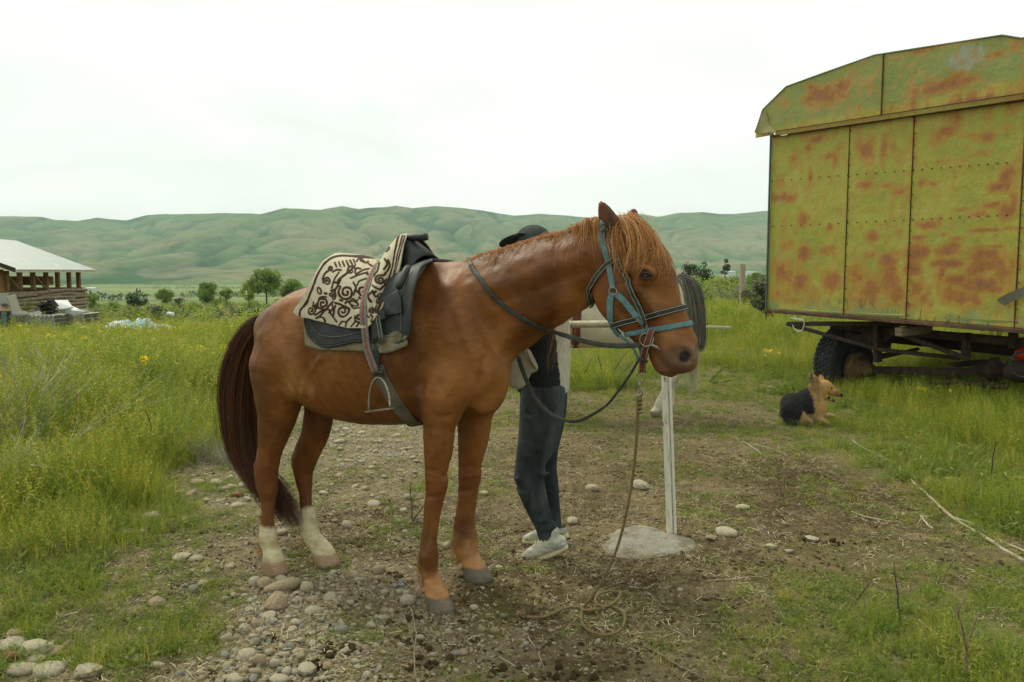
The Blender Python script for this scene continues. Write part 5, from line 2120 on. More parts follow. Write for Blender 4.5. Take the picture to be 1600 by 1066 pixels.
def polar_points(n, r0, r1, g, half=44, power=1.0):
    """more points near by: density per area falls off with distance"""
    u = g.random(n)
    r = (r0 ** (2 - power) + u * (r1 ** (2 - power) - r0 ** (2 - power))) ** (1 / (2 - power))
    a = np.radians(g.uniform(-half, half, n))
    return r * np.sin(a), r * np.cos(a)


BLOCK = [(HO[0], HO[1], 0)]


def grow():
    g = np.random.default_rng(5)
    # sites: dense near, thinning with distance as tufts overlap in view
    sets = []
    for (n, r0, r1, pw) in ((16000, 2.2, 6.0, .6), (22000, 6.0, 14.0, .9), (22000, 14, 40, 1.2), (15000, 40, 150, 1.3)):
        sets.append(polar_points(n, r0, r1, g, 44, pw))
    x = np.concatenate([s[0] for s in sets])
    y = np.concatenate([s[1] for s in sets])
    r = np.hypot(x, y)
    L_ = np.tile(np.array([.5, 1.0, 0, 0]), (len(x), 1))
    m = r < 60
    L_[m] = lay(x[m], y[m])
    H, Dn, Gv = L_[:, 0], L_[:, 1], L_[:, 2]
    patch = fbm(x, y, .45, 131, 3)
    patch2 = fbm(x, y, 2.2, 137, 3)
    keep = g.random(len(x)) < np.clip(Dn * 1.05 + (patch - .5) * 2.2 * (Dn < .95) - .08, 0.0, 1)
    # nothing grows through the stacked things and the wheels
    out = {k: [] for k in KINDS_}
    for i in np.nonzero(keep)[0]:
        h = H[i]
        q = g.random()
        p2 = patch2[i]
        if r[i] > 14:
            k = 'herb' if q < .34 + (p2 - .5) * .9 else 'tall' if q < .66 else 'tuft' if q < .90 else 'flower' if q < .910 and x[i] < 0 else 'straw' if q < .95 else 'tuft'
            s = h * g.uniform(.6, 1.15) * (1 + min(r[i] / 60, 1.2))
            if p2 > .62 and q < .3:
                k, s = 'herb', s * 1.5
        elif h > .2:
            k = 'herb' if q < .50 + (p2 - .5) * 1.1 else 'tall' if q < .62 else 'tuft' if q < .90 else 'flower' if q < .903 else 'straw' if q < .965 else 'weed'
            s = h * g.uniform(.5, 1.45) * (.75 + .6 * p2)
        elif h > .07:
            k = 'short' if q < .30 else 'tuft' if q < .48 else 'weed' if q < .72 else 'herb' if q < .86 else 'straw'
            s = h * g.uniform(.6, 1.5)
        else:
            k = 'weed' if q < .42 else 'short' if q < .80 else 'straw' if q < .92 else 'tuft'
            s = max(h, .035) * g.uniform(.6, 1.8)
        out[k].append((i, s))
    labels = {'tuft': 'green grass tufts over the field', 'tall': 'tall seeding grass in the field', 'herb': 'feathery yellow green herbs in the field', 'flower': 'yellow flowering weeds in the field',
              'straw': 'pale dry grass stalks on the ground', 'weed': 'low creeping weeds on the bare dirt', 'short': 'short sparse grass on trodden dirt'}
    names = {'tuft': 'grass', 'tall': 'tall_grass', 'herb': 'field_herbs', 'flower': 'yellow_flowers', 'straw': 'dry_grass', 'weed': 'low_weeds', 'short': 'short_grass'}
    for k, L2 in out.items():
        if not L2 or k == 'brush':
            continue
        ii = np.array([a[0] for a in L2])
        s = np.array([a[1] for a in L2])
        n = len(ii)
        P = np.stack([x[ii], y[ii], ground_fine(x[ii], y[ii]) - .01], 1)
        rot = np.stack([g.normal(0, .12, n), g.normal(0, .12, n), g.uniform(0, 2 * PI, n)], 1)
        wide = np.maximum(s, .10) * (1 + np.minimum(np.hypot(x[ii], y[ii]) / 50, .8))
        scl = np.stack([wide, wide, s], 1)
        gn_scatter(names[k], KINDS_[k], P, rot, scl, g.integers(0, len(KINDS_[k]), n), labels[k])


grow()


# ------------------------------------------------------------------ trees and bushes far off
M_CROWN = [leaf_mat('bright_tree_leaves', (.13, .22, .03), (.18, .26, .045), None, .35),
           leaf_mat('dark_tree_leaves', (.030, .060, .018), (.045, .08, .025), None, .2),
           leaf_mat('yellow_green_leaves', (.22, .28, .035), (.28, .32, .05), None, .35),
           leaf_mat('grey_green_leaves', (.13, .155, .085), (.17, .19, .11), None, .3)]
M_BARK = mat('bark', (.11, .085, .06), .95, [(3, (.06, .045, .03), .4, .7)])


def tree(name, px, ytop, ybase, hw, Y, mi, label, cat, seed, n=1500, trunk=.3, slim=False, group=None, trunk_show=True, shape=1.0):
    g = np.random.default_rng(seed)
    b = at(px, ybase, Y)
    t = at(px, ytop, Y)
    H = t[2] - b[2]
    W = hw / FPX * Y
    root = empty(name, b, 0, label, cat, group)
    # clumps of leaves
    B = Blades(seed)
    nc = 16 if not slim else 12
    cl = []
    for i in range(nc):
        a = g.uniform(0, 2 * PI)
        f = g.random() ** .5 * .78
        zz = trunk + (1 - trunk) * g.uniform(.12, .88)
        q = 1 - abs((zz - (trunk + 1) / 2) / ((1 - trunk) / 2)) ** 2 * .75
        cl.append((W * f * q * math.cos(a), W * f * q * math.sin(a), H * zz, W * g.uniform(.28, .48) * (1 if not slim else .8), g.uniform(.75, 1.2)))
    ls = max(W * .105, .07)
    for i in range(n):
        c = cl[g.integers(0, nc)]
        d = g.normal(0, 1, 3)
        d /= np.linalg.norm(d)
        rr_ = c[3] * g.random() ** .4
        p = np.array(c[:3]) + d * rr_ * np.array([1, 1, .85])
        if p[2] < 0:
            continue
        B.leaf(p, g.normal(0, 1, 3) * ls * .75, ls * .9, WH * c[4] * g.uniform(.7, 1.3))
    cr_o = B.obj('crown', M_CROWN[mi])
    link(cr_o, root)
    tb = MB()
    tw = max(H * .022, .02)
    tb.tube(cr([(0, 0, -.6), (.02 * H, 0, H * .25), (-.01 * H, .01 * H, H * .55), (.01 * H, 0, H * .8)], 3), np.linspace(tw * 1.3, tw * .35, 10), 6)
    for c in cl[:7]:
        s = np.array([0, 0, H * g.uniform(.2, .5)])
        tb.tube([s, (s + np.array(c[:3])) / 2 + g.normal(0, .03 * H, 3), np.array(c[:3])], [tw * .5, tw * .35, tw * .15], 5)
    tb.build('trunk', M_BARK, root, True)
    return root


TREES = [('bush', 141, 459, 486, 15, 120, 0, 'bright green round bush just right of the log barn', 'bush', .05),
         ('bush', 216, 457, 481, 17, 150, 1, 'very dark green bush right of the bright bush by the barn', 'bush', .02),
         ('tree', 258, 450, 480, 15, 210, 0, 'small round green tree, leftmost one standing in the meadow', 'tree', .25),
         ('tree', 323, 443, 477, 22, 220, 0, 'broad loose green tree left of the forked sapling', 'tree', .15),
         ('tree', 355, 449, 476, 11, 215, 0, 'small thin sapling between two broader meadow trees', 'tree', .3),
         ('tree', 388, 438, 474, 14, 260, 2, 'yellow green small tree against the big round one', 'tree', .15),
         ('tree', 416, 420, 475, 27, 250, 0, 'tallest round green tree left of the horse\'s rump', 'tree', .18),
         ('tree', 459, 437, 472, 22, 260, 0, 'bright spreading tree just above the horse\'s rump', 'tree', .2),
         ('bush', 1078, 411, 452, 17, 120, 1, 'dark green bushy tree directly right of the horse\'s forehead', 'tree', .05),
         ('bush', 1100, 420, 455, 18, 110, 1, 'dark rounded bush behind the white horse\'s tail', 'bush', .02),
         ('poplar_tree', 1099, 406, 440, 6, 190, 3, 'thin pale poplar left of the taller dark poplar', 'tree', .15),
         ('poplar_tree', 1132, 402, 436, 9, 190, 1, 'dark narrow poplar left of the wooden post', 'tree', .12),
         ('bush', 1118, 434, 462, 26, 62, 2, 'yellow green leafy bush behind the white horse', 'bush', .02),
         ('bush', 1142, 430, 462, 20, 80, 0, 'green bush left of the wooden post', 'bush', .02),
         ('bush', 1180, 425, 456, 17, 90, 0, 'mid green bush between the wooden post and the wagon', 'bush', .02),
         ('bush', 1196, 432, 490, 28, 22, 3, 'pale grey green willow shrub against the wagon\'s left corner', 'bush', .02),
         ('bush', 1170, 452, 480, 18, 30, 3, 'low pale shrub at the foot of the wooden post', 'bush', .02),
         ('bush', 55, 468, 494, 16, 100, 1, 'dark bush behind the man and the barn', 'bush', .02),
         ('bush', 560, 450, 480, 40, 150, 0, 'green bush behind the saddle', 'bush', .05)]
for i, (nm, px, yt, yb, hw, Y, mi, lab, cat, tr) in enumerate(TREES[:-2]):
    b = at(px, yb, Y)
    gz = float(ground_z(b[0], b[1]))
    yb2 = 425 + FPX * (CAM_H - gz) / Y if False else yb
    tree(nm, px, yt, yb + 3, hw, Y, mi, lab, cat, 200 + i, n=3600 if hw > 18 else 2400, trunk=tr, slim=nm == 'poplar_tree')

# low shrubs across the middle distance: single bushes at the near edge, the rest as one mass
g_ = np.random.default_rng(77)
SH = [(175, 483, 12, 60), (300, 486, 16, 70), (345, 480, 18, 90), (240, 490, 14, 55), (205, 494, 12, 50), (395, 482, 16, 85), (150, 495, 11, 48), (440, 478, 14, 90), (280, 478, 13, 100)]
for i, (px, yb, hw, Y) in enumerate(SH):
    tree('shrub', px, yb - hw * .9, yb + 4, hw, Y, (0, 2, 0, 3, 2, 0, 3, 2, 1)[i],
         ['low green shrub just right of the sheet stack, far side', 'yellow tinged low shrub under the broad meadow tree', 'wide low shrub below the thin sapling', 'grey green shrub behind the tarpaulins',
          'yellowish shrub above the tarpaulins\' left end', 'low green shrub below the tallest round tree', 'small grey shrub beside the barn corner', 'yellow shrub near the horse\'s rump', 'dark low shrub under the small round tree'][i],
         'shrub', 300 + i, n=700, trunk=.0)
protos = [herb(81, 16, .45, 30, .16, .05, M_WEED, hmin=.5), herb(82, 18, .5, 26, .2, .06, M_HERB, hmin=.4), herb(83, 18, .5, 26, .18, .06, M_CROWN[1], hmin=.4), herb(84, 18, .5, 22, .18, .05, M_CROWN[3], hmin=.4)]
n = 3200
x, y = polar_points(n, 38, 260, g_, 44, 1.0)
m = fbm(x, y, 14, 141, 3) > .46
x, y = x[m], y[m]
s = g_.uniform(.8, 2.0, len(x))
gn_scatter('far_shrubs', protos, np.stack([x, y, ground_z(x, y) - .1], 1), np.stack([0 * x, 0 * x, g_.uniform(0, 6.3, len(x))], 1), np.stack([s * 1.3, s * 1.3, s], 1),
           g_.integers(0, 4, len(x)), 'low shrubs covering the land before the valley')
# wooded strips and orchards on the valley floor
B = Blades(91)
for (x0, x1, yb, hh, Y, c) in ((130, 290, 466, 11, 420, .55), (200, 380, 462, 8, 620, .6), (300, 560, 461, 7, 700, .7), (480, 800, 462, 8, 650, .6), (1040, 1200, 447, 12, 420, .6), (1000, 1250, 452, 8, 600, .7),
                               (-200, 130, 466, 9, 520, .6), (240, 700, 452, 4, 1300, .8), (1050, 1300, 446, 4, 1200, .8), (1200, 1700, 455, 12, 400, .6), (60, 420, 449, 2.5, 1800, .7)):
    k = int((x1 - x0) * 5)
    for i in range(k):
        px = g_.uniform(x0, x1)
        dens = fbm(px, yb, 22, 5 + Y * .01, 3)
        if dens < .42:
            continue
        Yq = Y * g_.uniform(.93, 1.07)
        b = at(px, yb, Yq)
        b[2] = float(ground_z(b[0], b[1]))
        H_ = hh / FPX * Y * (.4 + dens)
        p = b + np.array([0, 0, H_ * g_.random() ** .8])
        ls = H_ * .22
        B.leaf(p, g_.normal(0, 1, 3) * ls, ls, WH * c * g_.uniform(.6, 1.2))
o = B.obj('far_woodland', leaf_mat('far_wood_leaves', (.085, .15, .06), (.11, .17, .07), None, .2))
link(o)
tag(o, 'dark strips of woodland on the valley floor', kind='stuff')
# ================================================================== stones, gravel, litter
M_STONE = [mat('pale_stone', (.53, .48, .345), .9, [(9, (.38, .33, .22), .42, .65), (60, (.62, .57, .44), .6, .75), (3, (.32, .27, .16), .5, .75)], (45, .7, .010), .2),
           mat('tan_stone', (.46, .37, .23), .9, [(8, (.26, .20, .12), .42, .65), (50, (.46, .41, .31), .6, .75)], (45, .7, .010), .2),
           mat('blue_grey_stone', (.29, .29, .235), .85, [(9, (.16, .16, .125), .45, .65), (50, (.34, .34, .27), .6, .75)], (45, .6, .010), .25),
           mat('orange_stone', (.36, .15, .06), .9, [(14, (.22, .13, .07), .4, .65)], (45, .7, .010), .2)]


def stone_mesh(seed, angular=False, sub=2):
    g = np.random.default_rng(seed)
    bm = bmesh.new()
    bmesh.ops.create_icosphere(bm, subdivisions=sub, radius=1)
    pl = [(g.normal(0, 1, 3), g.uniform(.55, .85)) for _ in range(9 if angular else 5)]
    pl = [(n / np.linalg.norm(n), d) for n, d in pl]
    off = g.uniform(0, 50, 3)
    for v in bm.verts:
        p = np.array(v.co)
        for n, d in pl:
            e = p @ n - d
            if e > 0:
                p = p - n * e * (.92 if angular else .6)
        p = p * (1 + .12 * mnoise.noise(Vector(p * 1.3 + off)) + .05 * mnoise.noise(Vector(p * 3.5 + off)))
        v.co = p
    for f in bm.faces:
        f.smooth = not angular
    me = bpy.data.meshes.new('stone')
    bm.to_mesh(me)
    bm.free()
    return me


ROUND = [stone_mesh(500 + i) for i in range(7)]
ANG = [stone_mesh(540 + i, True) for i in range(4)]
_SM = {}


def stone_data(kind, i, mi):
    k = (kind, i, mi)
    if k not in _SM:
        me = (ANG if kind else ROUND)[i].copy()
        me.name = 'stone'
        me.materials.append(M_STONE[mi])
        _SM[k] = me
    return _SM[k]


def stone(px, py, w, h, mi, label, group=None, ang=0, rot=None, g=np.random.default_rng(3)):
    """a stone centred at a pixel, w by h pixels"""
    p = on_ground(px, py + h * .35)
    r_ = math.hypot(p[0], p[1])
    s = r_ / FPX
    a, c = w * s * .5, max(h * s * .55, w * s * .22)
    o = bpy.data.objects.new('stone', stone_data(ang, int(g.integers(0, 4 if ang else 7)), mi))
    link(o)
    o.location = (p[0], p[1] + a * .3, p[2] + c * .38)
    o.rotation_euler = (g.normal(0, .12), g.normal(0, .12) if rot is None else rot, g.uniform(-.4, .4) + (PI if g.random() < .5 else 0))
    o.scale = (a * 1.08, a * g.uniform(.75, 1.05), c)
    STONES.append((p[0], p[1], a))
    tag(o, label, 'stone', group)
    return o


STONES = []
NAMED = [(439, 917, 58, 20, 1, 'long flat tan stone lying across the heap below the near hind hoof', 0, -.18), (429, 940, 40, 36, 1, 'broad triangular tan stone below the long flat one', 1, 0),
         (398, 909, 19, 19, 0, 'rounded grey stone at the top left of the heap by the hind hoof', 0, 0), (413, 911, 24, 20, 1, 'round yellowish stone between the grey one and the hind hoof', 0, 0),
         (439, 905, 22, 12, 0, 'pale stone wedged behind the long flat stone, under the hoof', 0, 0), (479, 917, 21, 21, 0, 'speckled round stone right of the long flat stone', 0, 0),
         (489, 937, 23, 14, 1, 'egg shaped cream stone tilted right of the triangular stone', 0, -.3), (488, 954, 26, 19, 0, 'rounded pale stone directly below the egg shaped one', 0, 0),
         (516, 933, 23, 11, 0, 'low pale stone half sunk at the right of the heap', 0, 0), (421, 963, 29, 15, 0, 'cracked grey stone under the triangular stone', 1, 0),
         (534, 983, 19, 16, 2, 'blue grey smooth stone on the dirt right of the gravel', 0, 0), (356, 996, 16, 21, 0, 'upright white stone at the left edge of the gravel', 1, .4),
         (398, 1002, 17, 13, 2, 'small blue stone amid the pale gravel', 0, 0), (385, 1023, 30, 19, 0, 'large oval pale stone in the lower gravel, left of a tan one', 0, 0),
         (404, 1031, 22, 21, 1, 'round tan stone beside the large oval one', 0, 0), (478, 1045, 32, 20, 0, 'big pale stone at the bottom beside dark dung', 1, 0),
         (435, 1062, 32, 11, 0, 'flat pale stone cut by the bottom edge of the gravel', 0, 0), (364, 1061, 32, 14, 0, 'broad pale stone at the bottom left corner of the gravel', 1, 0),
         (246, 942, 31, 21, 1, 'peaked tan stone alone on the grassy dirt at lower left', 1, 0), (301, 920, 17, 17, 2, 'dark slate stone standing on edge left of the gravel', 1, .5),
         (317, 911, 16, 10, 0, 'small white oval stone beside the dark slate stone', 0, 0), (283, 871, 31, 12, 0, 'long white stone left of the near hind sock', 1, 0),
         (306, 873, 20, 11, 0, 'pale stone touching the right end of the long white one', 0, 0), (236, 807, 29, 14, 0, 'big rounded pale stone alone at the grass edge', 0, 0),
         (192, 832, 26, 11, 0, 'low white stone half hidden in grass, middle of a row of three', 0, 0), (370, 773, 20, 10, 3, 'orange red brick like stone left of the horse\'s tail end', 1, 0),
         (308, 754, 20, 10, 1, 'tan stone at the back of the pale row left of the tail', 0, 0), (47, 1016, 54, 25, 0, 'largest pale slab like stone in the bottom left corner', 1, 0),
         (15, 1010, 40, 13, 0, 'flat pale stone behind the largest slab at the left edge', 1, 0), (34, 1047, 46, 17, 0, 'long rounded stone at the bottom left edge', 0, 0),
         (73, 1048, 46, 17, 0, 'long rounded stone second from the bottom left edge', 0, 0), (134, 1050, 46, 24, 0, 'wide white stone at the bottom left behind grass blades', 1, 0),
         (14, 1028, 32, 16, 3, 'stone with orange lichen at the left edge', 1, 0), (19, 992, 31, 14, 1, 'tan pointed stone above the bottom left slabs', 1, 0), (212, 1031, 25, 17, 1, 'rust tinged tan stone at the bottom left', 0, 0),
         (637, 937, 26, 17, 0, 'white rounded stone just left of the near front hoof', 0, 0), (592, 890, 22, 16, 1, 'lumpy tan stone on the dirt between front and hind hooves', 0, 0),
         (1002, 757, 32, 18, 0, 'large pale cracked stone in the bare dirt left of the white post', 1, 0), (925, 762, 21, 12, 0, 'pale flat stone between the person and the white post', 0, 0),
         (895, 813, 21, 15, 0, 'pale stone right behind the person\'s shoes', 1, 0), (1135, 831, 35, 13, 0, 'flat pale stone right of the concrete footing', 0, 0),
         (1113, 840, 22, 10, 1, 'small tan stone between the footing and the flat pale stone', 1, 0), (1162, 793, 23, 8, 0, 'thin pale stone lying alone above the flat one', 0, 0),
         (1205, 854, 20, 11, 0, 'small pale stone in the dirt, farthest right but two', 1, 0), (1014, 845, 9, 13, 1, 'little tan stone on top of the concrete footing', 0, 0), (1269, 842, 23, 10, 0, 'whitish stone farthest right on the dark dirt', 1, 0),
         (584, 787, 21, 9, 0, 'flat pale stone on the dirt below the belly', 0, 0), (637, 776, 20, 13, 0, 'pale stone below the belly near the near front knee', 1, 0), (542, 820, 18, 12, 0, 'slanting white stone between the hind and front legs', 0, -.6),
         (756, 770, 15, 8, 0, 'pale stone right of the far front knee', 0, 0), (744, 801, 9, 14, 0, 'narrow white stone standing against the far front leg', 1, 0)]
for (x, y, w, h, mi, lab, ang, rot) in NAMED:
    stone(x, y, w, h, mi, lab, None, ang, rot)
MORE = {'pale stones of the heap below the hind hooves': ('pale rounded stone packed among others in the heap below the hind hooves', [(401, 973, 20, 14), (382, 981, 20, 16), (378, 971, 16, 9), (390, 953, 19, 11), (379, 922, 16, 10), (510, 958, 12, 12),
            (428, 1035, 18, 15), (378, 1048, 18, 12), (368, 1017, 13, 11), (353, 1039, 17, 12), (449, 966, 18, 10), (463, 972, 22, 11), (410, 950, 15, 9), (365, 930, 14, 9), (448, 1048, 17, 11), (420, 1018, 13, 9), (469, 1000, 14, 9), (400, 1050, 17, 11),
            (455, 985, 15, 9), (500, 1010, 14, 10), (520, 1002, 13, 8), (405, 985, 14, 9), (440, 1010, 13, 10), (392, 938, 14, 9), (460, 940, 12, 8), (470, 1025, 16, 11), (510, 1040, 18, 11)]),
        'pale stones left of the tail': ('pale stone in the scattered row on the ground left of the tail', [(289, 811, 18, 9), (170, 823, 17, 9), (222, 831, 14, 9), (266, 763, 19, 11), (280, 769, 13, 8), (298, 771, 17, 10), (247, 767, 11, 7), (339, 754, 23, 11),
            (359, 746, 12, 8), (370, 790, 20, 10), (349, 764, 18, 10), (380, 757, 16, 9), (395, 765, 14, 9), (386, 780, 14, 8), (440, 830, 17, 9), (322, 781, 12, 7), (360, 760, 13, 8), (342, 783, 11, 7), (392, 742, 13, 7)]),
        'small pale stones on the grassy dirt at lower left': ('small pale stone on the sparse grassy dirt at lower left', [(266, 948, 15, 9), (322, 892, 19, 10), (81, 1020, 30, 11), (53, 1032, 27, 11), (159, 1020, 10, 10), (222, 1013, 14, 8), (236, 984, 12, 9), (241, 927, 17, 8),
            (361, 884, 15, 8), (95, 963, 16, 7), (210, 1000, 13, 7), (300, 893, 15, 8), (220, 984, 15, 8), (243, 1040, 24, 8), (190, 1036, 16, 9), (280, 873, 12, 7)]),
        'small pale stones on the bare dirt under and before the horse': ('small pale stone lying on the bare dirt around the front hooves', [(570, 763, 17, 9), (741, 948, 15, 9), (780, 886, 13, 7), (697, 851, 14, 11), (633, 831, 10, 7), (656, 996, 15, 10), (773, 984, 16, 12),
            (752, 982, 14, 10), (723, 1018, 17, 9), (570, 1012, 17, 12), (855, 917, 13, 7), (1076, 870, 13, 6), (1063, 921, 11, 7), (1233, 861, 17, 7), (630, 797, 13, 7), (523, 813, 11, 7), (611, 955, 13, 9), (700, 985, 12, 8), (560, 905, 15, 9), (600, 925, 14, 9),
            (575, 950, 14, 9), (640, 905, 12, 8), (860, 985, 11, 7), (815, 1010, 11, 7), (1206, 853, 14, 7), (680, 1035, 13, 9), (520, 895, 14, 8)]),
        'pale stones on the stony patch seen under the belly': ('pale stone of the stony patch seen between hind and front legs', [(530, 690, 18, 7), (560, 700, 14, 6), (590, 690, 16, 6), (545, 720, 17, 7), (580, 730, 14, 6), (610, 712, 15, 6), (530, 742, 14, 7), (640, 700, 14, 6),
            (600, 745, 13, 6), (565, 676, 15, 6), (620, 680, 13, 5), (505, 770, 14, 7), (555, 760, 13, 7), (625, 735, 12, 6), (540, 670, 12, 5), (650, 720, 12, 5), (600, 770, 12, 6)])}
g_ = np.random.default_rng(17)
cnt = len(STONES)
for grp, (lab, L) in MORE.items():
    for (x, y, w, h) in L:
        q = g_.random()
        stone(x, y, w, h, 0 if q < .62 else 1 if q < .9 else 2, lab, grp, int(g_.random() < .55))
        cnt += 1
# the rest of the single stones up to three hundred, strewn in the gravel itself
tries = 0
while cnt < 296 and tries < 6000:
    tries += 1
    if g_.random() < .72:
        x, y = g_.uniform(340, 640), g_.uniform(895, 1062)
        grp = 'pale stones of the heap below the hind hooves'
        if x > 545:
            grp = 'small pale stones on the bare dirt under and before the horse'
    else:
        x, y = g_.uniform(490, 650), g_.uniform(668, 780)
        grp = 'pale stones on the stony patch seen under the belly'
    p = on_ground(x, y)
    L_ = lay(p[0], p[1])[0]
    if g_.random() > L_[2] ** 1.5:
        continue
    w = g_.uniform(8, 15) * (.7 if y < 800 else 1)
    a = w * .5 * math.hypot(p[0], p[1]) / FPX
    if any((p[0] - s[0]) ** 2 + (p[1] - s[1]) ** 2 < ((a + s[2]) * .8) ** 2 for s in STONES):
        continue
    q = g_.random()
    stone(x, y, w, w * .65, 0 if q < .6 else 1 if q < .9 else 2, MORE[grp][0], grp, int(g_.random() < .3))
    cnt += 1


def proto(me, m=None, name='pebble'):
    o = bpy.data.objects.new(name, me)
    return o


def scatter_mass():
    g = np.random.default_rng(19)
    # gravel
    pr = []
    for i in range(8):
        me = stone_mesh(600 + i, i % 3 == 0, 1)
        me.materials.append(M_STONE[(0, 1, 0, 2, 1, 0, 0, 2)[i]])
        pr.append(proto(me))
    n = 150000
    x, y = polar_points(n, 1.9, 10, g, 43, .9)
    L_ = lay(x, y)
    cl = fbm(x, y, .25, 501, 3)
    k = g.random(n) < np.clip(L_[:, 2] * 1.15 + (cl - .5) * .7 * (L_[:, 2] > .03) + .075, 0, 1) * (1 - .6 * np.clip(L_[:, 0] / .3, 0, 1))
    x, y, L_ = x[k], y[k], L_[k]
    n = len(x)
    s = np.clip(g.lognormal(-5.15, .48, n), .0022, .020)
    s *= .65 + .5 * L_[:, 2]
    P = np.stack([x, y, ground_fine(x, y) + s * .15], 1)
    gn_scatter('gravel', pr, P, np.stack([g.normal(0, .3, n), g.normal(0, .3, n), g.uniform(0, 6.3, n)], 1), np.stack([s * g.uniform(.9, 1.5, n), s * g.uniform(.7, 1.1, n), s * g.uniform(.5, .9, n)], 1),
               g.integers(0, 8, n), 'small gravel and pebbles over the bare ground')
    # clods of earth
    pr = []
    for i in range(5):
        me = stone_mesh(640 + i, True, 1)
        me.materials.append(mat('earth_clod', (.090, .064, .028) if i % 2 else (.135, .100, .044), .98, [(20, (.06, .042, .022), .45, .65)], (60, .8, .01), .05))
        pr.append(proto(me, name='clod'))
    n = 110000
    x, y = polar_points(n, 1.9, 11, g, 43, .9)
    L_ = lay(x, y)
    cl = fbm(x, y, .3, 511, 3)
    k = g.random(n) < np.clip((1 - L_[:, 1]) * (.25 + .9 * L_[:, 3]) + (cl - .5) * 1.4, 0, 1) * (L_[:, 0] < .2)
    x, y = x[k], y[k]
    n = len(x)
    s = np.clip(g.lognormal(-5.25, .5, n), .0025, .017)
    P = np.stack([x, y, ground_fine(x, y) - s * .1], 1)
    gn_scatter('earth_clods', pr, P, np.stack([g.normal(0, .3, n), g.normal(0, .3, n), g.uniform(0, 6.3, n)], 1), np.stack([s * 1.4, s, s * .8], 1), g.integers(0, 5, n), 'crumbled clods of trodden earth')
    # chaff: bits of straw, bark and twig
    M_CH = leaf_mat('chaff', (.11, .08, .035), (.52, .46, .27), (.30, .24, .12), .05)
    pr = []
    for i in range(6):
        b = Blades(650 + i)
        for k in range(7):
            a = b.g.uniform(0, 2 * PI)
            c = np.array([b.g.normal(0, .6), b.g.normal(0, .6), .03 + .05 * b.g.random()])
            d = np.array([math.cos(a), math.sin(a), b.g.normal(0, .12)]) * b.g.uniform(.3, 1.1)
            b.ribbon([c - d * .5, c + np.array([0, 0, .03]), c + d * .5], b.g.uniform(.03, .09), WH * b.g.uniform(.6, 1.3), .5)
        pr.append(b.obj('chaff_bits', M_CH))
    n = 85000
    x, y = polar_points(n, 1.9, 11, g, 43, .9)
    L_ = lay(x, y)
    cl = fbm(x, y, .4, 521, 3)
    k = g.random(n) < np.clip(.50 + (cl - .5) * 2.4, 0, 1) * (L_[:, 0] < .2)
    x, y = x[k], y[k]
    n = len(x)
    s = g.uniform(.012, .05, n)
    P = np.stack([x, y, ground_fine(x, y) + .003], 1)
    gn_scatter('chaff', pr, P, np.stack([g.normal(0, .25, n), g.normal(0, .25, n), g.uniform(0, 6.3, n)], 1), np.stack([s, s, s], 1), g.integers(0, 6, n), 'straw bits and bark chips trodden into the dirt')
    # dung
    M_D = mat('dung', (.085, .058, .026), .95, [(30, (.17, .125, .055), .45, .65)], (60, 1.0, .01), .1)
    pr = []
    for i in range(4):
        me = stone_mesh(670 + i, False, 2)
        me.materials.append(M_D)
        pr.append(proto(me, name='dung_lump'))
    P = []
    for (cx, cy, rx, ry, k) in ((632, 962, 30, 16, 16), (540, 1015, 34, 14, 22), (500, 1040, 26, 10, 14), (650, 1000, 30, 16, 16), (660, 1040, 40, 10, 14), (600, 900, 22, 10, 10), (880, 1055, 60, 8, 14), (780, 1050, 40, 8, 8), (1300, 848, 40, 6, 8), (420, 1000, 10, 6, 4)):
        for j in range(k):
            P.append(on_ground(cx + g.normal(0, rx * .5), cy + g.normal(0, ry * .5)))
    P = np.array(P)
    n = len(P)
    s = g.uniform(.006, .018, n)
    P[:, 2] += s * .2
    gn_scatter('dung', pr, P, g.uniform(0, 6.3, (n, 3)), np.stack([s * 1.2, s, s * .85], 1), g.integers(0, 4, n), 'dark horse dung broken up on the gravel and dirt')


scatter_mass()

# ------------------------------------------------------------------ branches, twigs and brush
M_TWIG = mat('dry_twig', (.20, .155, .095), .9, [(30, (.10, .07, .04), .45, .65)], (60, .5, .003))
M_PALE = mat('bleached_branch', (.42, .37, .26), .9, [((8, 8, 8), (.27, .22, .14), .45, .65)], (60, .5, .003))
M_DARKT = mat('dark_twig', (.060, .042, .026), .9)


def branch(name, paths, m, label, cat, lift_=.0):
    """paths: list of (points [(px, py, height above ground)], radius start, radius end)"""
    mb = MB()
    base = None
    for (L, r0, r1) in paths:
        P = []
        for (x, y, h) in L:
            if h is None:
                q = on_ground(x, y)
                q[2] += r0 * .8
            else:                       # upright: keep the depth of the foot
                q = at(x, y, P[0][1] + h)
            P.append(q)
        P = np.array(P)
        if base is None:
            base = P[0].copy()
        Q = cr(P, 4)
        Q += np.random.default_rng(int(abs(P[0][0] * 1000))).normal(0, r0 * .35, Q.shape)
        mb.tube(Q, np.linspace(r0, r1, len(Q)), 6)
    root = empty(name, base, 0, label, cat)
    build_local(mb, 'stem', m, root, True)
    return root


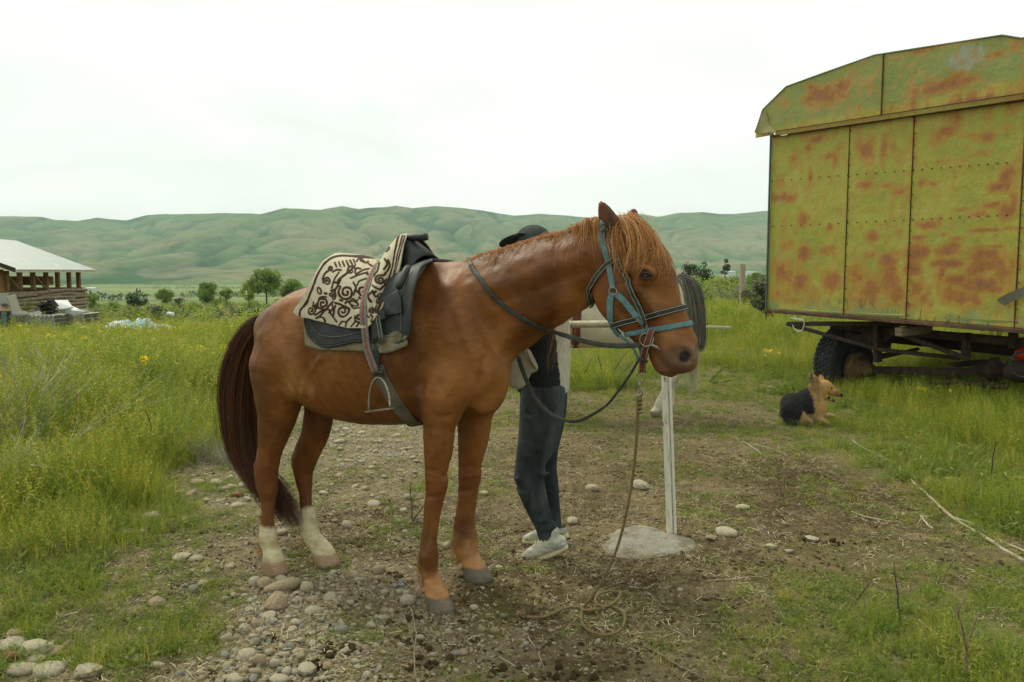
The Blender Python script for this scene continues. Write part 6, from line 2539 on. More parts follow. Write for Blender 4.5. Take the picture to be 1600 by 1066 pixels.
g0 = lambda L: [(x, y, None) for x, y in L]
branch('branch', [(g0([(1333, 690), (1350, 702), (1378, 715), (1395, 726), (1412, 742), (1435, 762), (1465, 790), (1478, 802), (1500, 818), (1530, 836), (1565, 858), (1600, 878)]), .007, .011),
                  (g0([(1490, 812), (1520, 822), (1560, 845), (1610, 868)]), .008, .006)], M_PALE, 'very long bleached branch curving through the dirt at right', 'branch')
branch('branch', [(g0([(1330, 800), (1350, 808), (1385, 815), (1400, 818)]), .005, .003)], M_PALE, 'short pale stick on the dark dirt inside the curve of the long branch', 'branch')
branch('branch', [(g0([(1437, 808), (1450, 822), (1458, 828)]), .007, .006)], M_PALE, 'small pale stick pointing at the long branch', 'branch')
branch('branch', [(g0([(1436, 970), (1470, 998), (1505, 1015)]), .004, .003), (g0([(1200, 900), (1150, 905), (1105, 908)]), .003, .002)], M_PALE, 'thin curved stalk on the grass at lower right', 'stalk')
branch('branch', [(g0([(1000, 1004), (1040, 1030), (1075, 1050), (1100, 1062)]), .006, .004)], M_TWIG, 'brown twig slanting across the dirt below the coiled rope', 'twig')
branch('branch', [(g0([(1108, 935), (1135, 937), (1160, 935)]), .005, .004)], M_TWIG, 'short brown twig lying right of the coiled rope', 'twig')
branch('branch', [(g0([(1215, 1020), (1250, 1038), (1300, 1050)]), .006, .004)], M_TWIG, 'dark twig on grass at the bottom, left of the forked stem', 'twig')
branch('branch', [(g0([(780, 1028), (810, 1045), (840, 1064)]), .004, .003), (g0([(825, 995), (840, 1020), (850, 1045)]), .003, .002)], M_PALE, 'thin pale stalk at the bottom left of the coiled rope', 'stalk')
branch('branch', [(g0([(1160, 690), (1185, 706), (1205, 722)]), .005, .003), (g0([(1170, 694), (1200, 700), (1230, 712)]), .004, .003)], M_PALE, 'pale thin twigs on the dirt below the dog', 'twig')
branch('branch', [(g0([(1185, 625), (1210, 640), (1235, 655)]), .008, .006)], M_PALE, 'pale stick on the ground behind the dog', 'stick')
branch('branch', [(g0([(1108, 598), (1125, 580), (1148, 570)]), .015, .006), (g0([(1110, 600), (1140, 596), (1160, 592)]), .010, .006)], M_DARKT, 'dark dead branch on the ground right of the white horse\'s tail', 'branch')
branch('twig', [([(1222, 778, None), (1226, 750, 0), (1232, 713, 0)], .008, .004), ([(1222, 776, None), (1215, 740, 0), (1211, 700, .05)], .005, .002)], M_TWIG, 'brown dead stem standing below the dog', 'stem')
branch('twig', [([(1508, 1064, None), (1510, 1020, 0), (1505, 990, 0), (1498, 955, 0), (1509, 932, 0)], .006, .002), ([(1509, 1040, None), (1515, 1000, 0), (1528, 962, 0)], .005, .002)], M_TWIG, 'forked dead stem standing at the lower right corner', 'stem')
branch('twig', [([(1406, 972, None), (1402, 930, 0), (1396, 880, 0)], .004, .0018)], M_DARKT, 'thin upright dead stem left of the forked one', 'stem')
branch('twig', [([(1338, 940, None), (1352, 920, 0), (1362, 905, 0)], .004, .002)], M_DARKT, 'short slanting stub left of the upright stem', 'stem')
branch('twig', [([(1472, 912, None), (1478, 895, 0), (1492, 872, 0)], .004, .002)], M_TWIG, 'wispy stem between the forked stem and the long branch', 'stem')
branch('twig', [([(644, 812, None), (643, 785, 0), (640, 752, 0)], .007, .003), ([(645, 815, None), (655, 800, 0), (662, 790, 0)], .006, .004)], M_TWIG, 'reddish dead stem standing under the belly by the front leg', 'stem')
branch('twig', [([(649, 1064, None), (647, 1020, 0), (650, 990, 0), (642, 950, 0)], .0030, .0015), ([(647, 1010, None), (641, 985, 0), (630, 960, 0)], .0018, .001)], M_PALE, 'thin pale stalk rising before the near front hoof', 'stalk')
branch('twig', [([(1548, 770, None), (1550, 725, 0), (1556, 690, 0)], .005, .003)], M_DARKT, 'dark thin stalk in the green grass at the right edge', 'stalk')
branch('branch', [([(60, 640, None), (32, 610, .1), (60, 590, .1), (38, 578, .1)], .016, .006), ([(0, 600, None), (18, 585, 0), (40, 588, 0), (58, 572, 0)], .016, .006), ([(20, 585, None), (28, 570, 0)], .008, .003)], M_DARKT, 'dark forked dead branch above the grass at the left edge', 'branch')
branch('branch', [([(225, 722, None), (232, 705, 0), (236, 670, 0), (228, 640, 0)], .008, .003), ([(205, 722, None), (225, 716, 0), (238, 690, 0)], .006, .003)], M_DARKT, 'dark curved dead stem in the grass left of the tail', 'stem')
branch('branch', [([(905, 598, None), (918, 575, 0), (922, 560, 0)], .014, .006), ([(935, 600, None), (940, 580, 0), (934, 555, 0)], .012, .005), ([(950, 600, None), (965, 570, .1), (985, 545, .2)], .009, .004),
                       ([(960, 602, None), (980, 575, .1), (1000, 555, .2)], .008, .003)], mat('red_brown_stick', (.10, .050, .028), .9), 'reddish broken sticks in the bush behind the rein loop', 'stick')


def brush(name, L, label, protos, seed):
    g = np.random.default_rng(seed)
    P, S, R = [], [], []
    for (x, y, h, k, sp) in L:
        for j in range(k):
            q = on_ground(x + g.normal(0, sp), y + g.normal(0, sp * .3))
            q[2] -= .02
            P.append(q)
            S.append(h * g.uniform(.6, 1.15))
            R.append((g.normal(0, .35), g.normal(0, .35), g.uniform(0, 6.3)))
    n = len(P)
    S = np.array(S)
    return gn_scatter(name, protos, np.array(P), np.array(R), np.stack([S, S, S * .9], 1), g.integers(0, len(protos), n), label)


brush('grey_brushwood', [(20, 720, .75, 10, 22), (60, 690, .65, 8, 22), (100, 640, .55, 8, 24), (30, 640, .7, 7, 20), (75, 625, .5, 6, 16), (160, 690, .35, 5, 12), (230, 660, .38, 6, 14), (320, 715, .24, 16, 26), (350, 722, .2, 8, 12), (270, 712, .28, 7, 14), (150, 600, .4, 5, 14),
                         (10, 780, .5, 6, 14), (250, 600, .4, 4, 10), (1235, 535, .45, 8, 20), (1255, 525, .5, 6, 14), (975, 600, .3, 5, 16), (1070, 610, .22, 10, 18), (1190, 640, .1, 6, 14)],
      'dry grey brushwood tangled through the green weeds', KINDS_['brush'], 3)
brush('leafy_bush', [(905, 602, .42, 16, 16), (940, 603, .50, 18, 18), (970, 602, .42, 12, 12), (985, 600, .34, 8, 10)], 'leafy green bush behind the rein loop, at the foot of the white horse', [KINDS_['herb'][1], KINDS_['tuft'][1], KINDS_['herb'][0]], 4)
brush('fennel_weeds', [(1565, 612, .45, 12, 8), (1495, 622, .28, 10, 14), (1440, 618, .24, 10, 18), (1540, 640, .3, 10, 22), (1480, 600, .3, 10, 40), (1380, 612, .2, 10, 30), (1590, 640, .4, 10, 10), (1330, 606, .2, 8, 16), (1300, 600, .22, 8, 12)],
      'lush green weeds growing before the wagon\'s wheels', [KINDS_['herb'][0], KINDS_['herb'][2], KINDS_['tuft'][2]], 5)
brush('green_weed', [(452, 890, .07, 3, 4), (445, 1000, .055, 6, 8), (385, 940, .07, 6, 10), (1092, 985, .05, 4, 6), (1140, 1000, .04, 5, 14), (250, 1020, .13, 6, 8), (265, 1010, .14, 4, 6), (120, 1040, .14, 6, 16), (330, 1000, .12, 8, 12), (345, 985, .12, 6, 10),
                     (900, 930, .04, 4, 20), (1000, 1010, .04, 5, 20), (1400, 1010, .09, 12, 60), (1330, 1040, .09, 10, 60), (1500, 1050, .1, 8, 40), (630, 850, .05, 6, 24), (520, 880, .04, 5, 18)], 'bright green weeds sprouting between the stones', [KINDS_['herb'][0], KINDS_['short'][0], KINDS_['weed'][2]], 6)
# ================================================================== people, second horse, dogs
WX, WY = np.array([1.0, 0, 0]), np.array([0, 1.0, 0])


def fr(Y, X=0.0, z=0.0):
    return dict(O=np.array([X, Y, z]), hx=WX, hy=WY)


def body_obj(B, name, m, parent, colour, origin, it=3):
    V, Q = B.mesh(it)
    o = mesh_np(name, V + 0, Q, m, parent)
    set_coat(o, colour(V))
    return o, V, Q


M_CLOTH = attr_mat('clothes', .85, .2, .14, 22, (22, .6, .012))
M_DENIM = attr_mat('dark_denim', .85, .15, .22, 40, (26, .55, .012), nstretch=(1, 1, .6))
M_SKIN = attr_mat('skin', .55, .3, .06, 30)
M_FUR = attr_mat('fur', .75, .2, .22, 60, (160, .5, .004))
M_SHOE = attr_mat('trainer_mesh', .75, .25, .12, 90, (200, .4, .002))


# ---- person behind the horse
F_ = fr(4.22)
person = empty('person', (0.12, 4.22, float(ground_z(.12, 4.2))), 0, 'person in dark cap, black jacket, dark jeans and pale trainers standing behind the chestnut horse', 'person')
pz = person.location[2]


def to_root(o, root):
    """meshes made in world axes, parented to an unrotated root"""
    me = o.data
    co = np.empty(len(me.vertices) * 3, np.float32)
    me.vertices.foreach_get('co', co)
    co = co.reshape(-1, 3) - np.array(root.location, np.float32)
    me.vertices.foreach_set('co', co.ravel())
    me.update()


def frame_pts(V, Y, X=0.0, z=0.0):
    return V + np.array([X, Y, z])


def pbody():
    B = Body((-.30, -.36, -.02), (.45, .36, 1.86), .009)
    R_ = lambda lat, L, q: rows(lat, L, q, **F_)
    N_ = lambda L: pn(L, **F_)
    # hips and legs
    B.add(R_(0, [(560, 812, 884), (590, 811, 886), (615, 812, 885), (635, 814, 880)], 1.05), .03)
    B.add(R_(.085, [(610, 814, 884), (635, 812, 882), (660, 811, 878), (690, 809, 870), (715, 806, 855), (735, 804, 850), (752, 806, 850), (775, 813, 853), (800, 825, 860), (820, 835, 866), (838, 841, 873)], .9), .025)
    B.add(R_(-.085, [(612, 838, 887), (640, 842, 885), (670, 845, 880), (700, 846, 873), (730, 847, 870), (760, 851, 873), (790, 857, 875), (815, 861, 877), (826, 863, 878)], .9), .025)
    # folds at the knees and ankles
    for (x, y, lt) in ((808, 748, .11), (852, 742, .12), (845, 812, .11), (850, 826, .11), (864, 822, .10), (815, 770, .11), (835, 700, .14)):
        p = lp(x, y, lt, **F_)[0]
        B.add([(p[0] - .01, p[1], p[2], .004, .03), (p[0] + .02, p[1], p[2] + .006, .004, .03)], .03)
    # chest, neck, head
    B.add(R_(0, [(438, 806, 868), (470, 800, 876), (510, 804, 880), (550, 810, 880)], 1.35), .04)
    B.add(N_([(838, 425, 0, 19, 1), (834, 405, 0, 17, 1)]), .03)
    B.add(N_([(833, 383, 0, 26, .78), (830, 392, 0, 26, .74), (820, 404, 0, 15, .85)]), .03)
    B.add(N_([(806, 386, 0, 6, .8), (800, 394, 0, 5, .7)]), .015)                       # nose
    B.add(N_([(807, 404, 0, 5, 1.5), (808, 409, 0, 5, 1.5)]), .015)                     # lips
    B.add(N_([(813, 417, 0, 8, 1.1)] * 2), .02)
    for s in (1, -1):
        B.add(N_([(838, 388, .078 * s, 6, .5), (837, 397, .074 * s, 4, .5)]), .008)     # ears
        B.cut(N_([(807, 386, .035 * s, 4, .9)] * 2), .012)                              # eye hollows
        # arms: raised to the horse's neck
        B.add(N_([(842, 447, .20 * s, 21, 1), (826, 490, .24 * s, 17, 1), (806, 520, .24 * s, 14, 1), (786, 500, .22 * s, 12, 1), (768, 478, .19 * s, 9, 1)]), .03)
        # hands resting on the far side of the neck
        w = (768, 478, .19 * s)
        B.add(N_([(767, 477, .19 * s, 9, .6), (758, 468, .185 * s, 11, .45), (754, 464, .18 * s, 9, .45)]), .015)
        for k_, (dx, dy, dl) in enumerate(((-15, -14, .030), (-19, -10, .012), (-19, -5, -.006), (-16, 0, -.022))):
            B.add(N_([(754, 464, (.18 + dl * .6) * s, 3.2, 1), (754 + dx * .6, 464 + dy * .6, (.18 + dl) * s, 2.9, 1), (754 + dx * .9, 464 + dy * .7 + 3, (.175 + dl) * s, 2.5, 1)]), .006)
        B.add(N_([(762, 470, .165 * s, 3.6, 1), (757, 476, .15 * s, 3.2, 1), (749, 478, .145 * s, 2.7, 1)]), .008)
    return B


def pcol(V):
    z, x = V[:, 2], V[:, 0]
    C = np.tile(np.array([.35, .20, .13]), (len(V), 1))
    zw = lp(850, 600, 0, **F_)[0][2]
    j = (z < zw + .14) & (np.abs(V[:, 1]) < .21)
    n = fbm(x * 3 + V[:, 1], z, .25, 201, 4)
    den = mixc(np.tile(np.array([.026, .034, .036]), (len(V), 1)), (.068, .080, .082), smooth01((n - .42) / .3) * .8)
    # wear along the front of the thigh, dark side seam
    q = lp(824, 700, .1, **F_)[0]
    den = mixc(den, (.085, .098, .10), smooth01(1 - np.abs(x - q[0]) / .05) * .4 * (z > .55))
    for (px_, w_) in ((846, .004),):
        s = lp(px_, 660, .1, **F_)[0][0] - (z - .9) * -.02
        den = mixc(den, (.016, .02, .022), smooth01(1 - np.abs(x - s) / w_) * (V[:, 1] < -.02) * .8)
    return np.where(j[:, None], den, C)


V, Q = pbody().mesh(3)
V = sculpt(V, vnormals(V, Q), [([(x0, y0, .16), ((x0 + x1) / 2, y0 + dy, .17), (x1, y1, .16)], .008, a) for (x0, y0, x1, y1, dy, a) in (
    (806, 738, 846, 728, 6, .006), (806, 748, 850, 742, 5, -.006), (808, 757, 852, 756, 3, .006), (812, 768, 848, 772, 2, -.005), (822, 790, 858, 782, 4, .004), (834, 812, 868, 804, 4, .006), (836, 820, 869, 815, 3, -.006),
    (838, 828, 871, 824, 3, .006), (814, 640, 850, 626, 8, -.006), (816, 650, 846, 660, 4, .005), (868, 640, 884, 628, 3, -.005), (820, 690, 850, 680, 5, .004), (846, 700, 868, 690, 4, -.004))], **F_)
o = mesh_np('body', frame_pts(V, 4.22), Q, M_DENIM, person)
to_root(o, person)
set_coat(o, pcol(V))
# jacket
B = Body((-.30, -.40, .85), (.45, .40, 1.60), .009)
B.add(rows(0, [(436, 803, 872), (470, 796, 882), (510, 798, 890), (545, 801, 891), (575, 803, 891), (598, 806, 890), (612, 808, 889), (630, 808, 889)], 1.3, **F_), .03)
for s in (1, -1):
    B.add(pn([(842, 447, .20 * s, 25, 1), (827, 490, .24 * s, 21, 1), (808, 520, .24 * s, 19, 1), (788, 502, .22 * s, 16, 1), (774, 484, .20 * s, 13, 1)], **F_), .04)
zc = lp(850, 610, 0, **F_)[0][2]
B.cut([(-.2, 0, zc - .30, .30, .45), (.4, 0, zc - .30, .30, .45)], .006, res=1)
V, Q = B.mesh(3)
o = mesh_np('jacket', frame_pts(V, 4.22), Q, M_CLOTH, person)
to_root(o, person)
C = np.tile(np.array([.018, .022, .022]), (len(V), 1))
back = lp(873, 570, .12, **F_)[0][0]
edge = back + (V[:, 2] - 1.02) * -.12 + (fbm(V[:, 2], V[:, 1], .08, 5, 2) - .5) * .02
C = np.where(((V[:, 0] > edge))[:, None], np.array([.44, .42, .33]), C)
set_coat(o, C)
# cap
cm = MB()
hc = lp(833, 374, 0, **F_)[0] + np.array([0, 4.22, 0])
prof = []
for i in range(9):
    a = i / 8 * PI / 2
    prof.append((.088 * math.sin(a) * 1.0, .098 * math.cos(a) + .001))
cm.lathe(hc + np.array([0, 0, -.012]), (-.10, 0, 1), prof, 28)
cap = build_local(cm, 'cap', mat('cap_cloth', (.028, .038, .034), .8, [(12, (.055, .065, .055), .5, .8)], (120, .3, .002)), person, True)
bl_ = []
for i in range(12):
    a = -PI / 2 + PI * i / 11
    bl_.append(hc + np.array([-.080 - .100 * math.cos(a), .082 * math.sin(a) * 1.0, -.002 - .022 * math.cos(a) - .030 * math.sin(a)]))
inn = [hc + np.array([-.078 * math.cos(-PI / 2 + PI * i / 11), .082 * math.sin(-PI / 2 + PI * i / 11), .010 - .012 * math.sin(-PI / 2 + PI * i / 11)]) for i in range(12)]
Vb = bl_ + inn + [p - np.array([0, 0, .006]) for p in bl_] + [p - np.array([0, 0, .006]) for p in inn]
Fb = [(i, i + 1, 13 + i, 12 + i) for i in range(11)] + [(24 + i, 36 + i, 37 + i, 25 + i) for i in range(11)] + [(i, 24 + i, 25 + i, i + 1) for i in range(11)]
build_local(MB().add(Vb, Fb), 'cap_brim', bpy.data.materials['cap_cloth'], cap, True)
pp_ = MB()
pp_.tube([hc + np.array([-.095, -.028, .030]), hc + np.array([-.075, -.032, .062]), hc + np.array([-.050, -.032, .082])], .0022, 5)
build_local(pp_, 'cap_piping', M_STITCH, cap)
# dark hair at the back of the head
hm = MB()
hm.lathe(hc + np.array([.012, 0, -.045]), (0, 0, 1), [(-.04, .045), (-.02, .075), (0, .088), (.03, .096)], 20)
build_local(hm, 'hair', mat('dark_hair', (.016, .012, .010), .6), person, True)
# trainers
for (lt, L, S) in ((.10, [(820, 871, 7.5), (832, 864, 9.5), (848, 855, 12), (862, 848, 13), (874, 848, 12)], [(818, 876), (834, 874.5), (852, 869), (870, 861), (883, 854)]),
                   (-.09, [(823, 842, 6.5), (836, 838, 8.5), (850, 833, 10), (866, 828, 11), (876, 828, 10)], [(820, 845.5), (834, 845.5), (850, 843), (868, 840), (884, 836)])):
    K = dict(F_)
    p0 = lp(845, 870, lt, **K)[0]
    B = Body((p0[0] - .16, p0[1] - .09, p0[2] - .06), (p0[0] + .20, p0[1] + .09, p0[2] + .17), .0045)
    B.add(pn([(x, y, lt, r, .95) for (x, y, r) in L], **K), .012)
    B.add(pn([(L[-2][0] + 1, L[-2][1] - 9, lt, 11, .95), (L[-2][0] + 3, L[-2][1] - 16, lt, 10, .95)], **K), .012)
    V, Q = B.mesh(2)
    sh = mesh_np('shoe', frame_pts(V, 4.22), Q, M_SHOE, person)
    to_root(sh, person)
    n = fbm(V[:, 0], V[:, 2] * 2, .03, 7, 3)
    C = mixc(np.tile(np.array([.50, .48, .36]), (len(V), 1)), (.27, .29, .25), smooth01((n - .45) / .15) * .8)
    set_coat(sh, C)
    B = Body((p0[0] - .16, p0[1] - .09, p0[2] - .08), (p0[0] + .20, p0[1] + .09, p0[2] + .14), .0045)
    B.add(pn([(x, y, lt, r, 1.9) for (x, y), r in zip(S, (3.8, 4.8, 5.2, 5.4, 5))], **K), .01)
    V, Q = B.mesh(2)
    so = mesh_np('sole', frame_pts(V, 4.22), Q, M_SHOE, None)
    so.parent = sh
    to_root(so, person)
    set_coat(so, np.tile(np.array([.52, .47, .28]), (len(V), 1)))
    # laces
    lc = MB()
    for k_ in range(5):
        t = .28 + k_ * .10
        a = lp(L[0][0] + (L[-1][0] - L[0][0]) * t, L[0][1] - 9 + (L[-1][1] - L[0][1]) * t * 1.1 - 2, lt + .035, **K)[0]
        b = a + np.array([.01, .07, .006])
        m_ = (a + b) / 2 + np.array([0, 0, .012])
        lc.tube(frame_pts(np.array([a, m_, b]), 4.22), .0028, 5)
    build_local(lc, 'laces', M_STITCH, person).parent = person
# bag slung in front of the person
B = Body((-.10, -.30, .85), (.30, .05, 1.25), .008)
B.add(pn([(812, 575, .17, 22, .35), (808, 592, .17, 17, .4)], **F_), .02)
B.add(pn([(820, 555, .19, 12, .35), (833, 574, .19, 9, .35)], **F_), .02)
V, Q = B.mesh(2)
bag = empty('shoulder_bag', (.05, 4.05, .95), 0, 'cream cloth bag slung in front of the person behind the horse', 'bag')
o = mesh_np('pouch', frame_pts(V, 4.22), Q, M_CLOTH, bag)
to_root(o, bag)
set_coat(o, np.tile(np.array([.38, .36, .27]), (len(V), 1)))
sb_ = MB()
P_ = [lp(x, y, l_, **F_)[0] + np.array([0, 4.22, 0]) for (x, y, l_) in ((838, 577, .20), (828, 560, .215), (822, 540, .22), (826, 510, .24), (845, 440, .15))]
sb_.tube(cr(P_, 4), .012, 6, flat=.4)
build_local(sb_, 'bag_strap', mat('bag_strap', (.40, .38, .29), .85), bag, True)

# ---- white horse behind
WH_Y = 8.35
K = fr(WH_Y)


def white_horse():
    B = Body((-.30, -.42, -.05), (2.35, .42, 1.62), .014)
    N_ = lambda L: pn(L, **K)
    B.add(N_([(1028, 486, 0, 46, .82), (1010, 490, 0, 50, .85), (975, 491, 0, 52, .85), (930, 489, 0, 55, .85), (893, 487, 0, 55, .8), (868, 486, 0, 48, .75)]), .05)
    B.add(N_([(1042, 462, 0, 27, 1.1), (1034, 455, 0, 24, 1.3)]), .05)
    for s in (1, -1):
        B.add(N_([(1036, 490, .12 * s, 33, .7), (1040, 520, .13 * s, 27, .7)]), .05)
        B.add(N_([(870, 490, .12 * s, 30, .7), (880, 525, .13 * s, 22, .7)]), .05)
    B.add(N_([(868, 468, 0, 36, .5), (838, 470, 0, 31, .5), (812, 488, 0, 26, .5), (796, 512, 0, 21, .5)]), .05)
    B.add(N_([(796, 512, 0, 19, .6), (787, 540, 0, 18, .55), (780, 565, 0, 13, .55), (776, 588, 0, 10, .7)]), .04)
    for s in (1, -1):
        B.add(N_([(803, 495, .06 * s, 5, .6), (800, 480, .07 * s, 3, .6)]), .01)
    for (lt, L) in ((.12, [(1044, 515, 27), (1047, 548, 17), (1049, 575, 10), (1048, 588, 10), (1042, 605, 6.8), (1035, 620, 6.2), (1031, 630, 7.6), (1028, 638, 6.5), (1024, 645, 8.5)]),
                    (-.12, [(1050, 515, 25), (1054, 548, 16), (1056, 575, 10), (1053, 590, 9), (1049, 610, 6.2), (1047, 628, 7), (1044, 640, 7.5)]),
                    (.13, [(862, 520, 20), (866, 560, 12), (870, 590, 8.5), (873, 612, 7), (875, 634, 6.5), (875, 648, 7), (873, 659, 8.5)]),
                    (-.13, [(868, 520, 20), (868, 560, 12), (868, 588, 9), (867, 612, 6.5), (866, 630, 7), (862, 645, 8)])):
        B.add(N_([(x, y, lt, r, .85) for (x, y, r) in L]), .03)
    return B


white = empty('horse', (1.2, WH_Y, float(ground_z(1.2, WH_Y))), 0, 'white horse with a dark grey tail standing behind the chestnut horse\'s head', 'horse')
V, Q = white_horse().mesh(2)
o = mesh_np('body', frame_pts(V, WH_Y), Q, M_FUR, white)
to_root(o, white)
C = mixc(np.tile(np.array([.56, .52, .39]), (len(V), 1)), (.34, .30, .20), smooth01((fbm(V[:, 0], V[:, 2], .3, 9, 3) - .5) / .25) * .4)
C = mixc(C, (.20, .17, .12), smooth01((.07 - V[:, 2]) / .03))
set_coat(o, C)
WBV = BVHTree.FromPolygons([Vector(v) for v in V.tolist()], Q.tolist())
gq = lambda L: [lp(x, y, lt, **K)[0] for (x, y, lt) in L]
g_ = np.random.default_rng(21)


def wtail(guides, k, m, cut, r, s=.02):
    P = guide_hair(guides, k, 12, 26, s, .4, .014, None, cut=cut, g=g_)
    P = P + np.array([0, WH_Y, 0]) - np.array(white.location)
    hair('tail', P, m, white, r, r * .4)


tg = [gq([(1056, 437, 0), (1064, 444, .06), (1070, 470, .10), (1074, 510, .10), (1076, 550, .08), (1076, 590, .05)]),
      gq([(1064, 435, 0), (1078, 442, .02), (1088, 465, .03), (1092, 505, .03), (1091, 545, .03), (1086, 598, .03)]),
      gq([(1066, 434, 0), (1084, 444, .02), (1094, 470, .03), (1098, 515, .03), (1096, 550, .03), (1088, 590, .03)])]
wtail(tg, 3000, hair_mat('grey_tail_hair', (.060, .060, .046), (.12, .12, .092), (.27, .255, .19)), (.6, .82), .0022)
wtail(tg[:2], 300, hair_mat('pale_tail_hair', (.34, .31, .20), (.46, .42, .28), (.56, .52, .38)), (.9, 1.05), .0018, .016)
wtail([[p * (1 - .0) for p in q[:3]] for q in tg], 300, bpy.data.materials['pale_tail_hair'], (.4, .9), .002, .01)
# its girth strap
gs = horse_like = empty('girth_strap', (.8, WH_Y - .3, .7), 0, 'maroon strap round the white horse\'s body behind the pole', 'strap')
P_, N_ = [], []
for (x, y) in ((904, 440), (903, 460), (902, 480), (901, 500), (900, 520), (899, 535), (901, 543)):
    r_ = ray(x, y)
    h = WBV.ray_cast(Vector(EYE - np.array([0, WH_Y, 0])), Vector(r_ / np.linalg.norm(r_)), 30)
    if h[0] is not None:
        P_.append(np.array(h[0]) + np.array([0, WH_Y - .012, 0]) - np.array(gs.location))
        N_.append(np.array(h[1]) + np.array([0, -1, 0]))
if len(P_) > 2:
    strap('webbing', P_, N_, .085, .006, M_MAROON, gs)
    strap('cord', np.array(P_) + np.array([-.10, -.004, 0]), N_, .018, .006, M_LEATHER2, gs)

# ---- dogs
DY = 7.80
K = fr(DY)


def dog1():
    p0 = lp(1220, 668, 0, **K)[0]
    B = Body((p0[0] - .04, -.22, -.06), (p0[0] + .66, .22, .55), .005)
    N_ = lambda L: pn(L, **K)
    B.add(N_([(1238, 632, 0, 17, .9), (1250, 632, 0, 18, .85), (1262, 631, 0, 20, .75), (1272, 634, 0, 17, .75), (1281, 640, 0, 11, .8)]), .03)
    B.add(N_([(1240, 646, 0, 13, 1.0), (1258, 649, 0, 11, 1.0), (1276, 651, 0, 10, 1.0)]), .03)
    B.add(N_([(1236, 640, .07, 15, .6), (1244, 646, .09, 11, .6), (1256, 655, .09, 5.5, .8), (1266, 658, .09, 4, 1)]), .03)
    B.add(N_([(1236, 640, -.07, 15, .6), (1244, 646, -.09, 9, .6)]), .03)
    B.add(N_([(1264, 623, 0, 15, .75), (1272, 617, 0, 14, .75), (1280, 610, 0, 12, .85)]), .03)
    B.add(N_([(1281, 605, 0, 11.5, .95), (1290, 604, 0, 9.8, .85), (1297, 609, 0, 7.6, .7), (1305, 613.5, 0, 5.8, .7), (1312.5, 617, 0, 4.2, .8)]), .02)
    B.add(N_([(1284, 616, 0, 7, 1.0), (1294, 622.5, 0, 3.2, 1.0), (1305, 627, 0, 2.0, 1.2)]), .008)
    B.add(N_([(1313, 617, 0, 2.2, 1)] * 2), .005)
    for (s, L) in ((1, [(1277, 602, .045, 7, .55), (1273, 595, .05, 6.5, .5), (1270, 589, .055, 4, .5), (1268.5, 584, .056, 1.4, .8)]), (-1, [(1284, 600, -.045, 6, .5), (1283.5, 593, -.05, 4.6, .5), (1282.5, 587, -.055, 1.6, .8)])):
        B.add(N_(L), .008)
    B.cut(N_([(1275, 598, .082, 2.8, .6), (1271.5, 591, .084, 2, .6)]), .006)
    # forelegs stretched forward
    B.add(N_([(1275, 640, .06, 9, .7), (1277, 652, .075, 6, .8), (1286, 658, .08, 4.2, 1), (1296, 664, .08, 4, 1), (1300, 666, .08, 3.6, 1.1)]), .02)
    B.add(N_([(1280, 638, -.05, 8, .7), (1284, 648, -.06, 5, .8), (1293, 649, -.06, 3.6, 1), (1302, 650, -.06, 3.2, 1)]), .02)
    # tail lying behind
    B.add(N_([(1226, 645, 0, 7, .8), (1232, 656, .10, 4.5, 1), (1246, 662, .16, 3.5, 1)]), .02)
    return B


dg = on_ground(1262, 664)
dog = empty('dog', (float(dg[0]), DY, float(dg[2])), 0, 'black and tan shepherd type dog lying in the grass with its mouth open', 'dog')
V, Q = dog1().mesh(2)
o = mesh_np('body', frame_pts(V, DY), Q, M_FUR, dog)
to_root(o, dog)


def px_of(x, y, lat=0):
    return lp(x, y, lat, **K)[0]


n = fbm(V[:, 0] * 1.5, V[:, 2], .05, 33, 3)
C = np.tile(np.array([.40, .235, .085]), (len(V), 1))
a, b = px_of(1222, 620), px_of(1275, 640)
# saddle patch: behind a slanting line from the withers to the elbow
line = (V[:, 0] - px_of(1266, 606)[0]) + (V[:, 2] - px_of(1266, 606)[2]) * .12
low = px_of(1252, 638)[2] + np.where(V[:, 0] > px_of(1248, 640)[0], (V[:, 0] - px_of(1248, 640)[0]) * -.35, (V[:, 0] - px_of(1248, 640)[0]) * 3.0)
blk = smooth01((-line + .015 + (n - .5) * .06) / .03) * smooth01((V[:, 2] - low + .03 + (n - .5) * .06) / .04)
C = mixc(C, (.013, .014, .015), blk)
C = mixc(C, (.40, .30, .15), smooth01((px_of(1270, 642)[2] - V[:, 2]) / .04) * (1 - blk) * .6)
for (x, y, r, c, t_) in ((1308, 615, .050, (.17, .075, .03), .8), (1314, 617, .024, (.010, .008, .008), 1), (1297, 606, .014, (.012, .009, .008), 1), (1290, 603, .02, (.30, .14, .05), .5), (1271, 593, .045, (.14, .065, .03), .85), (1281, 605, .03, (.24, .13, .06), .5),
                         (1296, 631, .025, (.55, .5, .4), .6), (1294, 621, .026, (.014, .010, .010), .95), (1302, 625, .030, (.014, .010, .010), .9), (1304, 625, .010, (.5, .28, .26), .7)):
    q = px_of(x, y)
    d = np.hypot(V[:, 0] - q[0], V[:, 2] - q[2])
    C = mixc(C, c, smooth01((r - d) / (r * .5)) * t_)
set_coat(o, C)
Nd = vnormals(V, Q)
gf = np.random.default_rng(31)


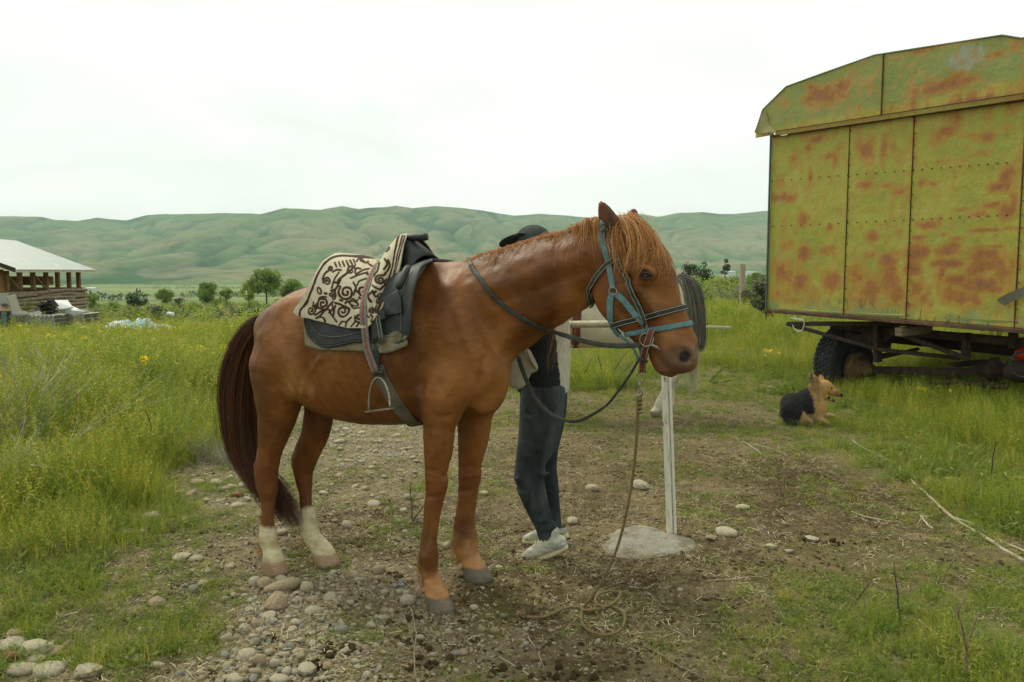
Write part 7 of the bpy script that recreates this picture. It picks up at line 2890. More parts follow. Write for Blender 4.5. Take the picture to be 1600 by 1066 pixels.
def fur(mask, k, m, L_):
    ii = np.nonzero(mask)[0]
    if not len(ii):
        return
    ii = gf.choice(ii, k)
    P = V[ii] + gf.normal(0, .004, (k, 3))
    d = Nd[ii] * .55 + np.array([-.7, 0, -.55]) + gf.normal(0, .22, (k, 3))
    d /= np.linalg.norm(d, axis=1)[:, None]
    ln = L_ * gf.uniform(.5, 1.2, (k, 1))
    out = np.stack([P + d * ln * t + np.array([0, 0, -.35]) * ln * t * t for t in np.linspace(0, 1, 4)], 1)
    hair('fur', frame_pts(out, DY) - np.array(dog.location), m, dog, .0012, .0004)


_bk = C.sum(1) < .12
_hd = V[:, 0] > px_of(1288, 610)[0]
fur(_bk & ~_hd, 5200, hair_mat('black_fur', (.010, .011, .012), (.022, .023, .024), (.06, .05, .035)), .018)
fur(~_bk & (V[:, 0] < px_of(1279, 610)[0]), 3800, hair_mat('tan_fur', (.26, .15, .05), (.40, .25, .10), (.52, .38, .18)), .022)

d2 = on_ground(1425, 616)
D2Y = float(d2[1]) + .15
K2 = fr(D2Y)
dog2 = empty('dog', (float(d2[0]), D2Y, float(d2[2])), 0, 'reddish brown dog half hidden in the grass beneath the wagon', 'dog')
q = lp(1420, 605, 0, **K2)[0]
B = Body((q[0] - .35, -.25, q[2] - .25), (q[0] + .45, .25, q[2] + .25), .010)
B.add(pn([(1404, 611, 0, 7, 1), (1415, 605, 0, 9, 1), (1428, 604, 0, 10, 1), (1442, 608, 0, 9, 1)], **K2), .03)
B.add(pn([(1406, 608, .05, 6, .8), (1399, 612, .10, 4.5, .8), (1394, 615, .12, 2.6, 1)], **K2), .02)
B.add(pn([(1404, 603, .09, 2, .5), (1403, 599, .10, .9, .5)], **K2), .01)
B.add(pn([(1440, 614, .1, 4, 1), (1425, 618, .14, 3, 1)], **K2), .02)
V, Q = B.mesh(2)
o = mesh_np('body', frame_pts(V, D2Y), Q, M_FUR, dog2)
to_root(o, dog2)
set_coat(o, mixc(np.tile(np.array([.22, .085, .035]), (len(V), 1)), (.08, .035, .02), smooth01((fbm(V[:, 0], V[:, 2], .08, 3, 3) - .5) / .2)))

# ---- man far left
MY = 30.0
K3 = fr(MY)
man = empty('person', at(10, 548, MY), 0, 'man in cap, dark jacket and blue jeans standing in tall grass by the sheet stacks', 'person')
q = lp(10, 510, 0, **K3)[0]
B = Body((q[0] - .7, -.35, q[2] - 1.2), (q[0] + .7, .35, q[2] + 1.1), .022)
N_ = lambda L: pn(L, **K3)
B.add(N_([(8, 519, .0, 7, .8), (9, 505, 0, 8, .8), (9, 492, 0, 8.5, .85), (8, 488, 0, 7, 1.1)]), .03)
B.add(N_([(8, 484, 0, 2.6, 1), (8, 480, 0, 3.6, .85), (7.5, 477.5, 0, 3.9, .85)]), .03)
for (x, s) in ((4, 1), (13, -1)):
    B.add(N_([(x, 516, .06 * s, 4.6, 1), (x, 532, .06 * s, 3.6, 1), (x, 547, .06 * s, 2.7, 1), (x + 2, 550, .06 * s, 2.4, 1)]), .02)
B.add(N_([(1, 490, .0, 3.4, 1), (-1, 501, .05, 3.0, 1), (1, 512, .12, 2.4, 1), (2, 515, .12, 1.6, 1)]), .02)
B.add(N_([(15, 490, 0, 3.4, 1), (18, 500, .1, 3.0, 1), (20, 506, .2, 2.0, 1), (21, 503, .3, 1.6, 1)]), .02)
V, Q = B.mesh(2)
o = mesh_np('body', frame_pts(V, MY), Q, M_CLOTH, man)
to_root(o, man)
z_ = lambda y: lp(8, y, 0, **K3)[0][2]
C = np.tile(np.array([.022, .026, .040]), (len(V), 1))
C = np.where((V[:, 2] < z_(514))[:, None], np.array([.06, .105, .16]), C)
xs = lp(11, 500, 0, **K3)[0][0]
C = np.where(((np.abs(V[:, 0] - xs) < .07) & (V[:, 2] > z_(508)) & (V[:, 2] < z_(488)) & (V[:, 1] < -.08))[:, None], np.array([.09, .16, .19]), C)
C = np.where((V[:, 2] > z_(486))[:, None], np.array([.34, .19, .12]), C)
C = np.where(((V[:, 2] < z_(512)) & (V[:, 2] > z_(516)) & (V[:, 0] < lp(3, 514, 0, **K3)[0][0]))[:, None], np.array([.34, .19, .12]), C)
set_coat(o, C)
cp = MB()
hc2 = at(7.5, 477.5, MY)
cp.lathe(hc2, (0, 0, 1), [(0, .125), (.04, .12), (.08, .09), (.10, .03)], 14)
cp.box(hc2 + np.array([.13, -.05, .01]), (.12, .16, .02))
build_local(cp, 'cap', mat('grey_cap', (.075, .07, .055), .85), man, True)

# ================================================================== hitching rail
PY_ = 4.56
pb_ = on_ground(1052, 838)
M_WPOST = mat('peeling_white_paint', (.62, .60, .48), .7, [((14, 14, 3), (.16, .12, .08), .60, .63), ((60, 60, 8), (.40, .37, .28), .5, .7)], ((40, 40, 8), .6, .004))
rail = empty('hitching_rail', pb_, 0, 'hitching rail with a leaning white painted post and a pale pole', 'rail')
mb = MB()
top = at(1038, 500, PY_ + .0)
bot = at(1051.5, 838, pb_[1]) - np.array([0, 0, .12])
d = (top - bot) / np.linalg.norm(top - bot)
# angle iron post: two leaves with a dark groove between
for (off, w_, dp) in ((-.0120, .034, .012), (.0190, .016, .030)):
    mb.beam(bot + np.array([off, dp * .3 - .004, 0]), top + np.array([off, dp * .3 - .004, 0]), dp, w_, up=(1, 0, 0))
build_local(mb, 'post', M_WPOST, rail)
mb = MB()
mb.beam(bot + np.array([.004, .004, 0]), top + np.array([.004, .004, 0]), .012, .008, up=(1, 0, 0))
build_local(mb, 'post_web', mat('rotten_brown', (.14, .10, .06), .95, [((20, 20, 7), (.50, .47, .36), .50, .56)]), rail)
mb = MB()
a, b = at(1048, 510, PY_), at(660, 501, PY_ + .75)
mb.tube([a + (b - a) * t * .92 + np.array([0, 0, .006 * math.sin(t * 9)]) for t in np.linspace(0, 1, 14)], .0215, 12)
build_local(mb, 'pole', mat('pale_pole', (.47, .43, .31), .6, [((3, 40, 40), (.30, .25, .16), .45, .65)], ((6, 60, 60), .4, .003)), rail, True)
mb = MB()
pt2 = at(679, 501, PY_ + .72)
gb = np.array([pt2[0], pt2[1], float(ground_z(pt2[0], pt2[1])) - .1])
mb.beam(gb, pt2, .035, .035, up=(1, 0, 0))
build_local(mb, 'post', M_WPOST, rail)
# concrete round the foot of the post
fo = [(938, 858), (950, 842), (972, 824), (1000, 818), (1022, 820), (1040, 834), (1066, 838), (1088, 848), (1080, 860), (1050, 866), (1020, 872), (985, 876), (955, 872)]
W = np.array([on_ground(x, y) for x, y in fo])
cn_ = W.mean(0)
V, F = [], []
nr, na = 14, 60
ang = np.arctan2(W[:, 1] - cn_[1], W[:, 0] - cn_[0])
rad = np.hypot(W[:, 1] - cn_[1], W[:, 0] - cn_[0])
o_ = np.argsort(ang)
for j in range(na):
    a = -PI + 2 * PI * j / na
    R_ = np.interp(a, np.r_[ang[o_] - 2 * PI, ang[o_], ang[o_] + 2 * PI], np.tile(rad[o_], 3))
    R_ *= 1 + .10 * (fbm(math.cos(a) * 2, math.sin(a) * 2, .4, 3, 3) - .5)
    for i in range(nr):
        t = i / (nr - 1)
        x, y = cn_[0] + R_ * t * math.cos(a), cn_[1] + R_ * t * math.sin(a)
        h = .032 * (1 - t ** 2.0) + (fbm(x, y, .07, 11, 4) - .5) * .036 * (1 - t * .3)
        V.append((x, y, float(ground_fine(x, y)) + h - .012 * (t > .98)))
for j in range(na):
    for i in range(nr - 1):
        k = (j + 1) % na
        F.append((j * nr + i, j * nr + i + 1, k * nr + i + 1, k * nr + i))
build_local(MB().add(V, F), 'concrete_footing', mat('dirty_concrete', (.27, .255, .20), .95, [(9, (.17, .15, .10), .45, .62), (60, (.38, .36, .29), .55, .75), (4, (.13, .12, .06), .55, .7)], (55, 1.0, .012)), rail, True)

# ================================================================== green wagon
A_ = at(1197, 483, 10.7)
A_[2] = 0
U_ = np.array([.503, -.864, 0])
U_ /= np.linalg.norm(U_)
NI = np.array([-U_[1], U_[0], 0])            # into the wagon
KW = dict(O=A_, hx=U_, hy=NI)
wagon = empty('wagon', A_, math.atan2(U_[1], U_[0]), 'green wagon body with rust patches, standing on a bare axle at the right', 'wagon')


def wl_(x, y, d=0.0):
    return lp(x, y, -d, **KW)[0]


zb = wl_(1197, 483)[2]
SL = lambda s: (wl_(1590, 514)[2] - wl_(1197, 483)[2]) / wl_(1590, 514)[0] * s        # the body sits a little out of level
ST = lambda s: (wl_(1590, 153)[2] - wl_(1197, 212)[2]) / wl_(1590, 153)[0] * s
zt = wl_(1197, 212)[2]
WW = 3.62
RUST = [(1290, 150, 30, 16, .9), (1320, 135, 14, 10, .9), (1270, 112 + 25, 8, 6, .5), (1363, 130, 6, 10, .5), (1345, 170, 6, 8, .6), (1230, 165, 9, 6, .4), (1480, 135, 42, 11, 1), (1500, 120, 14, 8, .6), (1448, 62 + 18, 40, 4, .5),
        (1530, 62, 20, 4, .5), (1547, 90, 5, 5, .8), (1562, 86, 6, 5, .7), (1520, 158, 30, 4, .7), (1590, 72, 6, 10, .6),
        (1275, 218, 16, 5, .6), (1263, 232, 5, 9, .7), (1240, 250, 7, 14, .6), (1297, 245, 14, 7, .7), (1312, 232, 8, 4, .5), (1305, 250, 6, 12, .5), (1222, 308, 18, 7, .9), (1235, 310, 9, 8, 1), (1218, 285, 7, 12, .5), (1266, 275, 4, 14, .7),
        (1255, 343, 8, 12, .8), (1297, 355, 6, 5, .7), (1255, 395, 9, 14, .8), (1290, 392, 16, 8, .6), (1230, 385, 14, 8, .4), (1225, 425, 18, 22, .7), (1250, 440, 14, 18, .8), (1298, 440, 14, 16, .9), (1215, 460, 20, 10, .6), (1240, 470, 20, 6, .5),
        (1268, 460, 12, 10, .4),
        (1345, 285 - 60, 8, 10, .5), (1355, 235, 12, 20, .8), (1380, 235, 6, 24, .7), (1395, 232, 5, 8, .5), (1353, 290, 12, 7, .8), (1385, 290, 9, 4, .6), (1405, 300, 8, 10, .6), (1362, 370, 11, 9, .8), (1360, 398, 9, 7, .7), (1385, 407, 14, 10, .9),
        (1400, 395, 10, 8, .6), (1340, 430, 14, 24, .6), (1360, 450, 26, 22, .7), (1390, 440, 14, 26, .9), (1400, 460, 12, 16, .9), (1335, 462, 12, 12, .5), (1372, 478, 30, 6, .4),
        (1440, 287, 6, 7, .7), (1458, 287, 6, 4, .6), (1480, 205, 16, 8, .7), (1497, 190, 8, 16, .6), (1518, 212, 14, 5, .6), (1540, 215, 12, 10, .9), (1465, 215, 10, 12, .5), (1535, 240, 14, 6, .5), (1570, 280, 10, 18, 1), (1560, 292, 12, 9, .9),
        (1580, 268, 8, 12, .7), (1575, 330, 12, 14, 1), (1583, 318, 7, 16, .8), (1550, 320, 12, 5, .8), (1508, 327, 10, 4, .6), (1528, 336, 14, 5, .7), (1448, 352, 14, 7, .9), (1465, 346, 6, 8, .5), (1537, 360, 24, 3, .8), (1580, 357, 12, 3, .6),
        (1435, 372, 10, 5, .9), (1476, 367, 5, 3, .9), (1495, 373, 9, 4, .7), (1430, 395, 16, 16, .9), (1445, 392, 9, 10, 1), (1480, 393, 18, 9, 1), (1492, 385, 10, 8, .8), (1485, 412, 26, 8, 1), (1540, 400, 26, 14, .8), (1545, 415, 30, 14, .9),
        (1425, 420, 12, 14, .9), (1430, 448, 16, 16, .6), (1490, 437, 24, 10, 1), (1530, 443, 28, 14, 1), (1565, 430, 14, 22, .7), (1480, 460, 14, 16, .7), (1505, 468, 12, 16, .8), (1525, 470, 10, 14, .7), (1445, 470, 12, 14, .6),
        (1470, 430, 8, 20, .8), (1540, 386, 30, 3, .6), (1555, 452, 20, 10, .7), (1420, 478, 14, 6, .6), (1515, 425, 14, 20, .7)]
_RP = []
for (x, y, rx, ry, a) in RUST:
    p, t = lp(x, y, 0, **KW)
    _RP.append((p[0], p[2], rx / FPX * t * 1.12 / .80, ry / FPX * t * 1.12, a))


seam = [0.03] + [wl_(x, 340)[0] for x in (1323, 1422, 1594)] + [WW]


def rust_colour(V):
    s, z = V[:, 0], V[:, 2]
    n = fbm(s * 1.0, z * 1.5, .35, 301, 5, .6)
    n2 = fbm(s * 1.4, z, .09, 307, 4, .6)
    n3 = fbm(s * 5, z * .7, .4, 311, 4, .6)             # vertical runs
    base = np.tile(np.array([.325, .315, .045]), (len(V), 1))
    base = mixc(base, (.225, .275, .058), smooth01((n - .48) / .25) * .5)
    base = mixc(base, (.38, .34, .075), smooth01((.46 - n) / .15) * .5)
    up = smooth01((z - zt - .02) / .1)
    base = mixc(base, (.185, .235, .075), up * .7)
    base = mixc(base, (.30, .32, .16), smooth01((n2 - .58) / .1) * .4 * up)
    bt = smooth01((zb + .28 - z) / .25)
    base = mixc(base, (.17, .245, .13), bt * .7 * smooth01((n - .35) / .2))
    # worn grey paint patch near the top right of the gable
    q = wl_(1515, 92)
    d = np.sqrt(((s - q[0]) / .22) ** 2 + ((z - q[2]) / .14) ** 2) + (n2 - .5) * .8
    base = mixc(base, (.29, .32, .24), smooth01((1 - d) / .4) * .9)
    r = np.zeros(len(V))
    for (cs, cz, rx, rz, a) in _RP:
        d = np.sqrt(((s - cs) / rx) ** 2 + ((z - cz) / rz) ** 2)
        r = np.maximum(r, a * np.clip(1.25 - d * .95, 0, 1))
    r = r + .42 * smooth01((z - zt - ST(s) + .22) / .2) * (z < zt + .05) * smooth01((n3 - .42) / .2)
    for sm in seam[1:4]:
        r = r + .40 * np.exp(-((s - sm) / .035) ** 2) * smooth01((n - .40) / .2)
    rr = r + (n2 - .5) * .9 + (n3 - .5) * .35 * (r > .02) - .06
    run = smooth01((n3 - .66) / .05) * .35
    stain = smooth01((rr + .14) / .42)
    core = smooth01((rr - .28) / .42)
    dark = smooth01((r - .80 + (n2 - .5) * 1.0) / .3)
    C = mixc(base, (.38, .21, .038), np.maximum(stain * .80, run * .5))
    C = mixc(C, (.32, .120, .032), core * .85)
    C = mixc(C, (.19, .100, .060), dark * core * .7)
    # scratches and dirt near the bottom
    sc = smooth01((fbm(s * 9, z * 1.6, .3, 331, 3) - .68) / .04) * bt
    C = mixc(C, (.07, .06, .035), sc * .6)
    return C


M_WAGON = attr_mat('old_green_paint', .55, .35, .16, 40, (9, .35, .02))
M_CHAS = mat('rusty_chassis', (.040, .030, .022), .85, [(8, (.085, .048, .025), .5, .7), (30, (.03, .025, .02), .5, .7)], (40, .6, .006))
M_WOOD = mat('weathered_board', (.21, .17, .11), .9, [((4, 40, 40), (.12, .09, .055), .45, .65)], ((6, 70, 70), .6, .004))


def sheet(name, s0, s1, zlo, zhi, th=.004, dent=.010, nx=90, nz=130, y0=0.0, seed=0, fold=None):
    """a riveted sheet with dents; zlo/zhi are functions of s"""
    S = np.linspace(s0 + .004, s1 - .004, nx)
    T_ = np.linspace(0, 1, nz)
    SS, TT = np.meshgrid(S, T_, indexing='ij')
    ZL = np.array([zlo(s) for s in S])[:, None] + .003
    ZH = np.array([zhi(s) for s in S])[:, None] - .003
    ZZ = ZL + (ZH - ZL) * TT
    e = np.minimum(np.minimum((SS - s0), (s1 - SS)) / .12, 1)
    Yq = y0 - (fbm(SS, ZZ, .5, 401 + seed, 3) - .5) * dent * 2 * np.clip(e, 0, 1) - (fbm(SS, ZZ, .13, 409 + seed, 2) - .5) * dent * .5
    V = np.stack([SS, Yq, ZZ], -1).reshape(-1, 3)
    idx = np.arange(nx * nz).reshape(nx, nz)
    Q = np.stack([idx[:-1, :-1], idx[1:, :-1], idx[1:, 1:], idx[:-1, 1:]], -1).reshape(-1, 4)
    o = mesh_np(name, V, Q, M_WAGON, wagon)
    set_coat(o, rust_colour(V))
    md = o.modifiers.new('thickness', 'SOLIDIFY')
    md.thickness = th
    md.offset = -1
    return o


for i in range(4):
    sheet('wall_panel', seam[i], seam[i + 1], lambda s: zb + SL(s), lambda s: zt + ST(s) - .03, seed=i * 13, nx=int(50 + 60 * (seam[i + 1] - seam[i]) / 1.2))
ROOF = [(wl_(x, y)[0], wl_(x, y)[2]) for (x, y) in ((1184, 206), (1195, 173), (1232, 137), (1290, 116), (1370, 88), (1440, 77), (1500, 68), (1570, 57), (1600, 62))]
ROOF += [(WW - .05, zt + .42), (WW + .08, zt + .12)]
RX, RZ = [p[0] for p in ROOF], [p[1] for p in ROOF]
top_ = lambda s: float(np.interp(s, RX, RZ))
gs_ = wl_(1383, 130)[0]
sheet('gable_panel', RX[0], gs_, lambda s: zt + ST(max(s, 0)) + (.02 if s > .1 else -.02), top_, y0=-.045, seed=71, nx=110, nz=60)
sheet('gable_panel', gs_, RX[-1], lambda s: zt + ST(s) + .02, top_, y0=-.045, seed=83, nx=120, nz=60)
# overlap strip under the gable
mb = MB()
for k in range(8):
    s0, s1 = .12 + k * (WW - .12) / 8, .12 + (k + 1) * (WW - .12) / 8
    mb.beam((s0, -.052, zt + ST(s0) - .005), (s1, -.052, zt + ST(s1) - .005), .012, .052)
o = mb.build('trim_strip', M_WAGON, wagon)
co = np.array([v.co for v in o.data.vertices])
set_coat(o, rust_colour(co) * .72)
mb = MB()
mb.beam((0, -.060, zt + .024 + ST(0)), (WW, -.060, zt + ST(WW) + .024), .005, .006)
mb.beam((.1, -.060, zt - .036 + ST(.1)), (WW, -.060, zt + ST(WW) - .036), .006, .006)
for s in seam[1:4]:
    mb.beam((s, -.004, zb + SL(s)), (s, -.004, zt + ST(s) - .03), .008, .007, up=(1, 0, 0))
mb.beam((gs_, -.052, zt + ST(gs_) + .02), (gs_, -.052, top_(gs_)), .010, .010, up=(1, 0, 0))
mb.build('seam', mat('dark_seam', (.045, .032, .018), .9, [(20, (.12, .06, .025), .45, .65)]), wagon)
# rivets: rows along the seams and two rows across
rv = MB()


def rivet(s, z, y=-.012, r=.0085):
    rv.lathe((s, y + .006, z), (0, -1, 0), [(0, r), (.005, r * .9), (.009, r * .4)], 6)


for s in seam[1:4]:
    for k in range(17):
        rivet(s + .022, zb + SL(s) + .06 + k * (zt - zb - .1) / 16.5, r=.006)
for (ya, yb_) in ((283, 262), (354, 341)):
    for k in range(26):
        x = 1208 + k * 14.6
        y = ya + (yb_ - ya) * k / 25 * 1.35
        p = wl_(x, y)
        rivet(p[0], p[2])
for k in range(22):
    s = .15 + k * .16
    rivet(s, zt + ST(s) - .006, -.058, .007)
ro = rv.build('rivets', mat('rusty_rivet', (.040, .030, .022), .8), wagon)
ro['kind'] = 'stuff'
# corner angle, bottom rail, roof, far walls
mb = MB()
mb.beam((.012, -.012, zb - .01), (.012, -.012, zt), .034, .014, up=(1, 0, 0))
o = mb.build('corner_post', M_WAGON, wagon)
set_coat(o, np.tile(np.array([.10, .14, .085]), (len(o.data.vertices), 1)))
mb = MB()
mb.beam((-.02, .03, zb - .022), (WW, .03, zb + SL(WW) - .022), .09, .045)
mb.build('bottom_rail', mat('rusty_rail', (.12, .055, .035), .85, [(12, (.20, .14, .09), .5, .7), (4, (.07, .04, .03), .45, .6)], (30, .6, .004)), wagon)
L_W = 5.4
V, F = [], []
for yy in (-.052, L_W + .05):
    for (s, z) in ROOF:
        V.append((s, yy, z + .012))
n_ = len(ROOF)
F = [(i, i + 1, n_ + i + 1, n_ + i) for i in range(n_ - 1)]
o = mesh_np('roof', V, F, M_WAGON, wagon, False)
set_coat(o, np.tile(np.array([.17, .20, .09]), (len(V), 1)))
md = o.modifiers.new('thickness', 'SOLIDIFY')
md.thickness = .012
# bent lower corner of the roof sheet
p = [wl_(x, y, -.05) for (x, y) in ((1183, 209), (1180, 207), (1189, 180), (1197, 172), (1203, 196), (1216, 208))]
V = [tuple(q + np.array([0, -.02 * (i % 2), 0])) for i, q in enumerate(p)] + [tuple(q + np.array([.01, .25, 0])) for q in p[:3]]
o = mesh_np('bent_sheet', V, [(0, 1, 2), (0, 2, 4), (2, 3, 4), (0, 4, 5), (0, 6, 7, 1), (1, 7, 8, 2)], M_WAGON, wagon, False)
set_coat(o, np.tile(np.array([.26, .25, .10]), (len(V), 1)))
mb = MB()
mb.box((-.0 + .012, L_W / 2 + .02, (zb + zt) / 2), (.02, L_W, zt - zb))
mb.box((WW + .0, L_W / 2 + .02, (zb + zt) / 2 - .05), (.02, L_W, zt - zb))
mb.box((WW / 2, L_W, (zb + zt) / 2 - .02), (WW, .02, zt - zb))
mb.box((WW / 2, L_W / 2, zb - .0), (WW, L_W, .03))
o = mb.build('side_wall', M_WAGON, wagon)
set_coat(o, np.tile(np.array([.20, .22, .06]), (len(o.data.vertices), 1)))
# torn flap of grey cloth at the right corner
V = []
fl = [[(1557, 468), (1575, 458), (1600, 448), (1625, 446)], [(1562, 474), (1580, 462), (1602, 456), (1625, 458)], [(1570, 478), (1584, 470), (1602, 464), (1625, 470)]]
for j, r_ in enumerate(fl):
    for i, (x, y) in enumerate(r_):
        V.append(wl_(x, y, -.10 + .02 * j - .04 * (i % 2)))
o = mesh_np('torn_flap', V, [(j * 4 + i, j * 4 + i + 1, j * 4 + 5 + i, j * 4 + 4 + i) for j in range(2) for i in range(3)], mat('grey_tarred_cloth', (.20, .20, .15), .8, [(9, (.3, .28, .2), .5, .7)]), wagon)
# chassis
mb = MB()
w = wl_


def bm(name, a, b, wd, ht, m=M_CHAS):
    q = MB()
    q.beam(a, b, wd, ht)
    return q.build(name, m, wagon)


bm('draw_bar', w(1231, 506, -.10), w(1470, 506, .55), .07, .055)
bm('draw_bar', w(1229, 506, -.12), w(1372, 546, .28), .05, .045)
bm('draw_bar', w(1372, 546, .28), w(1500, 560, .55), .05, .045)
bm('cross_member', w(1300, 509, .5), w(1600, 535, .5), .10, .09)
bm('cross_member', w(1330, 520, 1.3), w(1610, 548, 1.3), .12, .16)
for (x, y0, y1, d) in ((1371, 506, 566, .35), (1509, 520, 562, .45), (1583, 515, 545, .45)):
    bm('hanger', w(x, y0, d), w(x, y1, d), .10, .06)
q = MB()
for (x, y, d) in ((1347, 506, .4), (1366, 530, .4), (1384, 506, .4)):
    pass
q.add([w(1330, 503, .42), w(1410, 506, .42), w(1385, 536, .42), w(1358, 536, .42), w(1330, 503, .48), w(1410, 506, .48), w(1385, 536, .48), w(1358, 536, .48)],
      [(0, 1, 2, 3), (7, 6, 5, 4), (0, 4, 5, 1), (1, 5, 6, 2), (2, 6, 7, 3), (3, 7, 4, 0)])
q.build('gusset_plate', M_CHAS, wagon)
bm('timber_block', w(1403, 519, .02), w(1452, 514, .50), .10, .10, M_WOOD)
bm('brace', w(1411, 524, .20), w(1515, 562, .42), .05, .05)
bm('brace', w(1436, 545, .9), w(1372, 560, .6), .05, .04)
bm('draw_plate', w(1320, 524, .45), w(1392, 540, .55), .02, .10)
# axle between the wheels
axz = w(1400, 580, .62)
q = MB()
pa, pb2 = w(1335, 577, .62), w(1600, 584, .62)
pb2[1] = .62
q.beam(pa, pb2, .10, .085)
q.tube([w(1400, 600, .5), w(1500, 597, .5), w(1575, 605, .5)], .035, 8)
q.build('axle', M_CHAS, wagon)
for (x, y) in ((1370, 556), (1510, 568)):
    c_ = w(x, y, .62)
    for k in range(4):
        bm('leaf_spring', c_ + np.array([0, -.36 + .05 * k, .02 - k * .014]), c_ + np.array([0, .36 - .05 * k, .02 - k * .014]), .06, .011)


def wheel(c, s):
    wp = MB()
    # tyre with tread blocks
    prof = []
    R, Wd = .455, .125
    pr = [(-Wd, R - .13), (-Wd - .012, R - .08), (-Wd, R - .03), (-Wd + .03, R - .004), (0, R), (Wd - .03, R - .004), (Wd, R - .03), (Wd + .012, R - .08), (Wd, R - .13)]
    ty = MB().lathe(c, (1, 0, 0), pr, 48).build('tyre', M_TYRE, wagon, True)
    tb = MB()
    for k in range(44):
        a = k * 2 * PI / 44
        for j, sx in enumerate((-.078, -.026, .026, .078)):
            aa = a + (j % 2) * PI / 44
            cc_ = c + np.array([sx, math.cos(aa) * (R + .004), math.sin(aa) * (R + .004)])
            t = np.array([0, -math.sin(aa), math.cos(aa)])
            n_ = np.array([0, math.cos(aa), math.sin(aa)])
            tb.box(cc_, (.044, .042, .020), np.stack([np.array([1, 0, 0]), t, n_], 1))
    o = tb.build('tread', M_TYRE, ty)
    o['kind'] = 'stuff'
    MB().lathe(c + np.array([.02 * s, 0, 0]), (s, 0, 0), [(-.05, .32), (0, .325), (.06, .30), (.07, .20), (.05, .12), (.10, .11), (.12, .05)], 32).build('rim', M_CHAS, wagon, True)


M_TYRE = mat('tyre_rubber', (.030, .033, .034), .85, [(14, (.07, .075, .065), .5, .7)], (50, .4, .003))
wc = w(1318, 566, .62)
wheel(wc, 1)
M_DRUM = mat('rusty_drum', (.14, .085, .040), .8, [(10, (.07, .04, .025), .45, .65), (30, (.22, .15, .07), .55, .7)], (30, .5, .004))
MB().lathe(w(1332, 575, .62), (1, 0, 0), [(0, .14), (.02, .21), (.10, .215), (.12, .20), (.13, .10), (.30, .07), (.32, .05)], 28).build('brake_drum', M_DRUM, wagon, True)
hx_ = w(1528, 575, .62)
MB().lathe(hx_, (1, 0, 0), [(0, .05), (.02, .09), (.12, .095), (.14, .13), (.20, .135), (.22, .08), (.5, .07)], 24).build('brake_drum', M_CHAS, wagon, True)
MB().lathe(w(1572, 578, .5), (1, 0, 0), [(0, .05), (.02, .10), (.10, .11), (.16, .12), (.30, .10)], 24).build('brake_drum', M_CHAS, wagon, True)
q = MB()
q.ring(w(1600, 570, .2), .13, .014, (.6, -.8, 0), 24, 6)
q.build('hose_loop', M_TYRE, wagon, True)
B = MB()
B.lathe(w(1588, 553, .45), (1, -.3, .1), [(0, .01), (.02, .055), (.08, .075), (.14, .07), (.17, .03)], 18)
rc = B.build('canister', mat('red_plastic', (.42, .018, .012), .35, None, None, .5), None, True)
rc.parent = None
co = np.array([v.co for v in rc.data.vertices])
MW = np.array(root_matrix(wagon))
co = co @ MW[:3, :3].T + MW[:3, 3]
rc.data.vertices.foreach_set('co', co.astype(np.float32).ravel())
tag(rc, 'red plastic object hung under the wagon at the right edge', 'canister')
# white string hanging off the draw bar
q = MB()
for (L) in ([(1236, 496), (1243, 499), (1250, 498), (1256, 502), (1255, 512), (1250, 518), (1242, 515), (1238, 508)], [(1240, 494), (1248, 500), (1254, 500)]):
    q.tube(cr([w(x, y, -.14) for (x, y) in L], 4), .006, 5)
q.build('string', mat('white_string', (.5, .5, .42), .9), wagon)

# ================================================================== log barn
D1, D2 = 32.0, 40.0
E1, E2 = at(24, 421, D1), at(136, 421, D2)
P1 = at(18, 425, D1 + .3)
Xw1, Xw2 = at(12, 430, D1 + .5)[0], at(121, 430, D2 - .5)[0]
ez = CAM_H + 3.2 / FPX * 36
rz_ = at(20, 376, D2)[2]
RX1, RX2 = E1[0] - 3.9, at(20, 376, D2)[0]
barn = empty('barn', (Xw1, D1, float(ground_z(Xw1, D1))), 0, 'open sided log barn with a pale metal roof at the far left', 'barn')


def bb(name, mb_, m, smooth=False):
    return build_local(mb_, name, m, barn, smooth)


M_ROOF = mat('pale_metal_roof', (.33, .37, .35), .5, [(2, (.40, .44, .41), .5, .7)], None, .4, .2)
M_TIMB = mat('yellow_timber', (.22, .125, .045), .8, [((3, 3, 12), (.13, .07, .03), .45, .65)])
M_LOG = mat('grey_logs', (.30, .25, .165), .9, [(5, (.16, .12, .07), .45, .65)], (14, .6, .02))
M_DARKW = mat('dark_boards', (.05, .036, .024), .9)
# corrugated roof slopes
for side in (1, -1):
    V, F = [], []
    n_ = 150
    for i in range(n_ + 1):
        t = i / n_
        eav = np.array([E1[0] + (E2[0] - E1[0]) * t + .3, D1 - .3 + (D2 - D1 + .6) * t, ez])
        rid = np.array([RX1 + (RX2 - RX1) * t, D1 - .3 + (D2 - D1 + .6) * t, rz_])
        if side < 0:
            eav = 2 * rid - eav
            eav[1] = rid[1]
            eav[2] = ez
        o_ = .018 * (1 if i % 2 else -1)
        V += [tuple(eav + np.array([0, 0, o_])), tuple(rid + np.array([0, 0, o_]))]
    F = [(2 * i, 2 * i + 1, 2 * i + 3, 2 * i + 2) for i in range(n_)]
    bb('roof', MB().add(V, F), M_ROOF)
mb = MB()
for t in np.linspace(0, 1, 9):
    e = np.array([E1[0] + (E2[0] - E1[0]) * t, D1 + (D2 - D1) * t, ez - .07])
    r_ = np.array([RX1 + (RX2 - RX1) * t, D1 + (D2 - D1) * t, rz_ - .07])
    q = MB()
    q.beam(e, r_, .05, .10)
    bb('rafter', q, M_TIMB)
q = MB()
q.beam((E1[0] + .22, D1 - .3, ez - .06), (E2[0] + .22, D2 + .3, ez - .06), .03, .10)
bb('eave_board', q, M_WPOST)
q = MB()
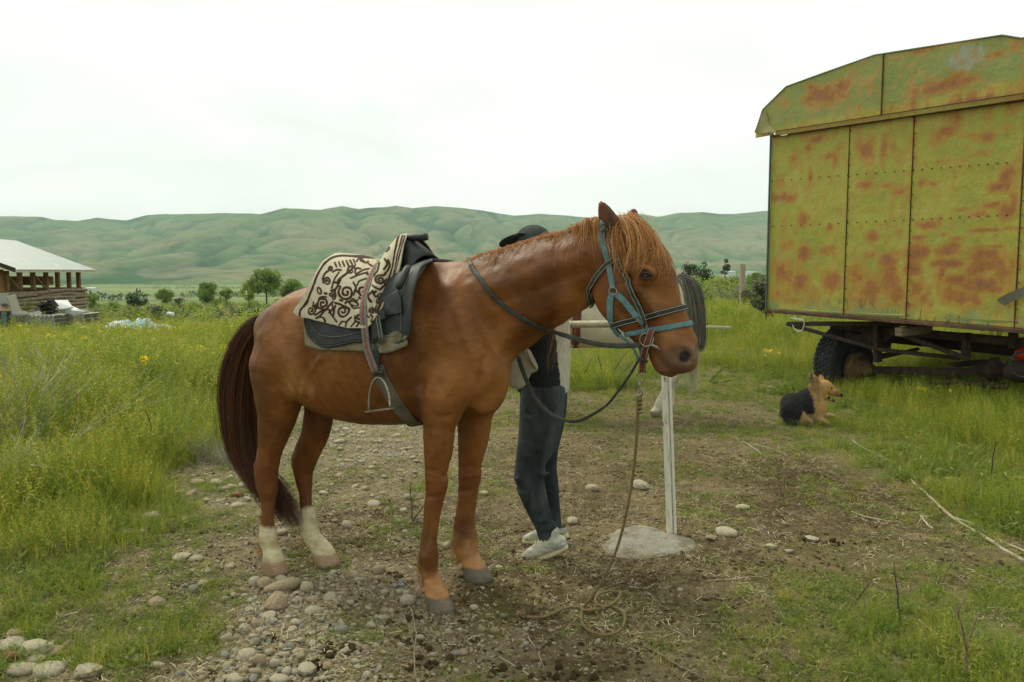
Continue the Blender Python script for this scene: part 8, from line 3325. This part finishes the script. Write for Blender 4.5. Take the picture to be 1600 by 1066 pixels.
q.beam((E1[0] + .2, D1 - .32, ez - .02), (RX1, D1 - .32, rz_ - .02), .03, .16)
q.beam((2 * RX1 - E1[0] - .2, D1 - .32, ez - .02), (RX1, D1 - .32, rz_ - .02), .03, .16)
bb('verge_board', q, M_DARKW)
wt = at(60, 452, D1 + 1)[2]
wt = CAM_H - 27.5 / FPX * 35
gzb = -1.9
for i, t in enumerate((.02, .17, .33, .50, .66, .83, .98)):
    x, y = Xw1 + (Xw2 - Xw1) * t, D1 + .3 + (D2 - D1 - .6) * t
    q = MB()
    q.beam((x, y, wt), (x, y, ez - .05), .16, .16, up=(1, 0, 0))
    bb('post', q, M_TIMB)
for (t0, t1) in ((.04, .15), (.36, .48)):
    q = MB()
    q.beam((Xw1 + (Xw2 - Xw1) * t0 + .02, D1 + .3 + (D2 - D1 - .6) * t0, ez - .3), (Xw1 + (Xw2 - Xw1) * t1 + .02, D1 + .3 + (D2 - D1 - .6) * t1, wt + .05), .07, .10)
    bb('brace', q, M_TIMB)
g_ = np.random.default_rng(55)
# log wall: each course a row of rough logs
for k in range(9):
    z0 = wt - .09 - k * .165
    t0 = 0
    while t0 < .985:
        t1 = min(1.0, t0 + g_.uniform(.22, .55))
        a = np.array([Xw1 + (Xw2 - Xw1) * t0 + g_.normal(0, .03), D1 + .1 + (D2 - D1) * t0, z0 + g_.normal(0, .025)])
        b = np.array([Xw1 + (Xw2 - Xw1) * t1 + g_.normal(0, .03), D1 + .1 + (D2 - D1) * t1 + .15, z0 + g_.normal(0, .025)])
        q = MB()
        q.tube([a, (a + b) / 2 + g_.normal(0, .03, 3), b], [.085 * g_.uniform(.7, 1.25), .08, .07 * g_.uniform(.7, 1.3)], 7)
        bb('log', q, M_LOG)
        t0 = t1 - .01
# front gable wall, back wall, hay
q = MB()
q.box(((Xw1 + RX1 * 2 - Xw1) / 2, D1 + .3, (wt + gzb) / 2), (abs(2 * (RX1 - Xw1)), .18, wt - gzb))
bb('end_wall', q, M_LOG)
q = MB()
q.box((Xw1 - 4.2, (D1 + D2) / 2 - 1.2, (ez + gzb) / 2), (.15, D2 - D1 - 2.4, ez - gzb))
bb('back_wall', q, M_DARKW)
q = MB()
q.box((Xw2 - 3.6, D2 + .05, (wt + gzb) / 2), (7.2, .14, wt - gzb))
bb('end_wall', q, M_LOG)
for i, x in enumerate((-.1, -1.6, -3.2)):
    q = MB()
    q.beam((Xw1 + x, D1 + .15, wt - .9 if i == 0 else wt), (Xw1 + x, D1 + .15, ez + .2 * i), .24, .2, up=(1, 0, 0))
    bb('post', q, M_TIMB)
for i in range(7):
    q = MB()
    q.box((Xw2 - 1.2 - g_.random() * 1.5, D2 - 1.2 - g_.random() * 3.5, wt + .05 + .3 * (i % 2)), (1.1, .8, .42))
    bb('hay_bale', q, mat('hay', (.33, .22, .085), .95, [(8, (.2, .13, .05), .4, .65)], (30, .8, .03)) if i == 0 else bpy.data.materials['hay'])
q = MB()
a, b = at(17, 462, 31.2), at(27, 492, 31.4)
q.beam(a, b, .10, .36)
sl = q.build('slab', mat('pale_board', (.40, .38, .30), .85), None)
tag(sl, 'pale board leaning on the barn corner right of the man', 'board')
q = MB()
a = at(4, 470, 31.8)
q.box(a + np.array([-.25, 0, -.35]), (.75, .5, 1.3))
sl = q.build('concrete_block', mat('pale_concrete', (.36, .36, .30), .9), None)
tag(sl, 'pale slab standing by the barn behind the man', 'slab')

# ---- stacks of corrugated sheets in front of the barn
M_SHEET = mat('grey_corrugated_sheet', (.40, .39, .33), .8, [(2, (.30, .28, .22), .45, .7)], None, .3)
M_SHEET2 = mat('white_corrugated_sheet', (.55, .58, .55), .6, [(2, (.42, .44, .40), .5, .7)], None, .3)


def corr_stack(name, x0, x1, y0, y1, Y, m, label, n=14, tilt=0.0, depth=1.3):
    """pile of wavy sheets between pixel columns, top y0 to bottom y1"""
    a, b = at(x0, y0, Y), at(x1, y0, Y)
    zb_ = at(x0, y1, Y)[2]
    root = empty(name, (a + b) / 2 * np.array([1, 1, 0]) + np.array([0, 0, zb_]), 0, label, 'sheet stack', 'stacks of corrugated sheets by the barn')
    L_ = b[0] - a[0]
    h = (a[2] - zb_) / n
    g = np.random.default_rng(int(x0))
    for k in range(n):
        z = zb_ + (k + .7) * h
        dx = g.normal(0, .03)
        V, F = [], []
        m_ = 24
        for i in range(m_ + 1):
            t = i / m_
            wv = .028 * math.sin(t * m_ * PI / 2)
            for yy in (0, depth):
                V.append((a[0] + L_ * t + dx, Y - .3 + yy + g.normal(0, .002), z + wv + tilt * t))
                V.append((a[0] + L_ * t + dx, Y - .3 + yy, z + wv + tilt * t - min(.02, h * .6)))
        for i in range(m_):
            o_ = i * 4
            F += [(o_, o_ + 2, o_ + 6, o_ + 4), (o_ + 1, o_ + 5, o_ + 7, o_ + 3), (o_, o_ + 4, o_ + 5, o_ + 1), (o_ + 2, o_ + 3, o_ + 7, o_ + 6)]
        build_local(MB().add(V, F), 'corrugated_sheet', m, root)
    return root


corr_stack('sheet_stack', 52, 92, 492, 522, 29.5, M_SHEET, 'tall grey stack of corrugated sheets, middle one before the barn', 16)
corr_stack('sheet_stack', 99, 138, 490, 516, 30.5, M_SHEET, 'right hand stack of corrugated sheets with a wavy end', 14)
corr_stack('sheet_stack', 17, 50, 490, 520, 31.0, M_SHEET, 'low left stack of corrugated sheets beside the man', 10, depth=1.0)
# loose sheets thrown on top
for i, (L, lab) in enumerate((([(50, 488), (60, 486), (68, 474), (73, 470), (76, 480), (62, 491)], 'pale sheet propped up at the left of the sheet stacks'),
                              ([(78, 469), (106, 469), (114, 480), (88, 484)], 'white sheet lying flat at the top of the pile'),
                              ([(92, 483), (112, 478), (134, 487), (118, 492)], 'bent white sheet on the right hand stack'),
                              ([(118, 484), (138, 483), (139, 487), (120, 488)], 'white sheet end sticking out to the right'),
                              ([(18, 487), (40, 486), (47, 490), (22, 492)], 'pale sheet lying on the low left stack'))):
    Yq = 30.0 + i * .1
    top = [at(x, y, Yq + (.5 if y < 480 else 0)) for (x, y) in L]
    V = [tuple(p) for p in top] + [tuple(p - np.array([0, -.02, .05])) for p in top]
    n_ = len(L)
    F = [tuple(range(n_)), tuple(range(2 * n_ - 1, n_ - 1, -1))] + [(j, n_ + j, n_ + (j + 1) % n_, (j + 1) % n_) for j in range(n_)]
    o = MB().add(V, F).build('loose_sheet', M_SHEET2, None)
    tag(o, lab, 'sheet', 'loose sheets on the stacks')
q = MB()
g_ = np.random.default_rng(8)
for k in range(26):
    c_ = at(g_.uniform(66, 88), 0, 29.8)
    t = g_.random()
    p = at(77 + g_.normal(0, 6) * (1 - t * .6), 488 - t * 15, 29.8 + g_.normal(0, .2))
    R = Matrix.Rotation(g_.uniform(0, 3), 3, 'Y') @ Matrix.Rotation(g_.uniform(-.6, .6), 3, 'X')
    q.box(p, (.38, .25, .05), np.array(R))
o = q.build('tarred_scrap', mat('black_scrap', (.022, .022, .02), .7), None)
tag(o, 'heap of black tarred scraps on the middle sheet stack', 'scrap heap')

# ---- tarpaulins in the field
for (x0, x1, yt, yb2, Yq, c1, c2, lab, seed) in ((150, 242, 499, 517, 27.0, (.50, .56, .53), (.20, .38, .44), 'crumpled white and blue plastic sheeting lying in the tall grass', 3),):
    a, b = at(x0, yb2, Yq), at(x1, yb2, Yq)
    nx_, ny_ = 70, 26
    V = []
    for i in range(nx_):
        for j in range(ny_):
            u, v = i / (nx_ - 1), j / (ny_ - 1)
            X = a[0] + (b[0] - a[0]) * u + .1 * math.sin(v * 7)
            Yy = Yq - .6 + 2.2 * v
            hgt = (at(x0, yt, Yq)[2] - a[2])
            env = (math.sin(PI * min(u * 1.02, 1)) ** .5) * (math.sin(PI * (v * .9 + .05)) ** .6) * (.55 + .45 * u)
            z = a[2] + hgt * 1.25 * env * (.45 + .9 * abs(float(fbm(X, Yy, .55, 11 + seed, 3)) - .5) * 3)
            V.append((X, Yy, z))
    idx = np.arange(nx_ * ny_).reshape(nx_, ny_)
    Q = np.stack([idx[:-1, :-1], idx[1:, :-1], idx[1:, 1:], idx[:-1, 1:]], -1).reshape(-1, 4)
    V = np.array(V)
    o = mesh_np('plastic_sheeting', V, Q, attr_mat('crumpled_plastic', .35, .5, .1, 8))
    n = fbm(V[:, 0], V[:, 1], .8, 9, 3)
    set_coat(o, mixc(np.tile(np.array(c1), (len(V), 1)), c2, smooth01((n - .46) / .12) * .8))
    tag(o, lab, 'tarpaulin')
for (x, y, w_, h_, Yq, c, lab) in ((131, 512, 9, 5, 26, (.5, .52, .48), 'small white sack in the grass right of the sheet stacks'), (154, 519, 12, 4, 25, (.55, .55, .48), 'small white rag in front of the plastic sheeting\'s left end'),
                                   (267, 491, 10, 8, 40, (.55, .57, .55), 'pale boulder like object on the path behind the field')):
    c_ = at(x, y, Yq)
    B = Body(c_ - np.array([.5, .4, .5]), c_ + np.array([.5, .4, .5]), .03)
    s = Yq / FPX
    B.add([(c_[0] - w_ * .25 * s, c_[1], c_[2], h_ * .5 * s, .2), (c_[0] + w_ * .25 * s, c_[1], c_[2] - .02, h_ * .42 * s, .2)], .03)
    V, Q = B.mesh(1)
    o = mesh_np('white_lump', V, Q, mat('white_sack', c, .8))
    o.name = 'sack'
    tag(o, lab, 'sack')
# fence post and plank
q = MB()
gp1 = at(1159, 456, 30)
q.beam(gp1 - np.array([0, 0, .8]), at(1158, 412, 30), .11, .10, up=(1, 0, 0))
q.beam(gp1 - np.array([-.1, -.1, .8]), at(1162.5, 413, 30.1), .08, .10, up=(1, 0, 0))
o = q.build('fence_post', mat('bare_post', (.36, .31, .21), .85), None)
tag(o, 'pale split wooden post standing alone beyond the white horse\'s tail', 'post')
q = MB()
q.beam(at(1104, 511, 17), at(1141, 512, 17.2), .12, .05)
o = q.build('plank', mat('grey_plank', (.42, .42, .34), .85), None)
tag(o, 'pale plank lying in the grass right of the white horse\'s tail', 'plank')
# far white sheds in the valley
for (x, y, w_, h_, lab) in ((1105, 431, 12, 6, 'far pale shed left of the two poplars'), (1140, 428, 14, 5, 'far pale shed right of the dark poplar'), (1176, 428, 22, 4, 'long far shed behind the bushes by the wagon'),
                            (145, 452, 14, 3, 'tiny far white building just right of the barn')):
    q = MB()
    c_ = at(x, y, 900)
    s = 900 / FPX
    q.box(c_, (w_ * s, 12, h_ * s))
    root = empty('shed', c_, 0, lab, 'shed')
    build_local(q, 'wall', mat('far_white_wall', (.55, .6, .6), .8) if x == 1105 else bpy.data.materials['far_white_wall'], root)
    q = MB()
    e_ = h_ * s * .5
    q.add([(c_[0] - w_ * s * .53, c_[1] - 7, c_[2] + e_), (c_[0] + w_ * s * .53, c_[1] - 7, c_[2] + e_), (c_[0] + w_ * s * .53, c_[1], c_[2] + e_ * 1.8), (c_[0] - w_ * s * .53, c_[1], c_[2] + e_ * 1.8),
           (c_[0] - w_ * s * .53, c_[1] + 7, c_[2] + e_), (c_[0] + w_ * s * .53, c_[1] + 7, c_[2] + e_)], [(0, 1, 2, 3), (3, 2, 5, 4), (0, 3, 4), (1, 5, 2)])
    build_local(q, 'roof', M_ROOF, root)
